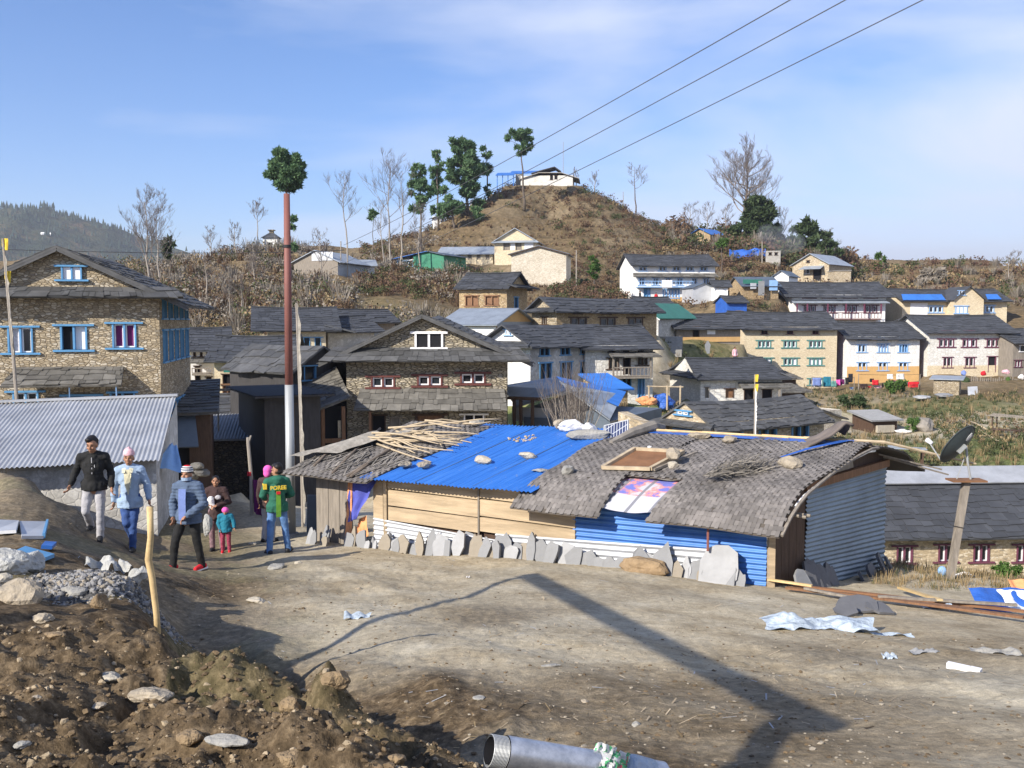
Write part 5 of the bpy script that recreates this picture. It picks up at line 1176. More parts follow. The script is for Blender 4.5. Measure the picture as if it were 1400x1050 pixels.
# man in topi
r, J, hp = person('man in pale blue jacket and pink patterned cap walking behind the stick', foot(180, 757, 15.5), 1.66, R(10), dict(elL=(-.25, .05, 1.10), wrL=(-.26, .02, .85), elR=(.27, .03, 1.11), wrR=(.31, -.06, .88), knL=(-.05, -.10, .50), anL=(-.02, .22, .17), knR=(.05, -.06, .48), anR=(.03, -.06, .085)), top='pale_blue_cloth', legs='denim_dark', hair='none', bulk=1.25, topz=.76)
g = MB(); g.tube([hp(0, .01, .05), hp(0, .012, .10), hp(.0, .015, .14), hp(.006, .02, .17)], [.094, .092, .078, .04], 14); g.ball(hp(.004, .02, .17), (.022, .06, .03)); remesh(g, 'cap', M['pink_pale'], r, .012, 2)
g = MB(); g.add([(-.06, -.16, 1.40), (.06, -.16, 1.40), (.062, -.193, 1.2), (.012, -.188, .97), (-.04, -.193, 1.15)], [(0, 1, 2, 3, 4)]); g.build('shirt_front', M['cream_cloth'], r)
for s in (-1, 1): MB().hexa([Vector((s * .03, -.15, 1.40)) + Vector(o) for o in ((0, -.03, -.05), (s * .05, -.02, -.06), (s * .06, .03, .0), (0, .02, .02), (0, -.04, -.045), (s * .05, -.03, -.055), (s * .06, .02, .01), (0, .01, .03))]).build('collar', M['cream_cloth'], r)
# man in beanie
r, J, hp = person('man in striped beanie and blue quilted jacket striding in red shoes', foot(259, 777, 14.75), 1.64, R(-6), dict(pel=(0, 0, .88), elL=(-.27, .05, 1.09), wrL=(-.21, -.07, .90), elR=(.28, -.02, 1.10), wrR=(.07, -.20, .93), knL=(-.16, -.15, .50), anL=(-.20, -.16, .12), knR=(.13, .02, .47), anR=(.17, .10, .085), toeL=(-.5, -1), toeR=(-.25, -1)), turn=R(-8), top='puffer', legs='black_cloth', shoe='red_cloth', hair='none', bulk=1.55, topz=.80, puff=.010)
g = MB(); mats = ['navy_cloth', 'white_cloth', 'puffer', 'white_cloth', 'navy_cloth', 'white_cloth', 'red_cloth']
prof_ = [(.03, .091), (.05, .093), (.07, .094), (.088, .092), (.104, .087), (.12, .078), (.135, .06), (.15, .03)]
for i, mname in enumerate(mats): MB().tube([hp(0, .012, prof_[i][0]), hp(0, .013, prof_[i + 1][0])], [prof_[i][1], prof_[i + 1][1]], 16).build('beanie_band', M[mname], r)
g = MB(); g.tube([hp(0, -.02, -.09), hp(0, -.02, -.04)], [.075, .082], 14); g.build('face_scarf', M['pale_blue_cloth'], r)
MB().add([(-.06, -.195, 1.36), (.06, -.195, 1.36), (.055, -.205, 1.2), (.05, -.195, .86), (-.07, -.195, .86), (-.065, -.205, 1.2)], [(0, 1, 2, 3, 4, 5)]).build('shirt_front', M['blue_shirt'], r)
# woman
r, J, hp = person('woman in brown jacket and pink patterned trousers holding a white bundle', foot(297, 752, 17.9), 1.45, R(4), dict(elL=(-.27, -.02, 1.12), wrL=(-.10, -.20, 1.10), elR=(.28, -.02, 1.11), wrR=(.07, -.22, 1.07)), turn=R(5), top='brown_cloth', legs='mauve', hair='long', bulk=1.3, topz=.74)
g = MB(); g.ball((-.06, -.24, 1.17), (.085, .06, .11)); g.ball((-.03, -.25, 1.07), (.07, .05, .07)); remesh(g, 'bundle', M['white_cloth'], r, .016, 2, .012)
g = MB(); g.ball((.09, -.21, 1.24), (.07, .04, .06)); remesh(g, 'grey_scarf', M['grey_cloth'], r, .016, 2, .01)
# child
r, J, hp = person('small child in pink hat, teal top and red patterned trousers', foot(309, 753, 17.6), .86, R(12), dict(head=(0, -.015, 1.52), elL=(-.22, 0, 1.10), wrL=(-.16, -.08, .92), elR=(.26, -.02, 1.12), wrR=(.28, -.1, .95)), top='teal_cloth', legs='red_pattern', shoe='red_cloth', hair='none', bulk=1.6)
r.scale = (.57, .57, .512)
g = MB(); g.ball(hp(0, .015, .06), (.115, .125, .115), 16, 10); remesh(g, 'hat', M['pink_cloth'], r, .014, 2)
# man in green jacket
r, J, hp = person('man in green hooded jacket with lettering standing with his back turned', foot(380, 755, 17.0), 1.62, R(180 + 22), dict(elL=(-.27, -.02, 1.10), wrL=(-.17, -.20, 1.04), elR=(.26, -.02, 1.11), wrR=(.19, -.20, 1.02), knL=(-.14, -.02, .48), anL=(-.19, .0, .085), knR=(.13, 0, .48), anR=(.16, .05, .085), toeL=(-.5, -1), toeR=(.2, -1)), turn=R(52), tilt=R(10), top='green_cloth', legs='denim', bulk=1.25, topz=.82)
g = MB(); g.ball((0, .10, 1.42), (.11, .075, .06)); g.ball((0, .12, 1.37), (.08, .05, .06)); remesh(g, 'hood', M['green_cloth'], r, .014, 3)
g = MB(); g.add([(-.045, .173, .72), (.045, .173, .72), (.045, .19, .95), (.04, .175, 1.2), (.04, .17, 1.3), (-.04, .17, 1.3), (-.04, .175, 1.2), (-.045, .19, .95)], [(0, 1, 2, 7), (7, 2, 3, 6), (6, 3, 4, 5)]); g.build('back_stripe', M['lime_cloth'], r)
def text_mesh(txt, size, mat, parent, mtx, name='lettering', depth=.004):
    cu = bpy.data.curves.new('t', 'FONT'); cu.body = txt; cu.size = size; cu.align_x = 'CENTER'; cu.align_y = 'CENTER'; cu.extrude = depth; cu.offset = size * .03
    o = bpy.data.objects.new('t', cu); COL.objects.link(o); dg = bpy.context.evaluated_depsgraph_get(); dg.update()
    me = bpy.data.meshes.new_from_object(o.evaluated_get(dg)); bpy.data.objects.remove(o); me.materials.clear(); me.materials.append(mat); me.transform(mtx)
    q = bpy.data.objects.new(name, me); COL.objects.link(q); q.parent = parent; return q
text_mesh('POREE', .10, M['yellow_cloth'], r, Matrix.Translation((0, .188, 1.27)) @ Matrix.Rotation(PI, 4, 'Z') @ Matrix.Rotation(R(90), 4, 'X'))
MB().box(-.035, .035, .185, .195, 1.15, 1.205).build('emblem', M['red_cloth'], r); MB().box(.195, .26, -.03, .10, 1.24, 1.34).build('shoulder_patch', M['yellow_cloth'], r)
# person hidden behind
r, J, hp = person('person in bright pink hat mostly hidden behind the green jacket', foot(368, 748, 18.6), 1.50, R(160), dict(), top='brown_cloth', legs='grey_cloth', hair='none', bulk=1.2)
g = MB(); g.ball(hp(0, .015, .055), (.10, .112, .105), 16, 10); g.ball(hp(0, .06, -.02), (.085, .06, .09)); remesh(g, 'hat', M['pink_cloth'], r, .014, 2)
# ------------------------------------------------------------------ trees, bushes, ground cover
def leaves_np(blobs, size, seed, asp=1.6, shell=.55, up=0.):
    """leaf-sized quads through a list of blobs (x, y, z, rx, ry, rz, count)"""
    g = np.random.default_rng(seed); C = []
    for x, y, z, rx, ry, rz, n in blobs:
        d = g.normal(size=(n, 3)); d /= np.linalg.norm(d, axis=1)[:, None]; rr = shell + (1 - shell) * g.random(n) ** .6
        C.append(np.array([x, y, z]) + d * rr[:, None] * np.array([rx, ry, rz]))
    C = np.concatenate(C); n = len(C)
    a = g.normal(size=(n, 3)); a[:, 2] += up; a /= np.linalg.norm(a, axis=1)[:, None]; b = np.cross(a, g.normal(size=(n, 3))); b /= np.linalg.norm(b, axis=1)[:, None]
    s = size * g.uniform(.6, 1.4, n)[:, None]; a = a * s * asp * .5; b = b * s * .5
    V = np.stack([C - a - b * .6, C - a * .1 + b, C + a, C - a * .1 - b], 1).reshape(-1, 3)
    return V
def mesh_quads(name, V, mats, parent=None, loc=None, mi=None, tri=False):
    k = 3 if tri else 4; V = np.asarray(V, np.float32); n = len(V) // k
    if loc is not None: V = V - np.array(loc, np.float32)
    me = bpy.data.meshes.new(name); me.vertices.add(len(V)); me.vertices.foreach_set('co', V.ravel()); me.loops.add(len(V)); me.loops.foreach_set('vertex_index', np.arange(len(V), dtype=np.int32)); me.polygons.add(n); me.polygons.foreach_set('loop_start', np.arange(0, len(V), k, dtype=np.int32))
    for m in (mats if isinstance(mats, list) else [mats]): me.materials.append(m)
    if mi is not None: me.polygons.foreach_set('material_index', np.asarray(mi, np.int32))
    me.update(calc_edges=True)
    o = bpy.data.objects.new(name, me); COL.objects.link(o)
    if parent: o.parent = parent
    elif loc is not None: o.location = loc
    return o
def base_at(px, Y, dz=0): p = P(px, 500, Y); return Vector((p.x, p.y, gz(p.x, p.y) + dz))
def pine(label, px, Y, crowns, tr=.22, leaf=.5, mat='pine', dens=9, name='pine_tree', seed=1, group=None, trunk='bark'):
    """crowns: (photo column, photo row, half width px, half height px)"""
    b = base_at(px, Y, -.3); k = Y / F; g = random.Random(seed)
    root = empty(name, b, 0, label, 'tree', group)
    tops = [P(cx, cy, Y) for cx, cy, *_ in crowns]; top = P(crowns[0][0], crowns[0][1] - crowns[0][3] * .8, Y)
    tb = MB(); pts = [Vector((0, 0, 0))]; h = top.z - b.z
    for i in range(1, 9):
        t = i / 8; pts.append(Vector(((top.x - b.x) * t + .08 * math.sin(i * 2.1), .1 * math.sin(i * 1.3), h * t)))
    tb.tube(pts, [tr * (1 - .8 * i / 8) for i in range(9)], 7)
    blobs = []
    for c, (cx, cy, rw, rh) in zip(tops, crowns):
        R_ = Vector((rw * k, rw * k * .95, rh * k)); n = max(6, int(rw * rh / 15))
        for i in range(n):
            d = Vector((g.gauss(0, 1), g.gauss(0, 1), g.gauss(0, 1))).normalized() * g.uniform(.45, .98)
            q = Vector((d.x * R_.x, d.y * R_.y, d.z * R_.z)) + c - b; s = g.uniform(.13, .25) * min(R_.x, R_.z) + .10
            blobs.append((q.x, q.y, q.z, s * 1.15, s * 1.15, s * .8, int(min(420, dens * (s / leaf) ** 2 * 8)) + 10))
            zt = max(.5, min(h * .98, q.z - .35 * math.hypot(q.x, q.y))); t = zt / h; a = Vector(((top.x - b.x) * t, 0, zt)); tb.tube([a, lerp(a, q, .5) + Vector((0, 0, .1)), q], [tr * .22, tr * .16, tr * .07], 4, cap=False)
    tb.build('trunk', M[trunk], root, True)
    mesh_quads('crown', leaves_np(blobs, leaf * .72, seed, 3.4, .0), M[mat], root)
    return root
def bare_geom(seed, H, spread, tr, nb=9, start=.4, lev=3, twigs=True, upw=.55, bmin=.012):
    g = random.Random(seed); T = MB(); B = MB(); pts = []; x = y = 0.
    for i in range(9):
        pts.append(Vector((x, y, H * i / 8))); x += g.uniform(-.02, .02) * H; y += g.uniform(-.02, .02) * H
    T.tube(pts, [max(bmin, tr * (1 - .85 * i / 8)) for i in range(9)], 6)
    def grow(p, d, l, r, lv):
        n = 3; q = [p]
        for i in range(n):
            d = (d + Vector((g.uniform(-.28, .28), g.uniform(-.28, .28), g.uniform(-.05, .25)))).normalized(); q.append(q[-1] + d * (l / n))
        B.tube(q, [max(bmin * .6, r * (1 - .6 * i / n)) for i in range(n + 1)], 4 if lv > 1 else 3, cap=False)
        if lv == 0: tw(q, d, l, bmin * .4)
        if lv > 0:
            for i in range(g.randint(3, 5)):
                s = q[g.randint(1, n)]; e = (d + Vector((g.uniform(-1, 1), g.uniform(-1, 1), g.uniform(-.3, .8))) * .75).normalized(); grow(s, e, l * g.uniform(.45, .7), r * .5, lv - 1)
    def tw(q, d, l, r):
        for i in range(6):
            s = q[g.randint(1, 3)]; e = (d + Vector((g.uniform(-1, 1), g.uniform(-1, 1), g.uniform(-.4, .9))) * .8).normalized(); B.tube([s, s + e * l * g.uniform(.35, .8)], [r, r * .4], 3, cap=False)
    for k in range(nb):
        t = start + (1 - start) * (k + .5) / nb; i = min(7, int(t * 8)); p = lerp(pts[i], pts[i + 1], t * 8 - i); a = k * 2.4 + g.uniform(-.5, .5)
        d = Vector((math.cos(a), math.sin(a), upw + g.uniform(-.1, .4))).normalized(); grow(p, d, spread * H * (1.05 - .55 * (t - start) / (1 - start)) * g.uniform(.75, 1.1), tr * .42 * (1.1 - t * .7), lev - 1)
    return T, B
def bare_tree(label, px, Y, pytop, seed, spread=.25, tr=None, nb=9, start=.45, lev=3, upw=.55, mat='bark_pale', name='bare_tree', group='leafless trees on the hillsides', lean=0.):
    b = base_at(px, Y, -.2); H = P(px, pytop, Y).z - b.z; tr = tr or .018 * H
    root = empty(name, b, seed * 1.1, label, 'tree', group); root.rotation_euler = (0, lean, 0)
    T, B = bare_geom(seed, H, spread, tr, nb, start, lev, upw=upw, bmin=.011 * Y / 100 + .004)
    T.build('trunk', M[mat], root, True); B.build('branches', M['twig'], root); return root
# tall lone pines
pine('tall bare trunked pine with a round crown directly behind the red pole', 398, 100, [(390, 222, 22, 21), (391, 243, 27, 17), (388, 258, 16, 8), (391, 234, 21, 21), (400, 228, 15, 15), (381, 236, 14, 12), (400, 302, 5, 10), (401, 335, 4, 6)], .24, .30, seed=3, dens=12, name='pine_tree')
pine('lone umbrella shaped pine standing before the hilltop temple', 717, 165, [(711, 187, 19, 14), (713, 200, 16, 8), (714, 208, 7, 5)], .22, .42, seed=5, dens=9)
pine('large dense pine, tallest of the clump left of the temple', 640, 166, [(634, 205, 22, 20), (634, 232, 28, 20), (640, 258, 20, 18), (626, 280, 14, 14), (652, 285, 10, 12)], .3, .5, seed=7, dens=9)
pine('narrow upright pine next to the large dense pine', 668, 170, [(664, 208, 7, 14), (666, 232, 6, 16), (667, 258, 4, 12)], .18, .45, seed=9, dens=9)
pine('slim pine with tiered foliage left of the large dense pine', 600, 160, [(597, 215, 7, 10), (597, 235, 12, 13), (600, 258, 13, 12)], .2, .45, seed=11)
pine('ragged pine with half bare trunk above the green shed', 577, 138, [(574, 235, 11, 13), (572, 256, 16, 15), (572, 280, 13, 14), (586, 262, 10, 10)], .2, .42, seed=13)
pine('bushy low pine at the foot of the pine clump', 622, 158, [(615, 282, 17, 14), (600, 288, 14, 10)], .25, .5, seed=15)
pine('small round pine below the pine clump', 655, 160, [(654, 290, 9, 11)], .15, .45, seed=17)
pine('small pine at the left of the bare trees on the slope', 511, 130, [(510, 294, 6, 8)], .09, .4, seed=19)
pine('bright green young conifer beside the pale barn', 812, 116, [(812, 360, 6, 9), (812, 374, 8, 11)], .1, .3, mat='leaf_green', seed=21)
pine('small round headed tree on a thin trunk above the white house', 985, 140, [(987, 330, 8, 8)], .1, .35, mat='leaf_green', seed=23, name='broadleaf_tree')
pine('bushy green tree on the right hand ridge', 1205, 165, [(1205, 352, 7, 7), (1203, 362, 9, 6)], .2, .4, mat='leaf_green', seed=25, name='broadleaf_tree')
pine('dark leafy tree with a domed crown under the great bare tree', 1035, 168, [(1035, 290, 22, 22), (1045, 318, 26, 20), (1015, 318, 18, 18)], .35, .6, mat='leaf_dark', seed=27, dens=6, name='broadleaf_tree')
pine('dark leafy tree at the right end of the ridge thicket', 1105, 165, [(1105, 312, 16, 13), (1118, 330, 22, 16), (1088, 325, 14, 16)], .3, .6, mat='leaf_dark', seed=29, dens=6, name='broadleaf_tree')
pine('dark shrubby tree sloping down at the ridge end', 1136, 160, [(1134, 340, 14, 14), (1120, 350, 14, 10)], .2, .55, mat='leaf_dark', seed=31, dens=6, name='broadleaf_tree')
pine('dark evergreen beside the tall bare tree behind the stone house', 236, 112, [(233, 332, 9, 8), (228, 345, 8, 8)], .15, .4, mat='leaf_dark', seed=33, name='broadleaf_tree')
# leafless trees
BT = [('wide leafless tree rising highest on the right ridge', 1017, 172, 221, 4, .36, .42, 26, .30, 4, .22), ('thin leafless tree on the right shoulder of the hill', 867, 180, 227, 6, .22, .16, 8, .55, 3, .3),
      ('tall leafless tree right of the tan stone house', 208, 108, 276, 8, .32, .16, 12, .25, 4, .7), ('leafless tree leaning beside the tall one behind the stone house', 222, 106, 298, 9, .3, .13, 9, .3, 3, .8),
      ('small leafless tree between the stone house and the chorten', 291, 135, 315, 10, .3, .11, 9, .3, 3, .7), ('faint leafless tree left of the chorten', 325, 136, 310, 12, .3, .1, 8, .3, 3, .7),
      ('leafless tree with a ball of twigs beside the chorten', 356, 138, 280, 14, .22, .11, 10, .62, 3, .8), ('slender leafless tree alone right of the red pole', 478, 118, 248, 16, .24, .13, 9, .55, 3, .8),
      ('leafless tree leftmost of the pair before the green shed', 537, 122, 226, 18, .25, .14, 10, .5, 3, .6), ('leafless tree rightmost of the pair before the green shed', 547, 121, 234, 20, .22, .14, 9, .45, 3, .7),
      ('leafless tree with a dusty crown in front of the green shed', 574, 120, 285, 22, .22, .1, 10, .35, 3, .9), ('leafless tree behind the pair on the slope', 525, 132, 280, 24, .28, .1, 9, .4, 3, .6),
      ('tiny leafless tree right of the temple', 812, 180, 238, 26, .28, .12, 8, .35, 3, .9), ('tiny leafless tree against the temple wall', 787, 179, 232, 28, .25, .1, 8, .35, 3, .9),
      ('leafless tree at the far right of the ridge', 1375, 150, 348, 30, .4, .1, 9, .2, 3, .3), ('brown leafless tree left of the hill hut', 942, 172, 282, 32, .3, .14, 9, .3, 3, .6), ('brown leafless tree above the hill hut', 962, 172, 284, 34, .3, .14, 9, .3, 3, .6),
      ('leafless tree between the hill hut and the great tree', 990, 173, 284, 36, .34, .14, 9, .25, 3, .6), ('white stemmed leafless tree behind the lane houses', 315, 86, 388, 38, .2, .09, 7, .5, 3, .8), ('white stemmed leafless tree right of the lane houses', 333, 87, 385, 40, .2, .09, 7, .5, 3, .8),
      ('leaning leafless tree left of the lane houses', 285, 96, 360, 42, .25, .12, 8, .4, 3, .8), ('leafless shrubby tree left of the red pole on the slope', 350, 104, 345, 44, .35, .1, 10, .2, 3, .7), ('leafless shrubby tree right of the red pole on the slope', 440, 106, 320, 46, .3, .1, 10, .25, 3, .7),
      ('twiggy tree at the edge of the thicket on the ridge', 1062, 170, 290, 48, .35, .14, 10, .2, 3, .6), ('leafless tree standing right of the dark ridge trees', 1128, 165, 318, 50, .35, .12, 9, .2, 3, .5)]
for lb, px, Y, top, sd, sp, tr, nb, st, lv, uw in BT:
    bare_tree(lb, px, Y, top, sd, sp, tr, nb, st, lv, uw, mat='bark_pale' if sd not in (4, 6) else 'bark')
# bare bush behind the blue roof
b = base_at(785, 37.5); b.z = P(785, 602, 37.5).z
g = random.Random(71); st = MB(); tw = MB()
for k in range(64):
    a = g.uniform(0, 2 * PI); r0 = g.uniform(0, .75); l = g.uniform(1.5, 2.7); d = Vector((math.cos(a) * .42 * g.random() + (.12 if k % 2 else -.12), math.sin(a) * .35, 1)).normalized(); p = Vector((math.cos(a) * r0 * 1.2, math.sin(a) * r0 * .5, 0)); q = [p]
    for i in range(4): d = (d + Vector((g.uniform(-.1, .1), g.uniform(-.1, .1), .05))).normalized(); q.append(q[-1] + d * l / 4)
    st.tube(q, [.017, .014, .011, .008, .004], 4, cap=False)
    for i in range(9):
        s = q[g.randint(1, 4)]; e = (d + Vector((g.uniform(-.8, .8), g.uniform(-.8, .8), .2))).normalized(); tw.tube([s, s + e * g.uniform(.2, .55), s + (e + Vector((0, 0, .4))) * g.uniform(.5, .8)], [.006, .005, .003], 3, cap=False)
root = empty('bare_bush', b, 0, 'wide leafless bush of upright pale stems in front of the blue roofed house', 'bush'); st.build('stems', M['bark_pale'], root)['kind'] = 'stuff'; tw.build('twigs', M['twig'], root)['kind'] = 'stuff'
# scrub on the slopes, one object
def scrub(name, n, thr, rr, seed, size, kinds, mats, leaf, avoid=True, keep=None, per=26, label=None, thr_=-.22):
    g = np.random.default_rng(seed); th = np.radians(g.uniform(*thr, n)); r = np.exp(g.uniform(math.log(rr[0]), math.log(rr[1]), n)); x = np.sin(th) * r; y = np.cos(th) * r; z = land(x, y)
    ok = np.ones(n, bool)
    cl = fbm(x, y, .045, 3, seed + 3); ok &= cl > thr_
    if avoid:
        for h in HOUSES: ok &= ~((np.abs((x - h[0]) * h[3] + (y - h[1]) * h[4]) < h[5]) & (np.abs(-(x - h[0]) * h[4] + (y - h[1]) * h[3] - h[6] / 2) < h[6] / 2 + 1.4))
    if keep is not None: ok &= keep(x, y, z)
    if not avoid: HL = []
    else: HL = HLOG
    yc = y * CP - z * SP; bx = CX + F * x / yc; by = CY - F * (y * SP + z * CP) / yc
    for xl, xr, yb, Yh in HL: ok &= ~((bx > xl - 5) & (bx < xr + 5) & (y < Yh) & (y > Yh - 45) & (by - size * .8 * F / y < yb - 2))
    x, y, z, r = x[ok], y[ok], z[ok], r[ok]; VV = []; MI = []
    for i in range(len(x)):
        s = size * g.uniform(.45, 1.5); kd = kinds[int(g.random() * len(kinds))]
        if kd[0] == 'leaf':
            V = leaves_np([(x[i] + g.normal() * s * .35, y[i] + g.normal() * s * .35, z[i] + s * g.uniform(.3, .7), s * .55, s * .55, s * .45, per // 3) for _ in range(3)], leaf * s, int(g.integers(1e9)), 1.5, .2)
        else:                        # upright twigs
            m = int(per * 1.1); c = np.array([x[i], y[i], z[i] - .1]); a = g.uniform(0, 2 * PI, m); t = g.uniform(.1, .75, m); l = s * g.uniform(.7, 1.6, m) * kd[2]; d = np.stack([np.cos(a) * t, np.sin(a) * t, np.ones(m)], -1); w = np.stack([-np.sin(a), np.cos(a), 0 * a], -1) * (.012 * s + .00016 * r[i]); o = c + np.stack([np.cos(a), np.sin(a), 0 * a], -1) * (s * .25 * g.random(m))[:, None]
            tip = o + d * l[:, None]; V = np.stack([o - w * 1.4, o + w * 1.4, tip + w * .5, tip - w * .5], 1).reshape(-1, 3)
        VV.append(V); MI += [kd[1]] * (len(V) // 4)
    o = mesh_quads(name, np.concatenate(VV), [M[m] for m in mats], mi=MI); tag(o, kind='stuff'); return o
HOUSES = []
for o in list(COL.objects):
    if o.type == 'EMPTY' and o.parent is None and any(c.name.startswith('wall') for c in o.children):
        w_ = [c for c in o.children if c.name.startswith('wall')][0]; bb = np.array([v.co for v in w_.data.vertices]); HOUSES.append((o.location.x, o.location.y, 0, math.cos(o.rotation_euler.z), math.sin(o.rotation_euler.z), bb[:, 0].max() + 1.0, bb[:, 1].max()))
M['sc_brown'] = leafmat('brown_scrub', [(.085, .055, .038), (.14, .09, .055), (.19, .125, .07), (.10, .06, .05)], .1); M['sc_red'] = leafmat('reddish_scrub', [(.105, .06, .042), (.15, .09, .06), (.09, .055, .042)], .1); M['sc_tan'] = leafmat('tan_grass', [(.26, .19, .10), (.33, .25, .14), (.21, .15, .08)], .15); M['sc_green'] = leafmat('olive_scrub', [(.05, .065, .028), (.075, .09, .035), (.10, .105, .05)], .15); M['sc_grey'] = leafmat('grey_twigs', [(.17, .145, .115), (.23, .20, .165), (.28, .25, .21)], .05)
MT = ['sc_brown', 'sc_red', 'sc_tan', 'sc_green', 'sc_grey']
hillk = lambda x, y, z: (z > 1.0)
scrub('hillside_scrub', 3400, (-9, 20), (96, 186), 5, .85, [('leaf', 0), ('leaf', 0), ('leaf', 1), ('leaf', 3), ('leaf', 0), ('leaf', 3)], MT, .15, keep=hillk, per=60, thr_=-.3)
scrub('hillside_grass', 9000, (-9, 20), (96, 186), 15, .42, [('twig', 2, .8), ('twig', 0, .7), ('twig', 2, .6), ('twig', 1, .6)], MT, .15, keep=hillk, per=14, thr_=-.6)
scrub('bare_thicket', 3000, (-24, -3), (78, 150), 6, 1.25, [('twig', 4, .8), ('leaf', 4), ('leaf', 0), ('leaf', 4), ('twig', 0, .6), ('leaf', 3), ('leaf', 2)], MT, .11, keep=lambda x, y, z: (z > -1.5), per=48)
scrub('ridge_scrub', 1100, (9, 32), (140, 205), 8, 1.2, [('leaf', 3), ('leaf', 0), ('leaf', 1), ('twig', 4, .7), ('leaf', 2)], MT, .17, per=48)
scrub('ridge_thicket', 520, (9.5, 19.5), (160, 180), 12, 2.2, [('leaf', 3), ('leaf', 0), ('leaf', 1), ('twig', 4, .7), ('leaf', 3)], MT, .12, per=110)
scrub('slope_weeds', 1500, (9, 32), (44, 95), 9, .42, [('leaf', 3), ('leaf', 3), ('leaf', 2), ('leaf', 3), ('leaf', 0), ('leaf', 3)], MT, .16, per=50, keep=lambda x, y, z: fbm(x, y, .09, 3, 88) > -.02)
scrub('slope_grass', 6000, (9, 32), (44, 95), 13, .3, [('twig', 2, 1.0), ('twig', 3, .7), ('twig', 3, .6)], MT, .2, per=12)
scrub('village_weeds', 700, (2, 12), (50, 100), 10, .45, [('leaf', 3), ('leaf', 2), ('twig', 2, 1.0), ('leaf', 0)], MT, .18, per=40)
scrub('bank_grass', 1600, (21, 32), (16.3, 26), 11, .13, [('twig', 2, 1.0), ('twig', 2, .8), ('twig', 3, .8)], MT, .2, per=14, avoid=False)
for k, (px, Y, w, h, mat, lb) in enumerate([(1225, 84, 17, 11, 'leaf_green', 'round green bush above the firewood hut'), (1100, 62, 12, 13, 'leaf_dark', 'tall olive bush left of the slope hut'), (1165, 75, 20, 12, 'leaf_dark', 'wide dark bush below the washing lines'), (1252, 60, 12, 12, 'leaf_green', 'green bush right of the firewood hut'), (985, 128, 8, 6, 'leaf_dark', 'dark bush above the timber shed row'), (940, 100, 10, 5, 'leaf_dark', 'low hedge bush below the long white house'), (1388, 17.2, 20, 11, 'leaf_green', 'green grass tuft near the dish post'), (800, 124, 10, 8, 'leaf_dark', 'dark bush left of the young conifer'), (1270, 150, 22, 13, 'sc_grey', 'large greyish bush on the right hand ridge')]):
    b = base_at(px, Y); s = Y / F; g = random.Random(k + 40); bl = []
    for i in range(16):
        bl.append((g.uniform(-1, 1) * w * s * .7, g.uniform(-1, 1) * w * s * .6, h * s * g.uniform(.3, 1.5), w * s * .32, w * s * .32, h * s * .42, 50))
    o = mesh_quads('bush', leaves_np(bl, w * s * .14, k + 9, 1.7, .2), M[mat], loc=None); o.location = b; tag(o, lb, 'bush')
# far forested mountain
xs = np.linspace(-1500, -330, 140); ridge = np.interp(xs, [-1500, -1150, -820, -760, -700, -640, -580, -540, -500, -460, -400, -330], [190, 190, 178, 172, 168, 150, 128, 118, 100, 78, 62, 40])
vs = []; fs = []; nr = 26
for j in range(nr + 1):
    t = j / nr
    for i, x in enumerate(xs):
        y = 1500 - 760 * t + 30 * math.sin(x * .02); z = ridge[i] * (1 - t) ** 1.15 - 60 * t + 14 * mnoise.noise(Vector((x * .012, t * 6, 2))) * (t > 0) + 9 * mnoise.noise(Vector((x * .04, t * 14, 7)))
        vs.append((x, y, z))
for j in range(nr):
    for i in range(len(xs) - 1): a = j * len(xs) + i; fs.append((a, a + len(xs), a + len(xs) + 1, a + 1))
n = NT('forested_slope'); p = n.pos(); c = n.ramp(n.noise(p, .012, 6, .7), [(.38, (.03, .045, .03)), (.55, (.06, .065, .035)), (.64, (.16, .11, .065))]); n.set(n.b, 'Base Color', c); n.set(n.b, 'Roughness', 1.0); n.set(n.b, 'Specular IOR Level', 0.); n.bump(n.noise(p, .08, 5), 1., 8.)
mb = MB(); mb.add(vs, fs); tag(mb.build('mountain', n.mat, None, True), kind='structure')
g = np.random.default_rng(4); T = []
for k in range(9000):
    i = int(g.integers(0, len(xs) - 1)); j = int(nr * g.random() ** 1.6); v = np.array(vs[j * len(xs) + i]) + g.normal(size=3) * [4, 12, 0]
    if fbm(np.array([v[0]]), np.array([v[1]]), .006, 3, 5)[0] > .18: continue
    h = g.uniform(4, 9); w = h * .28; a0 = g.uniform(0, 6)
    for q in range(4):
        a, b_ = a0 + q * PI / 2, a0 + (q + 1) * PI / 2
        T += [v + [math.cos(a) * w, math.sin(a) * w, h * .1 - 2], v + [math.cos(b_) * w, math.sin(b_) * w, h * .1 - 2], v + [0, 0, h]]
M['far_tree'] = leafmat('far_conifers', [(.02, .038, .028), (.03, .052, .034), (.045, .065, .04)], 0.)
tag(mesh_quads('far_forest', np.array(T), M['far_tree'], tri=True), kind='stuff')
for k, (px, py) in enumerate(((57, 323), (70, 322))):
    p = Vector(min(vs, key=lambda v: (proj(v)[0] - px) ** 2 + (proj(v)[1] - py) ** 2)); o = MB().box(-2.2, 2.2, -2, 2, -6, 1).add([(-2.5, -2.2, 1), (2.5, -2.2, 1), (2.5, 2.2, 1), (-2.5, 2.2, 1), (-2.5, 0, 3), (2.5, 0, 3)], [(0, 1, 5, 4), (2, 3, 4, 5), (1, 2, 5), (3, 0, 4)]).build('far_house', M['white'], None); o.location = p; tag(o, ('larger', 'smaller')[k % 2 == 0] + ' of two tiny white houses on the forested mountain', 'house')
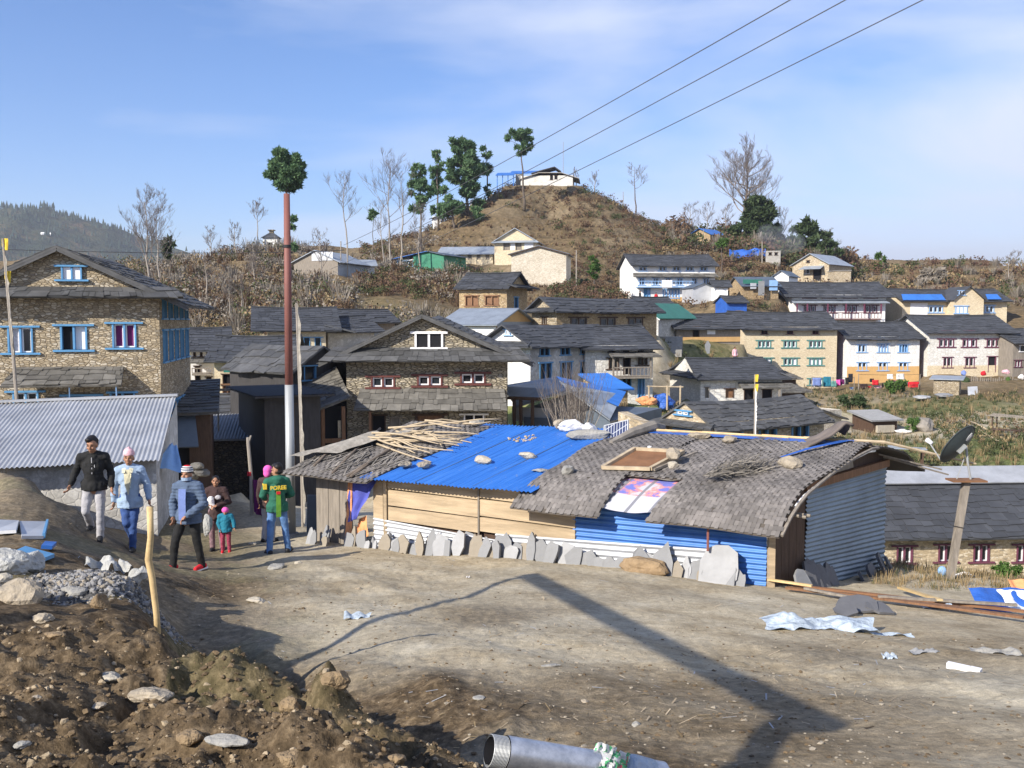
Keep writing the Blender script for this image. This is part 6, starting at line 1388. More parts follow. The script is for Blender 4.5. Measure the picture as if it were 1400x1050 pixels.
# ------------------------------------------------------------------ loose things
import bmesh
def rock_mesh(seed, rx, ry, rz, sub=2, rough=.28, flat=0.):
    bm = bmesh.new(); bmesh.ops.create_icosphere(bm, subdivisions=sub, radius=1.)
    o = Vector((seed * 3.1, seed * 1.7, seed * .9)); g = random.Random(seed)
    planes = [(Vector((g.gauss(0, 1), g.gauss(0, 1), g.gauss(0, 1))).normalized(), g.uniform(.55, .85)) for _ in range(7)]
    for v in bm.verts:
        d = v.co.normalized(); r = 1.
        for n_, k in planes:
            c = d.dot(n_)
            if c > .01: r = min(r, k / c)
        r *= 1 + rough * .5 * mnoise.noise(d * 2.1 + o) + rough * .3 * mnoise.noise(d * 6 + o)
        v.co = Vector((d.x * r * rx, d.y * r * ry, d.z * r * rz))
    me = bpy.data.meshes.new('rock'); bm.to_mesh(me); bm.free(); return me
def rock(loc, size, label, mat='rock', seed=1, group=None, rz=None, name='rock', cat='rock', sink=.25, tilt=(0, 0), sub=2):
    rx, ry, rz_ = size; me = rock_mesh(seed, rx, ry, rz_, sub); me.materials.append(M[mat])
    o = bpy.data.objects.new(name, me); COL.objects.link(o); o.location = Vector(loc) + Vector((0, 0, rz_ * (1 - 2 * sink) * .8)); o.rotation_euler = (tilt[0], tilt[1], seed * 1.3 if rz is None else rz)
    return tag(o, label, cat, group)
def cyl_thing(name, pts, rad, mat, label, cat, n=8, group=None):
    return tag(MB().tube(pts, rad, n).build(name, M[mat], None, True, loc=pts[0]), label, cat, group)
# painted pole beside the lane
b = P(398, 723, 19.2); b.z = gz(b.x, b.y) - .1; t = P(392, 265, 19.2); m = P(395.2, 526, 19.2)
r = empty('utility_pole', b, 0, 'tall pole painted red above and silver below beside the green jacket', 'pole')
zero = Vector((0, 0, 0))
MB().tube([zero, m - b], [.098, .088], 14).build('lower_section', M['galv_paint'], r, True); MB().tube([m - b, t - b], [.083, .062], 14).build('upper_section', M['rust_paint'], r, True)
MB().tube([lerp(m, t, .72) - b, lerp(m, t, .735) - b], [.08, .08], 14).build('collar', M['black'], r); MB().tube([zero, Vector((0, 0, .14))], [.17, .15], 10).build('footing', M['concrete'], r)
# prayer flag poles
def flagpole(label, p0, p1, Y, cloth_mat, z0=None, rad=.03, strip=.16, t0=.05, t1=1., yellow=False, ground=True, seed=1):
    b = P(*p0, Y); t = P(*p1, Y)
    if ground: b.z = gz(b.x, b.y) - .15
    r = empty('prayer_flag_pole', b, 0, label, 'flag pole'); d = t - b
    MB().tube([zero, d * .5 + Vector((.02, 0, 0)), d], [rad, rad * .85, rad * .6], 7).build('pole', M['bark_pale'], r)
    g = random.Random(seed); vs = []; fs = []; n = 40
    for i in range(n + 1):
        k = t0 + (t1 - t0) * i / n; w = strip * (.35 + .65 * abs(mnoise.noise(Vector((i * .35, seed, 0))))) * (1 if i < n - 2 else .4); a = .9 * mnoise.noise(Vector((i * .18, 3, seed))) + .3
        c = d * k; vs += [c + Vector((rad * .7, -rad * .8, 0)), c + Vector((math.cos(a) * w * .5 + rad, -math.sin(a) * w * .5 - rad, -.03)), c + Vector((math.cos(a) * w + rad * .6, -math.sin(a) * w * .6 - rad * 1.2, .02))]
    for i in range(n): a = i * 3; fs += [(a, a + 1, a + 4, a + 3), (a + 1, a + 2, a + 5, a + 4)]
    MB().add(vs, fs).build('flag_cloth', M[cloth_mat], r, True)
    if yellow:
        mb = MB()
        for zt in (1., .86): cloth(mb, [d * zt + Vector((-.03, 0, -.3)), d * zt + Vector((.12, -.02, -.3)), d * zt + Vector((.14, -.03, 0)), d * zt + Vector((-.02, 0, 0))], 5, 6, .03, seed + zt)
        mb.build('yellow_scarf', M['yellow_cloth'], r, True)
    return r
flagpole('grey cloth wrapped prayer flag pole just right of the red and silver pole', (414, 716), (405, 414), 20.3, 'cloth_dirty', rad=.032, strip=.13, seed=3)
flagpole('leaning prayer flag pole with yellow scarves before the tan stone house', (30, 640), (4, 326), 24.5, 'cloth_dirty', rad=.05, strip=.10, t0=.5, t1=.95, yellow=True, ground=False, seed=5)
flagpole('thin prayer flag pole with yellow top behind the matted shed', (1031, 605), (1032, 512), 38.5, 'white_cloth', rad=.03, strip=.12, t0=.1, t1=.8, yellow=True, ground=False, seed=7)
# fork topped stick in the lane
b = P(344, 692, 21); b.z = gz(b.x, b.y) - .05; t = P(339, 598, 21); r = empty('forked_stake', b, 0, 'rough forked stake with a red rag standing in the lane', 'stake')
d = t - b; MB().tube([zero, d * .5 + Vector((.03, 0, 0)), d * .93, d], [.045, .042, .04, .035], 7).build('stem', M['bark_pale'], r); MB().tube([d * .93, d + Vector((.07, 0, .04))], [.03, .02], 6).build('fork', M['bark_pale'], r); MB().tube([d * .52, d * .57], [.058, .055], 8).build('red_rag', M['red_cloth'], r)
mb = MB(); cloth(mb, [Vector((.05, -.02, .1)), Vector((.28, -.05, .0)), Vector((.22, -.02, .8)), Vector((.04, -.02, .85))], 8, 10, .05, 4); mb.build('purple_rag', M['purple'], r, True)
# pale bent stick in front
pts = [P(218, 902, 7.6), P(214, 840, 7.6), P(208, 790, 7.62), P(203, 765, 7.62), P(206, 735, 7.6), P(205, 693, 7.58)]
cyl_thing('walking_stick', pts, [.027, .026, .028, .031, .026, .028], 'stick_pale', 'pale peeled stick with a bend stuck upright in the earth bank', 'stick', 8)
# dish on its post
b = P(1297, 803, 16.3); b.z = gz(b.x, b.y) - .1; t = P(1321, 658, 16.6)
r = empty('satellite_dish', b, 0, 'dark grey satellite dish on a leaning square post at the right', 'satellite dish'); d = t - b
MB().bar(zero, d, .11, .11).build('post', M['wood_grey'], r); MB().bar(d * .56, d * .565, .15, .15).build('wire_tie', M['black'], r)
a = d + Vector((0, 0, .02)); MB().box(a.x - .3, a.x + .3, a.y - .16, a.y + .16, a.z - .015, a.z + .015).build('base_plate', M['rust'], r)
c = P(1309, 607, 16.6) - b; nrm = Vector((-.48, .72, .5)).normalized(); ux = Vector((.62, .0, .78)); ux = (ux - nrm * ux.dot(nrm)).normalized(); uy = nrm.cross(ux)
vs = [c - nrm * .10]; fs = []; K = 32
for j in range(1, 8):
    q = j / 7
    for i in range(K): an = 2 * PI * i / K; vs.append(c + (ux * math.cos(an) * .40 + uy * math.sin(an) * .34) * q - nrm * (.10 * (1 - q * q)))
for i in range(K): fs.append((0, 1 + i, 1 + (i + 1) % K))
for j in range(6):
    for i in range(K): q = 1 + j * K; fs.append((q + i, q + K + i, q + K + (i + 1) % K, q + (i + 1) % K))
M['dish'] = plain('dish_back', (.045, .058, .062), .45, .12, 3, .05); MB().add(vs, fs).build('reflector', M['dish'], r, True)
MB().tube([vs[1 + 6 * K + i] for i in list(range(K)) + [0]], .012, 5).build('rim', M['dish'], r, True)
e = c + nrm * .42 - ux * .26; MB().tube([c - ux * .40, e], [.014, .012], 6).build('feed_arm', M['galv_paint'], r); g = MB(); g.tube([e + nrm * .03, e - nrm * .09], [.045, .035], 12); g.build('feed_horn', M['white_paint'], r, True)
k = c - nrm * .115; MB().bar(k - ux * .12 - uy * .02, k + ux * .06 - uy * .02, .12, .06).build('bracket', M['galv_paint'], r)
MB().tube([k - nrm * .03, P(1321, 612, 16.6) - b, P(1323, 632, 16.6) - b, P(1327, 655, 16.6) - b], [.022, .022, .02, .02], 7).build('mast', M['galv_paint'], r); MB().tube([P(1319, 625, 16.6) - b, P(1308, 655, 16.6) - b], .009, 5).build('strut', M['galv_paint'], r)
k = c - nrm * .075 + ux * .2 - uy * .02; MB().hexa([k + ux * i + uy * j - nrm * l for l in (-.01, .012) for i, j in ((-.09, -.05), (.09, -.05), (.09, .05), (-.09, .05))]).build('sticker', M['slab_grey'], r)
MB().hexa([k + ux * i + uy * j - nrm * l for l in (.012, .015) for i, j in ((-.07, -.03), (.06, -.03), (.06, -.005), (-.07, -.005))]).build('sticker_text', M['white_paint'], r)
# things on the shed roof
def onroof(px, py):
    for k in range(14):
        p = roof_hit(px, py + 1.5 * k)
        if p: return p
RS = [(660, 635, .22, .13, .09, 'rock_pale', 'large pale flat stone in the middle of the blue tin roof'), (722, 629, .2, .12, .09, 'rock_pale', 'pale flat stone near the top of the blue tin roof'), (741, 648, .19, .10, .04, 'rock_grey', 'thin dark edged slab low on the blue tin roof'), (580, 641, .2, .12, .09, 'rock', 'tan stone where the left mat meets the blue tin'), (555, 641, .2, .12, .07, 'rock', 'flat tan stone on the edge of the left mat'),
      (776, 651, .17, .12, .11, 'rock_grey', 'block shaped stone at the lower right corner of the blue tin'), (920, 651, .13, .1, .08, 'rock_pale', 'small pale block under the rounded stone on the mats'), (921, 637, .17, .13, .12, 'rock', 'rounded tan stone perched on the small block'), (1080, 642, .24, .16, .12, 'rock', 'brownish wedge of stone on the right mat'), (955, 601, .24, .1, .07, 'rock', 'long tan stone near the ridge of the mats'), (998, 606, .18, .12, .08, 'rock', 'square tan stone near the ridge right of the long one'), (888, 615, .06, .05, .03, 'tarp_white', 'small white scrap on the mats above the old window frame'), (652, 577, .26, .14, .08, 'rock_pale', 'pale stone at the ridge end of the left mat')]
for i, (px, py, rx, ry, rz_, mt, lb) in enumerate(RS):
    p = onroof(px, py)
    if p is None: continue
    if 'rounded' in lb: p = p + Vector((0, 0, .10))
    rock(p + Vector((0, 0, .03)), (rx, ry, rz_), lb, mt, 100 + i, rz=i * .4 - .6, name='stone', cat='stone', sink=.1, tilt=(-.15, .05))
p = onroof(808, 603); rock(p + Vector((0, 0, .05)), (.52, .15, .11), 'grey weathered log shaped stone across the top of the blue tin', 'rock_grey', 140, rz=-.1, name='log', cat='log', sink=.1)
for i, (px, py, mt, lb) in enumerate(((780, 590, 'white_cloth', 'crumpled white sack at the top of the blue tin roof'), (805, 593, 'white_cloth', 'small crumpled white bag beside the crumpled sack on the ridge'), (765, 588, 'rock', 'tan lump at the left of the crumpled white sack'))):
    p = onroof(px, py); rock(p + Vector((0, 0, .04)), (.3 - .08 * i, .18, .12), lb, mt, 150 + i, name='crumpled_sack', cat='sack', sink=.1, sub=3)
p = onroof(714, 602); g = random.Random(3); mb = MB()
for k in range(40): q = p + Vector((g.uniform(-.28, .28), g.uniform(-.15, .15), 0)); u_, v_ = uv_of(q.x, q.y); q.z = roofz(u_, v_) + .02; mb.bar(q, q + Vector((g.uniform(-.06, .06), g.uniform(-.05, .05), .02)), .03, .015)
tag(mb.build('dry_husks', M['stick'], None, loc=p), 'scatter of dry orange husks drying high on the blue tin roof', 'husks', kind='stuff')
# solar panel
p = onroof(847, 596) + Vector((0, -.05, .02)); r = empty('solar_panel', p, R(-8), 'small solar panel propped on the ridge between tin and mats', 'solar panel')
def tilt(mb, a): mb.v = [tuple(Matrix.Rotation(a[0], 3, 'X') @ Matrix.Rotation(a[1], 3, 'Y') @ Vector(v)) for v in mb.v]; return mb
n = NT('solar_cells'); q = n.n('ShaderNodeTexBrick', {'offset': 0.}, Vector=n.pos(), Scale=1., Color1=(.03, .04, .09), Color2=(.04, .05, .11), Mortar=(.45, .47, .5)); n.set(q, 'Mortar Size', .006); n.set(q, 'Brick Width', .055); n.set(q, 'Row Height', .14); n.set(n.b, 'Base Color', q.outputs[0]); n.set(n.b, 'Roughness', .25)
A_ = (R(48), R(-24)); tilt(MB().box(-.24, .24, -.16, .16, .16, .175), A_).build('cells', n.mat, r); mb = MB()
for x0, x1, y0, y1 in ((-.26, .26, -.18, -.16), (-.26, .26, .16, .18), (-.26, -.24, -.16, .16), (.24, .26, -.16, .16)): mb.box(x0, x1, y0, y1, .15, .19)
tilt(mb, A_).build('frame', M['tin_white'], r); MB().bar((0, .12, 0), (0, .05, .2), .03, .03).build('prop', M['wood_grey'], r)
# old window frame
c4 = [onroof(*q) + Vector((0, 0, .075)) for q in ((824, 645), (889, 647), (934, 623), (868, 619))]; ctr = sum(c4, Vector()) / 4; r = empty('window_frame', ctr, 0, 'old wooden window frame with dark mesh lying on the mats', 'window frame')
for a, b_ in zip(c4, c4[1:] + c4[:1]): MB().bar(a - ctr, b_ - ctr, .07, .06).build('frame_bar', M['stick'], r)
mb = MB(); mb.quad([q - ctr - Vector((0, 0, .02)) for q in c4]); mb.build('mesh_panel', M['rust'], r)
MB().bar(c4[1] - ctr + Vector((.06, 0, -.02)), c4[2] - ctr + Vector((.25, .05, -.02)), .05, .04).build('loose_bar', M['wood_grey'], r)
# sticks on the left hut
g = random.Random(12)
for k in range(26):
    u0 = g.uniform(-.1, .7); v0 = g.uniform(1.0, 2.6); l = g.uniform(1.0, 2.2); an = g.gauss(-.15, .45); u1 = u0 + math.cos(an) * l; v1 = v0 + math.sin(an) * l; lift = .04 + .006 * k; pts = []
    for i in range(6): t_ = i / 5; u = lerp(u0, u1, t_); v = lerp(v0, v1, t_) + .06 * math.sin(t_ * 4 + k); pts.append(S(u, v, max(prof(PRL, v), roofz(u, v)) + lift + .02 * math.sin(t_ * 5 + k * 2)))
    cyl_thing('stick', pts, [.024, .022, .02, .018, .015, .010], 'stick', 'cut branch in the tangled heap on the left mat roof', 'stick', 5, 'cut branches heaped on the mat roof')
for k, (a, b_) in enumerate((((610, 672), (770 - 180, 575)), ((430, 640), (470, 600)), ((455, 650), (520, 590)), ((475, 655), (560, 605)))):
    p0 = onroof(a[0] if k else 480, a[1] if k else 655); p1 = onroof(*b_)
    if p0 and p1: cyl_thing('pole', [p0 + Vector((0, 0, .05)), lerp(p0, p1, .5) + Vector((0, 0, .09)), p1 + Vector((0, 0, .07))], [.03, .028, .022], 'bark', 'dark thin pole weighing down the left mat roof', 'pole', 6, 'poles weighing down the mat')
mb = MB(); cloth(mb, [S(-.55, -.1, -2.68), S(.15, .6, -2.6), S(.5, 2.0, -2.3), S(-.4, 1.5, -2.38)], 12, 12, .05, 3); tag(mb.build('grey_sheet', M['cloth_dirty'], None, True, loc=S(0, .5, -2.6)), 'stiff grey sheet folded over the left corner of the mat roof', 'sheet')
# brush bundle and curled hide on the mats
p = onroof(1005, 655) + Vector((0, 0, .02)); g = random.Random(9); mb = MB()
for k in range(420):
    t_ = g.random(); a = Vector((-.55 + t_ * 1.1, g.uniform(-.12, .12), .05 + .22 * math.sin(t_ * PI) * g.random())); dr = Vector((g.uniform(.2, .9), g.gauss(0, .25), g.uniform(-.05, .55) * (.4 + t_))).normalized() * g.uniform(.15, .38); mb.tube([a, a + dr * .6, a + dr + Vector((0, 0, -.03))], [.006, .005, .003], 3, cap=False)
b_ = mb.build('dry_brush', M['brush'], None, loc=None); b_.location = p; b_.rotation_euler = (0, 0, R(18)); tag(b_, 'bundle of dry grey brushwood lying on the right mat', 'brushwood')
p = onroof(1126, 612) or S(SL - .5, 2.9, -2.15); p = p + Vector((0, .0, .02)); vs = []; fs = []; nu, nv = 18, 14
M['hide'] = plain('stiff_hide', (.15, .125, .11), .85, .25, 3, .5)
for j in range(nv + 1):
    for i in range(nu + 1):
        s_, t_ = i / nu, j / nv; x = -.42 + .95 * s_; y = -.1 + .5 * t_ + .1 * s_; z = .02 + (.62 * s_ ** 1.6) * (1 - .35 * t_) * (1 - .8 * max(0, s_ - .8) * 3) + .06 * math.sin(t_ * 5 + s_ * 7) * s_ + .03 * mnoise.noise(Vector((s_ * 5, t_ * 5, 1))); vs.append((x, y, z))
for j in range(nv):
    for i in range(nu): a = j * (nu + 1) + i; fs.append((a, a + 1, a + nu + 2, a + nu + 1))
b_ = MB().add(vs, fs).build('stiff_hide', M['hide'], None, True); b_.location = p; so_ = b_.modifiers.new('t', 'SOLIDIFY'); so_.thickness = .05; dgmesh(b_); tag(b_, 'stiff brown hide curling up at the right end of the ridge', 'hide')
# upright slabs along the foot of the shed
g = random.Random(21)
def slabstone(loc, w, h, th, rz, lean, seed, label, group, mat='slab_grey', name='flat_stone'):
    q = random.Random(seed); n_ = q.randint(7, 11); out = []
    for i in range(n_):
        a = 2 * PI * (i + q.uniform(-.3, .3)) / n_ - PI / 2; x = math.cos(a) * w / 2 * q.uniform(.72, 1.15); z = (math.sin(a) * .5 + .5) * h * q.uniform(.84, 1.12); out.append((x, max(-.05, z) if math.sin(a) > -.5 else -.08))
    mb = MB(); f = [(x, -th / 2 + q.uniform(-.006, .006), z) for x, z in out]; bk = [(x * .93, th / 2, z * .96) for x, z in out]
    mb.add(f + bk, [tuple(range(n_)), tuple(range(2 * n_ - 1, n_ - 1, -1))] + [(i, (i + 1) % n_, n_ + (i + 1) % n_, n_ + i) for i in range(n_)])
    o = mb.build(name, M[mat], None); o.location = loc; o.rotation_euler = (-lean, q.uniform(-.25, .25), rz); return tag(o, label, 'stone slab', group)
FRZ = math.atan2(E1.y, E1.x)
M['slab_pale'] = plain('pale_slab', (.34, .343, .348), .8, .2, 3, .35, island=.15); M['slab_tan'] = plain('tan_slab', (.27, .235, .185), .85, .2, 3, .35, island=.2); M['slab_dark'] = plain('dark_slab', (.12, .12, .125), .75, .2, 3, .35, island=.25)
u = .05; k = 0
while u < SL - .35:
    big = 1.0 if u > 2.0 else .75; w_ = g.uniform(.16, .38) * big; h_ = g.uniform(.22, .54) * big; v = -.18 - g.uniform(0, .2)
    if 5.9 < u < 6.7: h_ *= .45
    if not (.55 < u < .95):
        p = S(u + w_ / 2, v, 0); p.z = gz(p.x, p.y) - .03; mt = g.choice(['slab_grey', 'slab_grey', 'slab_grey', 'slab_pale', 'slab_tan']); lb = {'slab_grey': 'grey', 'slab_pale': 'pale', 'slab_tan': 'tan'}[mt]
        slabstone(p, w_, h_, g.uniform(.03, .06), FRZ + g.uniform(-.4, .3), g.uniform(.16, .38), k + 3, lb + ' stone slab leaning upright along the front foot of the matted shed', 'slabs leaning along the foot of the shed', mt)
    u += w_ * g.uniform(.35, .75); k += 1
p = S(SL - .7, -.36, 0); p.z = gz(p.x, p.y); slabstone(p, .72, .60, .04, FRZ, .2, 333, 'largest pale slab, at the right corner of the shed front', None, 'slab_pale')
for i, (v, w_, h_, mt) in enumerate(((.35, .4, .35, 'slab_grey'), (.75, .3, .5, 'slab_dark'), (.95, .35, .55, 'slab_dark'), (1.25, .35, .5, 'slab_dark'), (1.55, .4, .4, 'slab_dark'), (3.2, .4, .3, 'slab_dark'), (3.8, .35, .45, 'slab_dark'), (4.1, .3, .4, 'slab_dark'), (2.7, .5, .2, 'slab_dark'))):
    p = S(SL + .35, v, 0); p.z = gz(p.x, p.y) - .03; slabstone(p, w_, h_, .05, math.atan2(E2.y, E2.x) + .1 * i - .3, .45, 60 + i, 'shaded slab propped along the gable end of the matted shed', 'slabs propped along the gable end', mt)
p = hit(880, 782); rock(p, (.45, .22, .16), 'brown jute sack slumped among the slabs at the shed front', 'jute', 171, rz=FRZ, name='jute_sack', cat='sack', sink=.2, sub=3)
p = hit(915, 783); rock(p, (.2, .14, .14), 'small orange brown sack beside the slumped jute sack', 'stick', 173, name='jute_sack', cat='sack', sink=.2, sub=3)
# rocks on the bank and the road
RK = [(150, 931, .16, .10, .06, 'rock_pale', 'pale oval stone on the left of the earth bank'), (205, 955, .22, .14, .07, 'rock', 'flat brown slab half buried in the earth bank'), (398, 972, .13, .11, .10, 'clod', 'sunlit tan clod on the crest of the earth bank'), (460, 935, .15, .10, .12, 'clod', 'upright tan clod at the right end of the bank crest'), (310, 1016, .19, .08, .05, 'rock_grey', 'long grey stone near the lower edge of the bank'), (262, 1012, .12, .10, .07, 'clod', 'brown clod left of the long grey stone'), (135, 967, .08, .06, .03, 'rock', 'small dark flat stone in the middle of the bank'), (50, 957, .07, .05, .03, 'rock', 'little stone at the far left of the bank'), (540, 1043, .09, .08, .06, 'clod', 'tan clod at the bottom edge left of the pipe'), (400, 1040, .14, .10, .07, 'clod', 'earth clod at the bottom edge of the bank'), (30, 1020, .07, .05, .03, 'rock_grey', 'small grey stone at the bottom left corner'),
      (25, 825, .42, .30, .30, 'rock', 'large tan boulder at the left edge below the sacks'), (5, 800, .2, .2, .15, 'rock_pale', 'yellowish stone behind the large tan boulder'), (100, 815, .24, .16, .14, 'rock_grey', 'pale grey angular boulder below the gravel heap'), (58, 850, .22, .12, .09, 'rock', 'low brown stone right of the large tan boulder'), (140, 830, .17, .14, .16, 'clod', 'brown earth lump right of the pale grey boulder'), (75, 872, .13, .08, .05, 'clod', 'tan stone on the near edge of the left bank'),
      (377, 778, .28, .16, .10, 'rock_grey', 'large flat grey stone on the road near the green jacket'), (408, 771, .10, .06, .06, 'rock_pale', 'small pale stone beside the large flat grey stone'), (350, 823, .24, .13, .07, 'rock_pale', 'pale flat stone at the edge of the dark shade on the road'), (752, 911, .13, .05, .02, 'rock_grey', 'thin dark slipper shaped stone on the road'), (655, 955, .07, .05, .02, 'rock_grey', 'small grey stone in the road middle'), (870, 992, .05, .04, .03, 'rock_grey', 'little round stone on the road above the pipe'), (345, 745, .12, .08, .06, 'rock_pale', 'white stone behind the child in the lane mouth'), (548, 748, .09, .06, .04, 'slab_dark', 'small dark stone before the left slabs'), (490, 805, .06, .05, .03, 'rock', 'small stone on the left of the road'), (800, 960, .05, .03, .02, 'rock', 'dark chip of stone on the road')]
for i, (px, py, rx, ry, rz_, mt, lb) in enumerate(RK):
    p = hit(px, py)
    kf = .52 if i < 17 else .7
    rock(p, (rx * kf, ry * kf, rz_ * kf), lb, mt, 200 + i, rz=(i * .7) % 1.2 - .6, name='earth_clod' if mt == 'clod' else ('boulder' if rx > .23 else 'stone'), cat='clod' if mt == 'clod' else 'stone', sub=3)
# loose clods and gravel: one object each
def scatter_stones(name, n, gen, mats, seed, smin, smax, jag=.35, flat=.7):
    g = np.random.default_rng(seed); x, y = gen(g, n); z = land(x, y); n = len(x)
    ph = (1 + 5 ** .5) / 2; I = np.array([(-1, ph, 0), (1, ph, 0), (-1, -ph, 0), (1, -ph, 0), (0, -1, ph), (0, 1, ph), (0, -1, -ph), (0, 1, -ph), (ph, 0, -1), (ph, 0, 1), (-ph, 0, -1), (-ph, 0, 1)]) / 1.9
    T = [(0, 11, 5), (0, 5, 1), (0, 1, 7), (0, 7, 10), (0, 10, 11), (1, 5, 9), (5, 11, 4), (11, 10, 2), (10, 7, 6), (7, 1, 8), (3, 9, 4), (3, 4, 2), (3, 2, 6), (3, 6, 8), (3, 8, 9), (4, 9, 5), (2, 4, 11), (6, 2, 10), (8, 6, 7), (9, 8, 1)]
    s = smin * (smax / smin) ** (g.random(n) ** 2.2); V = I[None] * g.uniform(1 - jag, 1 + jag, (n, 12, 1)); a = g.uniform(0, 2 * PI, n); ca, sa = np.cos(a)[:, None], np.sin(a)[:, None]
    X = V[:, :, 0] * ca - V[:, :, 1] * sa; Yv = V[:, :, 0] * sa + V[:, :, 1] * ca; el = g.uniform(.6, 1.0, n)[:, None]
    V = np.stack([X, Yv * el, V[:, :, 2] * flat], -1) * s[:, None, None] + np.stack([x, y, z + s * .18], -1)[:, None]
    V = V[:, np.array(T)].reshape(-1, 3); mi = np.repeat(g.integers(0, len(mats), n), 20)
    return tag(mesh_quads(name, V, [M[m] for m in mats], mi=mi, tri=True), kind='stuff')
M['dirt_bit'] = plain('dirt_crumb', (.165, .117, .068), .95, .35, 20, .5); M['dirt_dark'] = plain('dark_crumb', (.11, .078, .046), .95, .35, 20, .5); M['dirt_pale'] = plain('pale_crumb', (.34, .27, .18), .95, .3, 20, .5); M['grit_bit'] = plain('grit', (.30, .26, .20), .9, .25, 20, .4); M['gravel_bit'] = plain('gravel', (.25, .245, .24), .85, .3, 20, .4); M['gravel_dark'] = plain('gravel_dark', (.09, .088, .086), .85, .3, 20, .4)
def polar(th, rr): return lambda g, n: (lambda t, r: (np.sin(t) * r, np.cos(t) * r))(np.radians(g.uniform(*th, n)), rr[0] * (rr[1] / rr[0]) ** g.random(n))
def mound_gen(g, n):
    x, y = polar((-32, 6), (3.2, 9))(g, n); k = moundmask(x, y) > .35; return x[k], y[k]
scatter_stones('loose_earth', 16000, mound_gen, ['dirt_bit', 'dirt_dark', 'dirt_bit', 'dirt_dark', 'dirt_bit', 'dirt_pale'], 3, .0025, .022, .45, .75)
def road_gen(g, n):
    x, y = polar((-30, 31), (4.5, 19))(g, n); k = (moundmask(x, y) < .3) & (fbm(x, y, .5, 3, 90) + .5 * g.random(len(x)) > .42); return x[k], y[k]
scatter_stones('road_grit', 9000, road_gen, ['dirt_bit', 'grit_bit', 'dirt_dark'], 5, .003, .022, flat=.5)
gc = hit(130, 806); 
def heap_gen(g, n): r = g.normal(size=(n, 2)) * [.40, .5]; return gc.x + r[:, 0] - .15, gc.y + r[:, 1] + .35
_land = land
def land(x, y, _g=(gc.x - .1, gc.y + .35)):
    x = np.atleast_1d(np.asarray(x, float)); y = np.atleast_1d(np.asarray(y, float)); return _land(x, y) + .15 * np.exp(-(((x - _g[0]) / .6) ** 2 + ((y - _g[1]) / .65) ** 2)) - .04
scatter_stones('gravel_heap', 3600, heap_gen, ['gravel_bit', 'gravel_bit', 'gravel_dark', 'grit_bit'], 8, .012, .032, flat=.85)
mb = MB(); vs = []; fs = []; nn = 40
for j in range(nn + 1):
    for i in range(nn + 1):
        x = gc.x - .1 + (i / nn - .5) * 3.2; y = gc.y + .35 + (j / nn - .5) * 3.2; vs.append((x, y, 0))
zz = land(np.array([v[0] for v in vs]), np.array([v[1] for v in vs])); vs = [(v[0], v[1], z) for v, z in zip(vs, zz)]
for j in range(nn):
    for i in range(nn): a = j * (nn + 1) + i; fs.append((a, a + 1, a + nn + 2, a + nn + 1))
tag(MB().add(vs, fs).build('gravel_bed', M['gravel_dark'], None, True), kind='stuff')
land = _land
# sacks round the gravel
def sack(px, py, size, lb, seed, mat='sack', up=0., name='sack', rz=None, cat='sack'):
    p = hit(px, py); return rock(p + Vector((0, 0, up)), size, lb, mat, seed, name=name, cat=cat, sink=.15, sub=4, rz=rz)
sack(8, 783, (.24, .17, .15), 'full white woven sack at the left edge', 301, up=.0, rz=.3); sack(38, 780, (.18, .15, .12), 'pale sack slumped beside the full white one', 303, up=.02, rz=-.4)
mb = MB()
def torn(px, py, w, h, seed, lb, mat='sack'):
    p = hit(px, py); mb = MB(); cloth(mb, [Vector((-w, -.05, .02)), Vector((w, -.12, .04)), Vector((w * .7, .1, h)), Vector((-w * .8, .15, h * .8))], 14, 12, .09, seed, 4); o = mb.build('torn_sack', M[mat], None, True); o.location = p; o.rotation_euler = (0, 0, seed); return tag(o, lb, 'sack')
torn(140, 780, .18, .10, .2, 'torn white sack draped over the back of the gravel heap'); torn(186, 802, .13, .2, -.9, 'empty sack folded down the right side of the gravel heap'); torn(168, 782, .11, .13, .7, 'crumpled sack with a green tint at the top of the gravel heap', 'pale_green' if 'pale_green' in M else 'sack')
# painted boards on the left
for i, (a, b_, c_, d_, mt, lb) in enumerate((((30, 738), (60, 738), (65, 717), (27, 717), 'tin_white', 'white board with blue edge lying on the left slope'), ((-12, 733), (22, 731), (26, 717), (0, 716), 'tin_white', 'pale panel left of the white board'), ((20, 762), (60, 772), (75, 766), (35, 755), 'blue_paint', 'dark blue board lying in shade behind the gravel'), ((57, 755), (72, 756), (78, 750), (62, 749), 'tin_blue', 'bright blue scrap lying above the dark blue board'))):
    q = [hit(*w_) + Vector((0, 0, .05 + .01 * i)) for w_ in (a, b_, c_, d_)]; ctr = sum(q, Vector()) / 4; r = empty('board', ctr, 0, lb, 'board'); mb = MB(); mb.slab([w_ - ctr for w_ in q], .04); mb.build('panel', M[mt], r)
    if i == 0: MB().bar(q[1] - ctr, q[2] - ctr, .03, .06).build('edge_strip', M['blue_paint'], r)
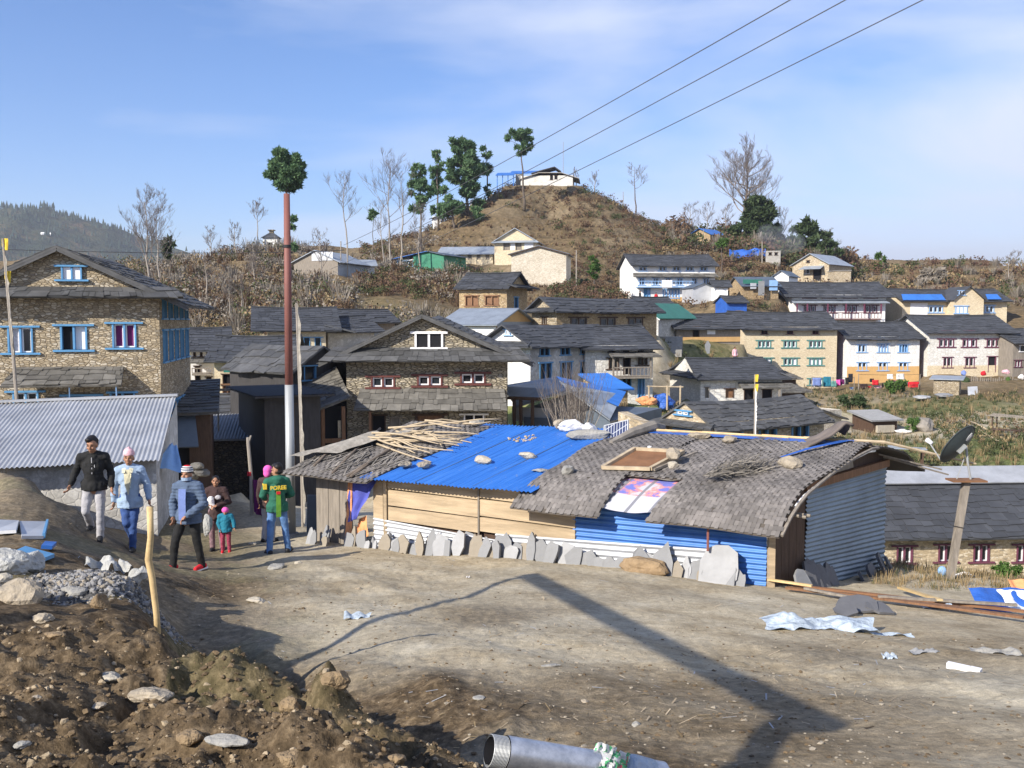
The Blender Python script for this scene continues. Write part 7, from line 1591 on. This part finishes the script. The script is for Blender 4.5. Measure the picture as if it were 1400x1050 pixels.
# rubbish on the road
def litter(px, py, w, d, h, mat, lb, seed, name, cat='litter', rz=0., nu=26, nv=14, amp=.03):
    p = hit(px, py); mb = MB(); cloth(mb, [Vector((-w, -d, .015)), Vector((w, -d, .015)), Vector((w, d, h)), Vector((-w, d, h))], nu, nv, amp, seed, 6); mb.v = [(x * (1 + .25 * mnoise.noise(Vector((y * 4, seed, 0)))), y * (1 + .5 * mnoise.noise(Vector((x * 3, seed, 1)))), max(.004, abs(z) * .8 + amp * .9 * abs(mnoise.noise(Vector((x * 9, y * 11, seed)))) * (.5 + mnoise.noise(Vector((x * 2, y * 3, seed + 5)))))) for x, y, z in mb.v]; o = mb.build(name, M[mat], None, True); o.location = p; o.rotation_euler = (0, 0, rz); return tag(o, lb, cat)
litter(1120, 858, .62, .17, .10, 'plastic_blue', 'large crumpled pale plastic sheet lying on the right of the road', 3.3, 'plastic_sheet', rz=-.12, nu=60, nv=30, amp=.07); litter(1205, 868, .35, .05, .02, 'plastic_blue', 'thin trailing end of plastic right of the crumpled sheet', 4.1, 'plastic_strip', rz=-.15)
litter(488, 845, .14, .07, .05, 'plastic_blue', 'crumpled clear plastic bag at the left of the road', 5.2, 'plastic_bag'); litter(1215, 900, .07, .05, .03, 'plastic_blue', 'small bluish plastic scrap on the right of the road', 6.1, 'plastic_scrap'); litter(1360, 893, .22, .07, .03, 'rock_grey', 'grey rag half buried near the right edge', 7.3, 'rag', rz=-.1); litter(1262, 893, .14, .05, .02, 'slab_grey', 'flat grey scrap between the plastic and the white foam', 8.1, 'rag')
p = hit(1316, 917); MB_ = MB().box(-.13, .06, -.03, .03, 0, .05).box(.06, .15, -.035, .05, 0, .045).build('foam_piece', M['white_paint'], None); MB_.location = p; MB_.rotation_euler = (0, 0, -.7); tag(MB_, 'bent white foam strip on the road at the right', 'foam')
litter(640, 790, .03, .02, .01, 'white_cloth', 'tiny white paper scrap on the far road', 9.2, 'paper_scrap')
litter(1375, 832, .42, .22, .28, 'tarp_blue', 'blue tarpaulin bundle at the right edge', 10.1, 'tarpaulin', 'tarpaulin'); litter(1398, 832, .25, .2, .25, 'tarp_white', 'white sheet bundled beside the blue tarpaulin', 11.4, 'sheet', 'sheet'); litter(1405, 822, .2, .16, .34, 'tarp_orange', 'orange sheet behind the white bundle', 12.4, 'sheet', 'sheet')
for i, (a, b_, w_, mt, lb) in enumerate((((1075, 808), (1330, 838), .09, 'wood_brown', 'nearest long brown plank beside the road'), ((1085, 806), (1400, 842), .07, 'rust', 'rusty long bar lying among the planks'), ((1150, 818), (1400, 852), .08, 'wood_brown', 'lowest brown plank at the road edge'), ((1100, 812), (1200, 832), .05, 'wood_grey', 'short grey plank at the end of the plank row'), ((1230, 812), (1285, 830), .08, 'stick_pale', 'orange brown board crossing the planks'), ((1200, 826), (1390, 838), .06, 'wood_grey', 'grey plank in the middle of the plank row'), ((1050, 803), (1110, 812), .05, 'stick_pale', 'pale pole end near the shed corner'))):
    p0, p1 = hit(*a), hit(*b_); up = Vector((0, 0, .05 + .012 * i)); tag(MB().bar(p0 + up, p1 + up, w_, .03).build('plank', M[mt], None, loc=p0), lb, 'plank')
for i, (px, py, w_, lb) in enumerate(((1178, 838, .28, 'large dark slate lying flat beside the planks'), (1205, 840, .2, 'second dark slate right of the large flat one'), (1160, 842, .16, 'small dark slate left of the large flat one'))):
    p = hit(px, py); o = slabstone(p + Vector((0, 0, .05)), w_ * 2, w_ * 1.2, .03, .2 * i, 1.35, 400 + i, lb, None, 'slab_dark')
litter(1280, 832, .22, .05, .05, 'plastic_blue', 'blue and white wrapper among the planks', 13.1, 'wrapper'); litter(1306, 787, .3, .06, .04, 'white_cloth', 'white litter strewn at the foot of the dish post', 14.2, 'litter'); p = hit(1288, 786); o = MB().ball((0, 0, .07), (.08, .08, .09)).build('bag', M['blue_pale'], None, True); o.location = p; tag(o, 'small pale blue bag beside the dish post', 'bag')
# galvanised pipe in front
a = P(668, 1026, 4.0); b_ = P(905, 1064, 4.25); r = empty('metal_pipe', a, 0, 'short galvanised pipe with threaded end lying at the bottom edge', 'pipe'); d = b_ - a; dn = d.normalized()
n = NT('zinc_pipe'); q = n.pos(); n.set(n.b, 'Base Color', n.ramp(n.noise(q, 14, 5, .7), [(.35, (.36, .38, .42)), (.65, (.62, .63, .66))])); n.set(n.b, 'Metallic', .75); n.set(n.b, 'Roughness', .36); n.bump(n.noise(q, 40, 3), .08, .01); M['zinc'] = n.mat
MB().tube([dn * .075, d], .074, 28, cap=False).build('barrel', M['zinc'], r, True); mb = MB(); pts = []; rad = []
for i in range(25): pts.append(dn * (.075 * i / 24)); rad.append(.066 + .0035 * (i % 2))
mb.tube(pts, rad, 28, cap=False); mb.build('threaded_end', M['galv_paint'], r); MB().tube([zero, d], .058, 20, cap=False).build('bore', M['dark'], r, True)
mb = MB(); MBp = [d * .60, d * .66, d * .72, d * .78]; mb.tube(MBp, [.0765, .078, .0765, .078], 22, cap=False); mb.build('paper_label', M['white_cloth'], r)
n = NT('green_print'); q = n.noise(n.pos(), 28, 2, .5); n.set(n.b, 'Base Color', n.ramp(q, [(.47, (.75, .75, .73)), (.5, (.12, .5, .22)), (.6, (.1, .45, .2)), (.62, (.7, .15, .2))], 'CONSTANT')); M['label_print'] = n.mat
g = random.Random(31); mb = MB(); side = dn.cross(Vector((0, 0, 1))).normalized(); upn = side.cross(dn)
for k in range(12):
    an = g.uniform(.1, 2.6); c = dn * (d.length * g.uniform(.60, .72)) + (side * math.cos(an) + upn * math.sin(an)) * .083; cloth(mb, [c - dn * .035 - upn * .02, c + dn * .035 - upn * .02, c + dn * .03 + upn * .025, c - dn * .03 + upn * .03], 5, 4, .014, k)
mb.build('torn_label', M['label_print'], r, True); mb = MB(); mb.tube([d * .74, d * .82, d * .92, d * 1.02], [.08, .086, .078, .06], 14); mb.build('plastic_wrap', M['plastic_blue'], r, True)
# unseen timber frame, shaped and placed to throw the bar shadow across the road
ss = 14.2; LD = Vector((-SUN_DIR.x * math.cos(SUN_EL), -SUN_DIR.y * math.cos(SUN_EL), math.sin(SUN_EL)))
A0, B0 = hit(1092, 976), hit(722, 786); A1 = A0 + LD * ss; B1 = B0 + LD * (ss + 1.0); r = empty('unseen_shadow_frame', Vector((A1.x, A1.y, gz(A1.x, A1.y))), 0, 'timber gate frame of two posts and a heavy cross beam standing left of the camera', 'gate frame'); o = r.location.copy()
ex = (B1 - A1).normalized(); MB().bar(A1 - ex * .42 - o, B1 - o, .19, .13).build('beam', M['wood_dark'], r); 
for S1, px, py, sd, wd in ((A1, 1012, 1056, 12.4, .15), (B1, 560, 836, 12.0, .07)):     # raking props, slanted to lay their shadows on the road
    Q = hit(px, py) + LD * sd; dq = Q - S1; E_ = S1 + dq * ((S1.z - gz(Q.x, Q.y) + .6) / max(.2, S1.z - Q.z)); MB().bar(S1 - o, E_ - o, wd, wd).build('prop', M['wood_dark'], r)

# straw and scraps trodden into the road: one object
g = np.random.default_rng(77); x, y = polar((-28, 31), (4.6, 18))(g, 1500); k = (moundmask(x, y) < .2) & (fbm(x, y, .6, 3, 95) > -.15); x, y = x[k], y[k]; z = land(x, y); a = g.uniform(0, PI, len(x)); l = g.uniform(.02, .11, len(x)) * g.random(len(x)); w = g.uniform(.002, .007, len(x)); C = np.stack([x, y, z + .006], -1); A = np.stack([np.cos(a), np.sin(a), g.normal(size=len(x)) * .15], -1) * l[:, None]; B = np.stack([-np.sin(a), np.cos(a), 0 * a], -1) * w[:, None]
tag(mesh_quads('straw_scraps', np.stack([C - A - B, C + A - B, C + A + B, C - A + B], 1).reshape(-1, 3), [M['stick'], M['dirt_dark'], M['sc_tan'], M['slab_pale']], mi=g.choice([0, 0, 1, 2, 2, 3], len(x))), kind='stuff')
# ------------------------------------------------------------------ wires, shrines, washing and small things up the slope
def wire(p0, p1, label, sag=.6, rad=.012, name='power_line'):
    pts = []
    for i in range(25): t_ = i / 24; p = lerp(Vector(p0), Vector(p1), t_); p.z -= sag * 4 * t_ * (1 - t_); pts.append(p)
    return cyl_thing(name, pts, [rad * (1 + .7 * i / 24) for i in range(25)], 'wire_grey', label, 'power line', 5, 'power lines overhead')
M['wire'] = M['black']
for i, (q0, q1, lb) in enumerate((((1046, 0), (470, 335), 'uppermost of the three power lines crossing the sky'), ((1120, 0), (452, 368), 'middle one of the three power lines crossing the sky'), ((1223, 0), (440, 396), 'lowest of the three power lines crossing the sky'))):
    far_ = P(*q1, 112); near_ = P(*q0, 26); ext = near_ + (near_ - far_).normalized() * 30; wire(ext, far_, lb, .5, .013)
wire(P(-30, 340, 60), P(470, 342, 112), 'thin line stretched level behind the tan stone house', .3, .02); 
def upole(px, py0, py1, Y, lb, r_=.09, cross=True):
    t = P(px, py0, Y); b = P(px, py1, Y); b.z = min(b.z, gz(b.x, b.y)) - .2; r = empty('utility_pole', b, 0, lb, 'pole'); MB().tube([zero, t - b], [r_, r_ * .8], 7).build('shaft', M['bark_pale'], r)
    if cross: MB().bar(t - b + Vector((-.5, 0, -.4)), t - b + Vector((.5, 0, -.4)), .1, .1).build('cross_arm', M['wood_grey'], r)
upole(788, 342, 392, 118, 'pale wooden pole on the slope right of the pale barn', .09, False); upole(1042, 330, 358, 150, 'pale pole by the blue tarpaulin', .1, False); upole(962, 314, 345, 160, 'thin pole before the hill hut', .07, False); upole(770, 194, 240, 178, 'tall thin aerial mast above the temple', .05, False); upole(852, 262, 290, 182, 'short dark pole on the right shoulder of the hill', .07, False); upole(466, 330, 372, 113, 'dark pole beside the plank house with tin roof', .08, False); upole(475, 335, 372, 113.5, 'second dark pole, right of the first, by the plank house', .08, False)
upole(362, 484, 545, 50, 'dark pole standing before the green awning', .07, False); upole(298, 520, 605, 40, 'thin dark post with a short arm in the lane', .045, True)
# shrines
b = base_at(372, 139, -.2); s_ = 139 / F; r = empty('chorten', b, 0, 'square white shrine with a two tier dark roof on the left skyline', 'shrine'); w_ = 9.5 * s_; zt = P(372, 325, 139).z - b.z
MB().box(-w_, w_, 0, 2 * w_, 0, zt).build('body', M['stone_white'], r); MB().box(-w_ * .3, w_ * .3, -.04, .02, .1, zt * .7).build('doorway', M['dark'], r); MB().add([(-w_ * 1.25, -.3, zt), (w_ * 1.25, -.3, zt), (w_ * 1.25, 2 * w_ + .3, zt), (-w_ * 1.25, 2 * w_ + .3, zt), (-w_ * .3, w_ * .7, zt + .75), (w_ * .3, w_ * .7, zt + .75), (w_ * .3, w_ * 1.3, zt + .75), (-w_ * .3, w_ * 1.3, zt + .75)], [(0, 1, 5, 4), (1, 2, 6, 5), (2, 3, 7, 6), (3, 0, 4, 7), (4, 5, 6, 7), (3, 2, 1, 0)]).build('lower_roof', M['slate_far'], r)
MB().box(-w_ * .28, w_ * .28, w_ * .72, w_ * 1.28, zt + .75, zt + 1.1).build('lantern', M['stone_tan'], r); MB().box(-w_ * .45, w_ * .45, w_ * .5, w_ * 1.5, zt + 1.1, zt + 1.22).build('upper_roof', M['stone_tan'], r)
b = hit(598, 309, 60, 300) or P(598, 309, 156); s_ = b.y / F; r = empty('white_shrine', b, .3, 'narrow white wall of a shrine at the foot of the pine clump', 'shrine'); h_ = 13 * s_; MB().box(-.6, .6, 0, 1.6, -.5, h_).build('wall', M['white'], r); MB().slab([(-1.1, -.3, h_ - .3), (.8, -.3, h_ + .35), (.8, 1.9, h_ + .35), (-1.1, 1.9, h_ - .3)], .12).build('roof', M['slate_far'], r)
# tarpaulins
def tarp(px0, py0, px1, py1, Y, mat, lb, seed, name='tarpaulin', amp=.25, dz=1.2):
    q = [P(px0, py1, Y), P(px1, py1, Y), P(px1, py0, Y + dz), P(px0, py0, Y + dz)]; c = sum(q, Vector()) / 4; mb = MB(); cloth(mb, [a - c for a in q], 18, 10, amp, seed, 4); o = mb.build(name, M[mat], None, True); o.location = c; return tag(o, lb, 'tarpaulin')
tarp(997, 341, 1027, 352, 152, 'tarp_blue', 'left part of the bright blue tarpaulin below the ridge thicket', 1.1); tarp(1025, 340, 1047, 350, 152.5, 'tarp_blue', 'right part of the bright blue tarpaulin, beside the grey block house', 2.2)
# timber frame with covered heap
c = P(905, 556, 52); c.z = P(905, 556, 52).z
b = P(908, 553, 52); r = empty('hay_rack', b, 0, 'open timber rack standing over the blue covered heap', 'rack'); s_ = 52 / F
for x in (-21, 4, 22): MB().tube([(x * s_, 0, -.3), (x * s_, 0, 26 * s_)], .05, 6).build('post', M['stick'], r)
MB().tube([(-24 * s_, 0, 25 * s_), (26 * s_, 0, 24 * s_)], .04, 6).build('top_bar', M['stick'], r)
p = P(908, 556, 52.6); rock(p, (.72, .6, .5), 'heap covered with a blue tarpaulin under the timber rack', 'tarp_blue', 501, name='covered_heap', cat='heap', sink=.15, sub=4, rz=.1); p = P(884, 553, 52.2); rock(p, (.62, .45, .3), 'heap covered with a pale orange sheet left of the blue covered heap', 'tarp_orange', 503, name='covered_heap', cat='heap', sink=.15, sub=4)
# rubble wall near the gabled house
q = [P(845, 585, 44), P(905, 602, 40)]; mb = MB(); d_ = (q[1] - q[0]); nn_ = Vector((-d_.y, d_.x, 0)).normalized() * .5; h0, h1 = .75, .35
mb.hexa([q[0] - Vector((0, 0, 1)), q[1] - Vector((0, 0, 1)), q[1] + nn_ - Vector((0, 0, 1)), q[0] + nn_ - Vector((0, 0, 1)), q[0] + Vector((0, 0, h0)), q[1] + Vector((0, 0, h1)), q[1] + nn_ + Vector((0, 0, h1)), q[0] + nn_ + Vector((0, 0, h0))]); tag(mb.build('stone_wall', M['stone_tan_far'], None), 'low tan rubble wall running down to the gabled house', 'wall')
# washing
GA = [(1117, 522, 12, 11, 'blue_shirt', 'blue cloth'), (1117, 527, 12, 5, 'white_cloth', 'white cloth under the blue one'), (1131, 522, 10, 14, 'teal_cloth', 'dark green sheet'), (1140, 525, 7, 8, 'teal_paint', 'teal cloth'), (1146, 523, 6, 8, 'pink_cloth', 'pink cloth'), (1152, 522, 6, 7, 'purple', 'violet cloth'), (1158, 521, 5, 9, 'black_cloth', 'black garment left of the dark jacket'), (1163, 517, 6, 12, 'navy_cloth', 'dark jacket hung highest near the cream house'), (1164, 533, 4, 7, 'blue_pale', 'light blue rag hanging low'), (1181, 528, 10, 6, 'brown_cloth', 'brown garment'), (1187, 531, 9, 6, 'red_cloth', 'crimson shirt'), (1192, 520, 6, 5, 'black_cloth', 'black vest'), (1197, 523, 9, 7, 'red_cloth', 'red shirt beside the black vest'), (1200, 531, 10, 7, 'pink_pale', 'pink and white blanket'), (1209, 528, 6, 8, 'black_cloth', 'black trousers'), (1215, 525, 7, 5, 'grey_cloth', 'grey shirt'), (1217, 515, 8, 7, 'white_cloth', 'pale pink top on the upper line'), (1231, 515, 11, 8, 'white_cloth', 'white shirt on the upper line'), (1224, 523, 5, 6, 'purple', 'purple top'), (1231, 524, 6, 7, 'red_cloth', 'red cloth beneath the white shirt'), (1238, 525, 6, 5, 'blue_shirt', 'small blue garment'), (1249, 526, 15, 8, 'red_cloth', 'large bright red blanket')]
for i, (px, py, w_, h_, mt, lb) in enumerate(GA):
    Y = 88.5 + (i % 3) * .3; q = [P(px - w_ / 2, py + h_ / 2, Y), P(px + w_ / 2, py + h_ / 2, Y), P(px + w_ / 2, py - h_ / 2, Y), P(px - w_ / 2, py - h_ / 2, Y)]; c = sum(q, Vector()) / 4; mb = MB(); cloth(mb, [a - c for a in q], 6, 6, .06, i); o = mb.build('garment', M[mt], None, True); o.location = c; so_ = o.modifiers.new('t', 'SOLIDIFY'); so_.thickness = .03; dgmesh(o); tag(o, lb + ' drying on the washing line before the houses', 'laundry', 'washing hung out to dry')
def lineposts(px0, px1, py, Y, lb):
    a, b_ = P(px0, py, Y), P(px1, py, Y); r = empty('washing_line', a, 0, lb, 'washing line'); MB().tube([zero, (b_ - a) * .5 + Vector((0, 0, -.06)), b_ - a], .014, 4).build('cord', M['black'], r)
    for q in (a, lerp(a, b_, .5), b_): MB().tube([q - a + Vector((0, 0, .05)), Vector((q.x, q.y, min(q.z - .8, gz(q.x, q.y) - .2))) - a], .04, 5).build('post', M['wood_grey'], r)
lineposts(1110, 1168, 516, 88.6, 'washing line in front of the cream house'); lineposts(1174, 1258, 512, 88.9, 'upper washing line in front of the orange plinth'); lineposts(1174, 1256, 526, 88.4, 'lower washing line in front of the orange plinth')
# fence and odd things right
a, b_ = P(1328, 522, 92), P(1402, 524, 92); r = empty('paling_fence', a, 0, 'weathered paling fence before the grey white house', 'fence'); g = random.Random(5)
for k in range(26): q = lerp(a, b_, k / 25) - a; MB().bar(q + Vector((0, 0, -.5)), q + Vector((g.uniform(-.04, .04), 0, g.uniform(.35, .6))), .09, .04).build('paling', M['wood_grey'], r)
for i, (px, py, rx, rz_, mt, nm, ct, lb) in enumerate(((1345, 511, .32, .3, 'red_cloth', 'basin', 'basin', 'round red basin on the fence before the grey white house'), (1376, 509, .45, .25, 'pink_pale', 'pink_cloth', 'cloth', 'pink bundle above the paling fence'), (1318, 511, .3, .3, 'blue_shirt', 'blue_cloth', 'cloth', 'dark blue bundle hanging by the left window of the grey house'), (1378, 519, .25, .25, 'leaf_green', 'green_bag', 'bag', 'green bag on the paling fence'), (1396, 516, .35, .3, 'white_cloth', 'white_bag', 'bag', 'white bag at the right end of the fence'), (1290, 541, .9, .2, 'slab_grey', 'slate_heap', 'heap', 'heap of grey slates at the foot of the stone hut'), (1262, 544, .8, .2, 'slab_pale', 'stone_heap', 'heap', 'pale stone heap left of the stone hut'), (1320, 522, .45, .5, 'leaf_dark', 'dark_shrub', 'shrub', 'dark shrub touching the right side of the stone hut'), (1262, 585, .9, .6, 'brush', 'brush_heap', 'brushwood', 'brown brushwood heap right of the firewood hut'), (1235, 590, .6, .15, 'white_cloth', 'white_stones', 'stones', 'whitish stones right of the firewood hut'))):
    p = hit(px, py + 4, 50, 110) or P(px, py, 92); Y = p.y if py > 535 else 91.8; q = P(px, py, Y); rock(q, (rx, rx * .8, rz_), lb, mt, 520 + i, name=nm, cat=ct, sink=.4, sub=3)
p = P(1331, 536, 84); o = MB().hexa([(-.45, 0, -.3), (.45, 0, -.3), (.45, .08, -.3), (-.45, .08, -.3), (-.42, .2, .45), (.42, .2, .5), (.42, .28, .5), (-.42, .28, .45)]).build('grey_sheet', M['tin_white'], None); o.location = p; tag(o, 'grey metal sheet leaning in the grass right of the stone hut', 'sheet')
def rack(px, py, w, Y, mat, lb, lean=.0, h=.5, d=.9, name='drying_rack', cat='rack'):
    b = P(px, py, Y); r = empty(name, b, lean, lb, cat)
    for k in range(6): MB().bar((-w, -d / 2 + d * k / 5, h + .02 * (k % 2)), (w, -d / 2 + d * k / 5, h - .03 * (k % 3)), .14, .03).build('plank', M[mat], r)
    for sx in (-.8, .8):
        for sy in (-1, 1): MB().bar((sx * w, sy * d * .4, -.5), (sx * w, sy * d * .4, h), .07, .07).build('leg', M['wood_dark'], r)
rack(1240, 622, .85, 46, 'tin_far', 'low plank table on posts on the slope behind the matted shed', -.3, .35); rack(1385, 580, 1.3, 58, 'wood_grey', 'tilted heap of grey boards at the right of the slope', -.7, .5, 1.4, 'board_pile', 'boards'); rack(1375, 592, .8, 57, 'wood_dark', 'dark rack under the tilted grey boards', -.5, .2); rack(1055, 593, .65, 44, 'slab_grey', 'small grey slab table behind the matted shed', .2, .3, .8)
for k, (a, b_, lb) in enumerate((((1312, 578), (1365, 607), 'long pale pole lying on the dry slope'), ((1318, 576), (1352, 592), 'shorter pale pole above the long one'))):
    p0, p1 = hit(*a, 20, 100), hit(*b_, 20, 100); cyl_thing('pole', [p0 + Vector((0, 0, .15)), lerp(p0, p1, .5) + Vector((0, 0, .22)), p1 + Vector((0, 0, .15))], .05, 'stick', lb, 'pole', 6)
# stone steps by the green roofed house
b = P(917, 478, 78); r = empty('stone_steps', b, 0, 'flight of rough stone steps by the green roofed house', 'steps')
for k in range(5): MB().box(-.9 + k * .1, .9 + k * .1, k * .45, k * .45 + .5, -.6, k * .26).build('step', M['rock_grey'], r)
p = P(968, 482, 78); o = slabstone(p, .5, 1.0, .1, .1, .02, 610, 'upright stone on the open slope left of the cream house', None, 'slab_grey', 'standing_stone'); p = P(888, 455, 80); o = MB().tube([(-.1, 0, -.3), (-.1, 0, .45)], [.28, .3], 12).build('barrel', M['dish'], None, True); o.location = p; tag(o, 'dark barrel before the green roofed house', 'barrel'); p = P(862, 445, 79); o = MB().hexa([(-1.1, -.5, 0), (1.0, -.5, -.15), (1.1, .6, .2), (-1.0, .6, .35), (-1.1, -.5, .06), (1.0, -.5, -.09), (1.1, .6, .26), (-1.0, .6, .41)]).build('tin_sheet', M['tin_white'], None); o.location = p; tag(o, 'loose pale tin sheet leaning at the left of the green roofed house', 'sheet')
MBq = None
# lane clutter in the shade
p = P(427, 722, 19.5); p.z = gz(p.x, p.y); o = MB().box(-.13, .13, 0, .05, 0, .78).build('sheet_of_tin', M['tin_dark'], None); o.location = p; o.rotation_euler = (-.08, 0, -.2); tag(o, 'dark tin panel standing at the left end of the matted shed', 'panel')
for k, (px, py, lb) in enumerate(((268, 640, 'upper grey sack stacked in the shaded lane'), (275, 650, 'lower grey sack stacked in the shaded lane'), (262, 655, 'grey sack leaning left of the stacked ones'))): p = P(px, py, 29); rock(p, (.3, .2, .14), lb, 'slate_old', 640 + k, name='sack', cat='sack', sink=.2, sub=3)  # sacks given a dark slate colour in place of the lane's shade
p0 = P(218, 618, 19.2); mb = MB(); cloth(mb, [Vector((0, -.3, -.25)), Vector((.55, -.25, -.38)), Vector((.15, .6, .05)), Vector((0, .6, .1))], 10, 8, .03, 3); o = mb.build('blue_awning', M['blue_pale'], None, True); o.location = p0; tag(o, 'pale blue sheet hung off the right end of the tin roofed shed', 'awning')
p = P(424, 640, 18.9); o = MB().box(-.1, .1, 0, .02, -.08, .1).build('blue_scrap', M['tarp_blue'], None); o.location = p; tag(o, 'blue scrap hanging under the left corner of the mat roof', 'scrap')
p = P(348, 575, 45); mb = MB(); cloth(mb, [Vector((-.5, 0, -.2)), Vector((.3, 0, .0)), Vector((.5, .3, .35)), Vector((-.2, .3, .1))], 8, 6, .05, 2); o = mb.build('tarpaulin', M['tarp_blue'], None, True); o.location = p; tag(o, 'blue tarpaulin folded on the rubble roofed hut', 'tarpaulin')
# white sack beside the woman
p = foot(285, 748, 17.6); rock(p + Vector((.0, 0, .45)), (.09, .09, .24), 'tall pale sack held up beside the woman', 'sack', 660, name='sack', cat='sack', sink=.3, sub=4, rz=0)
# smoke

# far seated people
person('person in red sitting before the long white house', foot(897, 411, 117), 1.5, .2, None, top='red_cloth', legs='red_cloth', bulk=1.3); person('person in dark clothes at the steps of the long white house', foot(875, 410, 117), 1.6, 1.2, None, top='navy_cloth', legs='black_cloth'); person('person standing before the timber shed by the cream house', foot(1005, 466, 82), 1.5, .3, None, top='pink_pale', legs='navy_cloth', hair='short')
# ------------------------------------------------------------------ thin air
hz = bpy.data.materials.new('haze'); hz.use_nodes = True; ht = hz.node_tree; ht.nodes.clear()
hv = ht.nodes.new('ShaderNodeVolumePrincipled'); hv.inputs['Color'].default_value = (.86, .90, 1, 1); hv.inputs['Density'].default_value = .0002; hv.inputs['Anisotropy'].default_value = .2
hm = ht.nodes.new('ShaderNodeOutputMaterial'); ht.links.new(hv.outputs[0], hm.inputs['Volume'])
tag(MB().box(-9200, 9200, -9200, 9200, -360, 320).build('haze', hz, None), kind='stuff')
g = MB(); p = P(1062, 352, 150)
for k, (dx, dz, r_) in enumerate(((0, 0, .8), (.8, 1.2, 1.1), (-.4, 2.4, 1.4), (1.2, 3.4, 1.8), (2.8, 2.2, 1.6), (-1.6, 3.8, 1.5))): g.ball((dx, 0, dz), (r_ * 1.2, r_, r_))
sm = bpy.data.materials.new('smoke'); sm.use_nodes = True; ht = sm.node_tree; ht.nodes.clear()
hv = ht.nodes.new('ShaderNodeVolumePrincipled'); hv.inputs['Color'].default_value = (.75, .8, .9, 1); hv.inputs['Density'].default_value = .07
hm = ht.nodes.new('ShaderNodeOutputMaterial'); ht.links.new(hv.outputs[0], hm.inputs['Volume'])
o = remesh(g, 'smoke', sm, None, .3, 6); o.location = p; tag(o, kind='stuff')
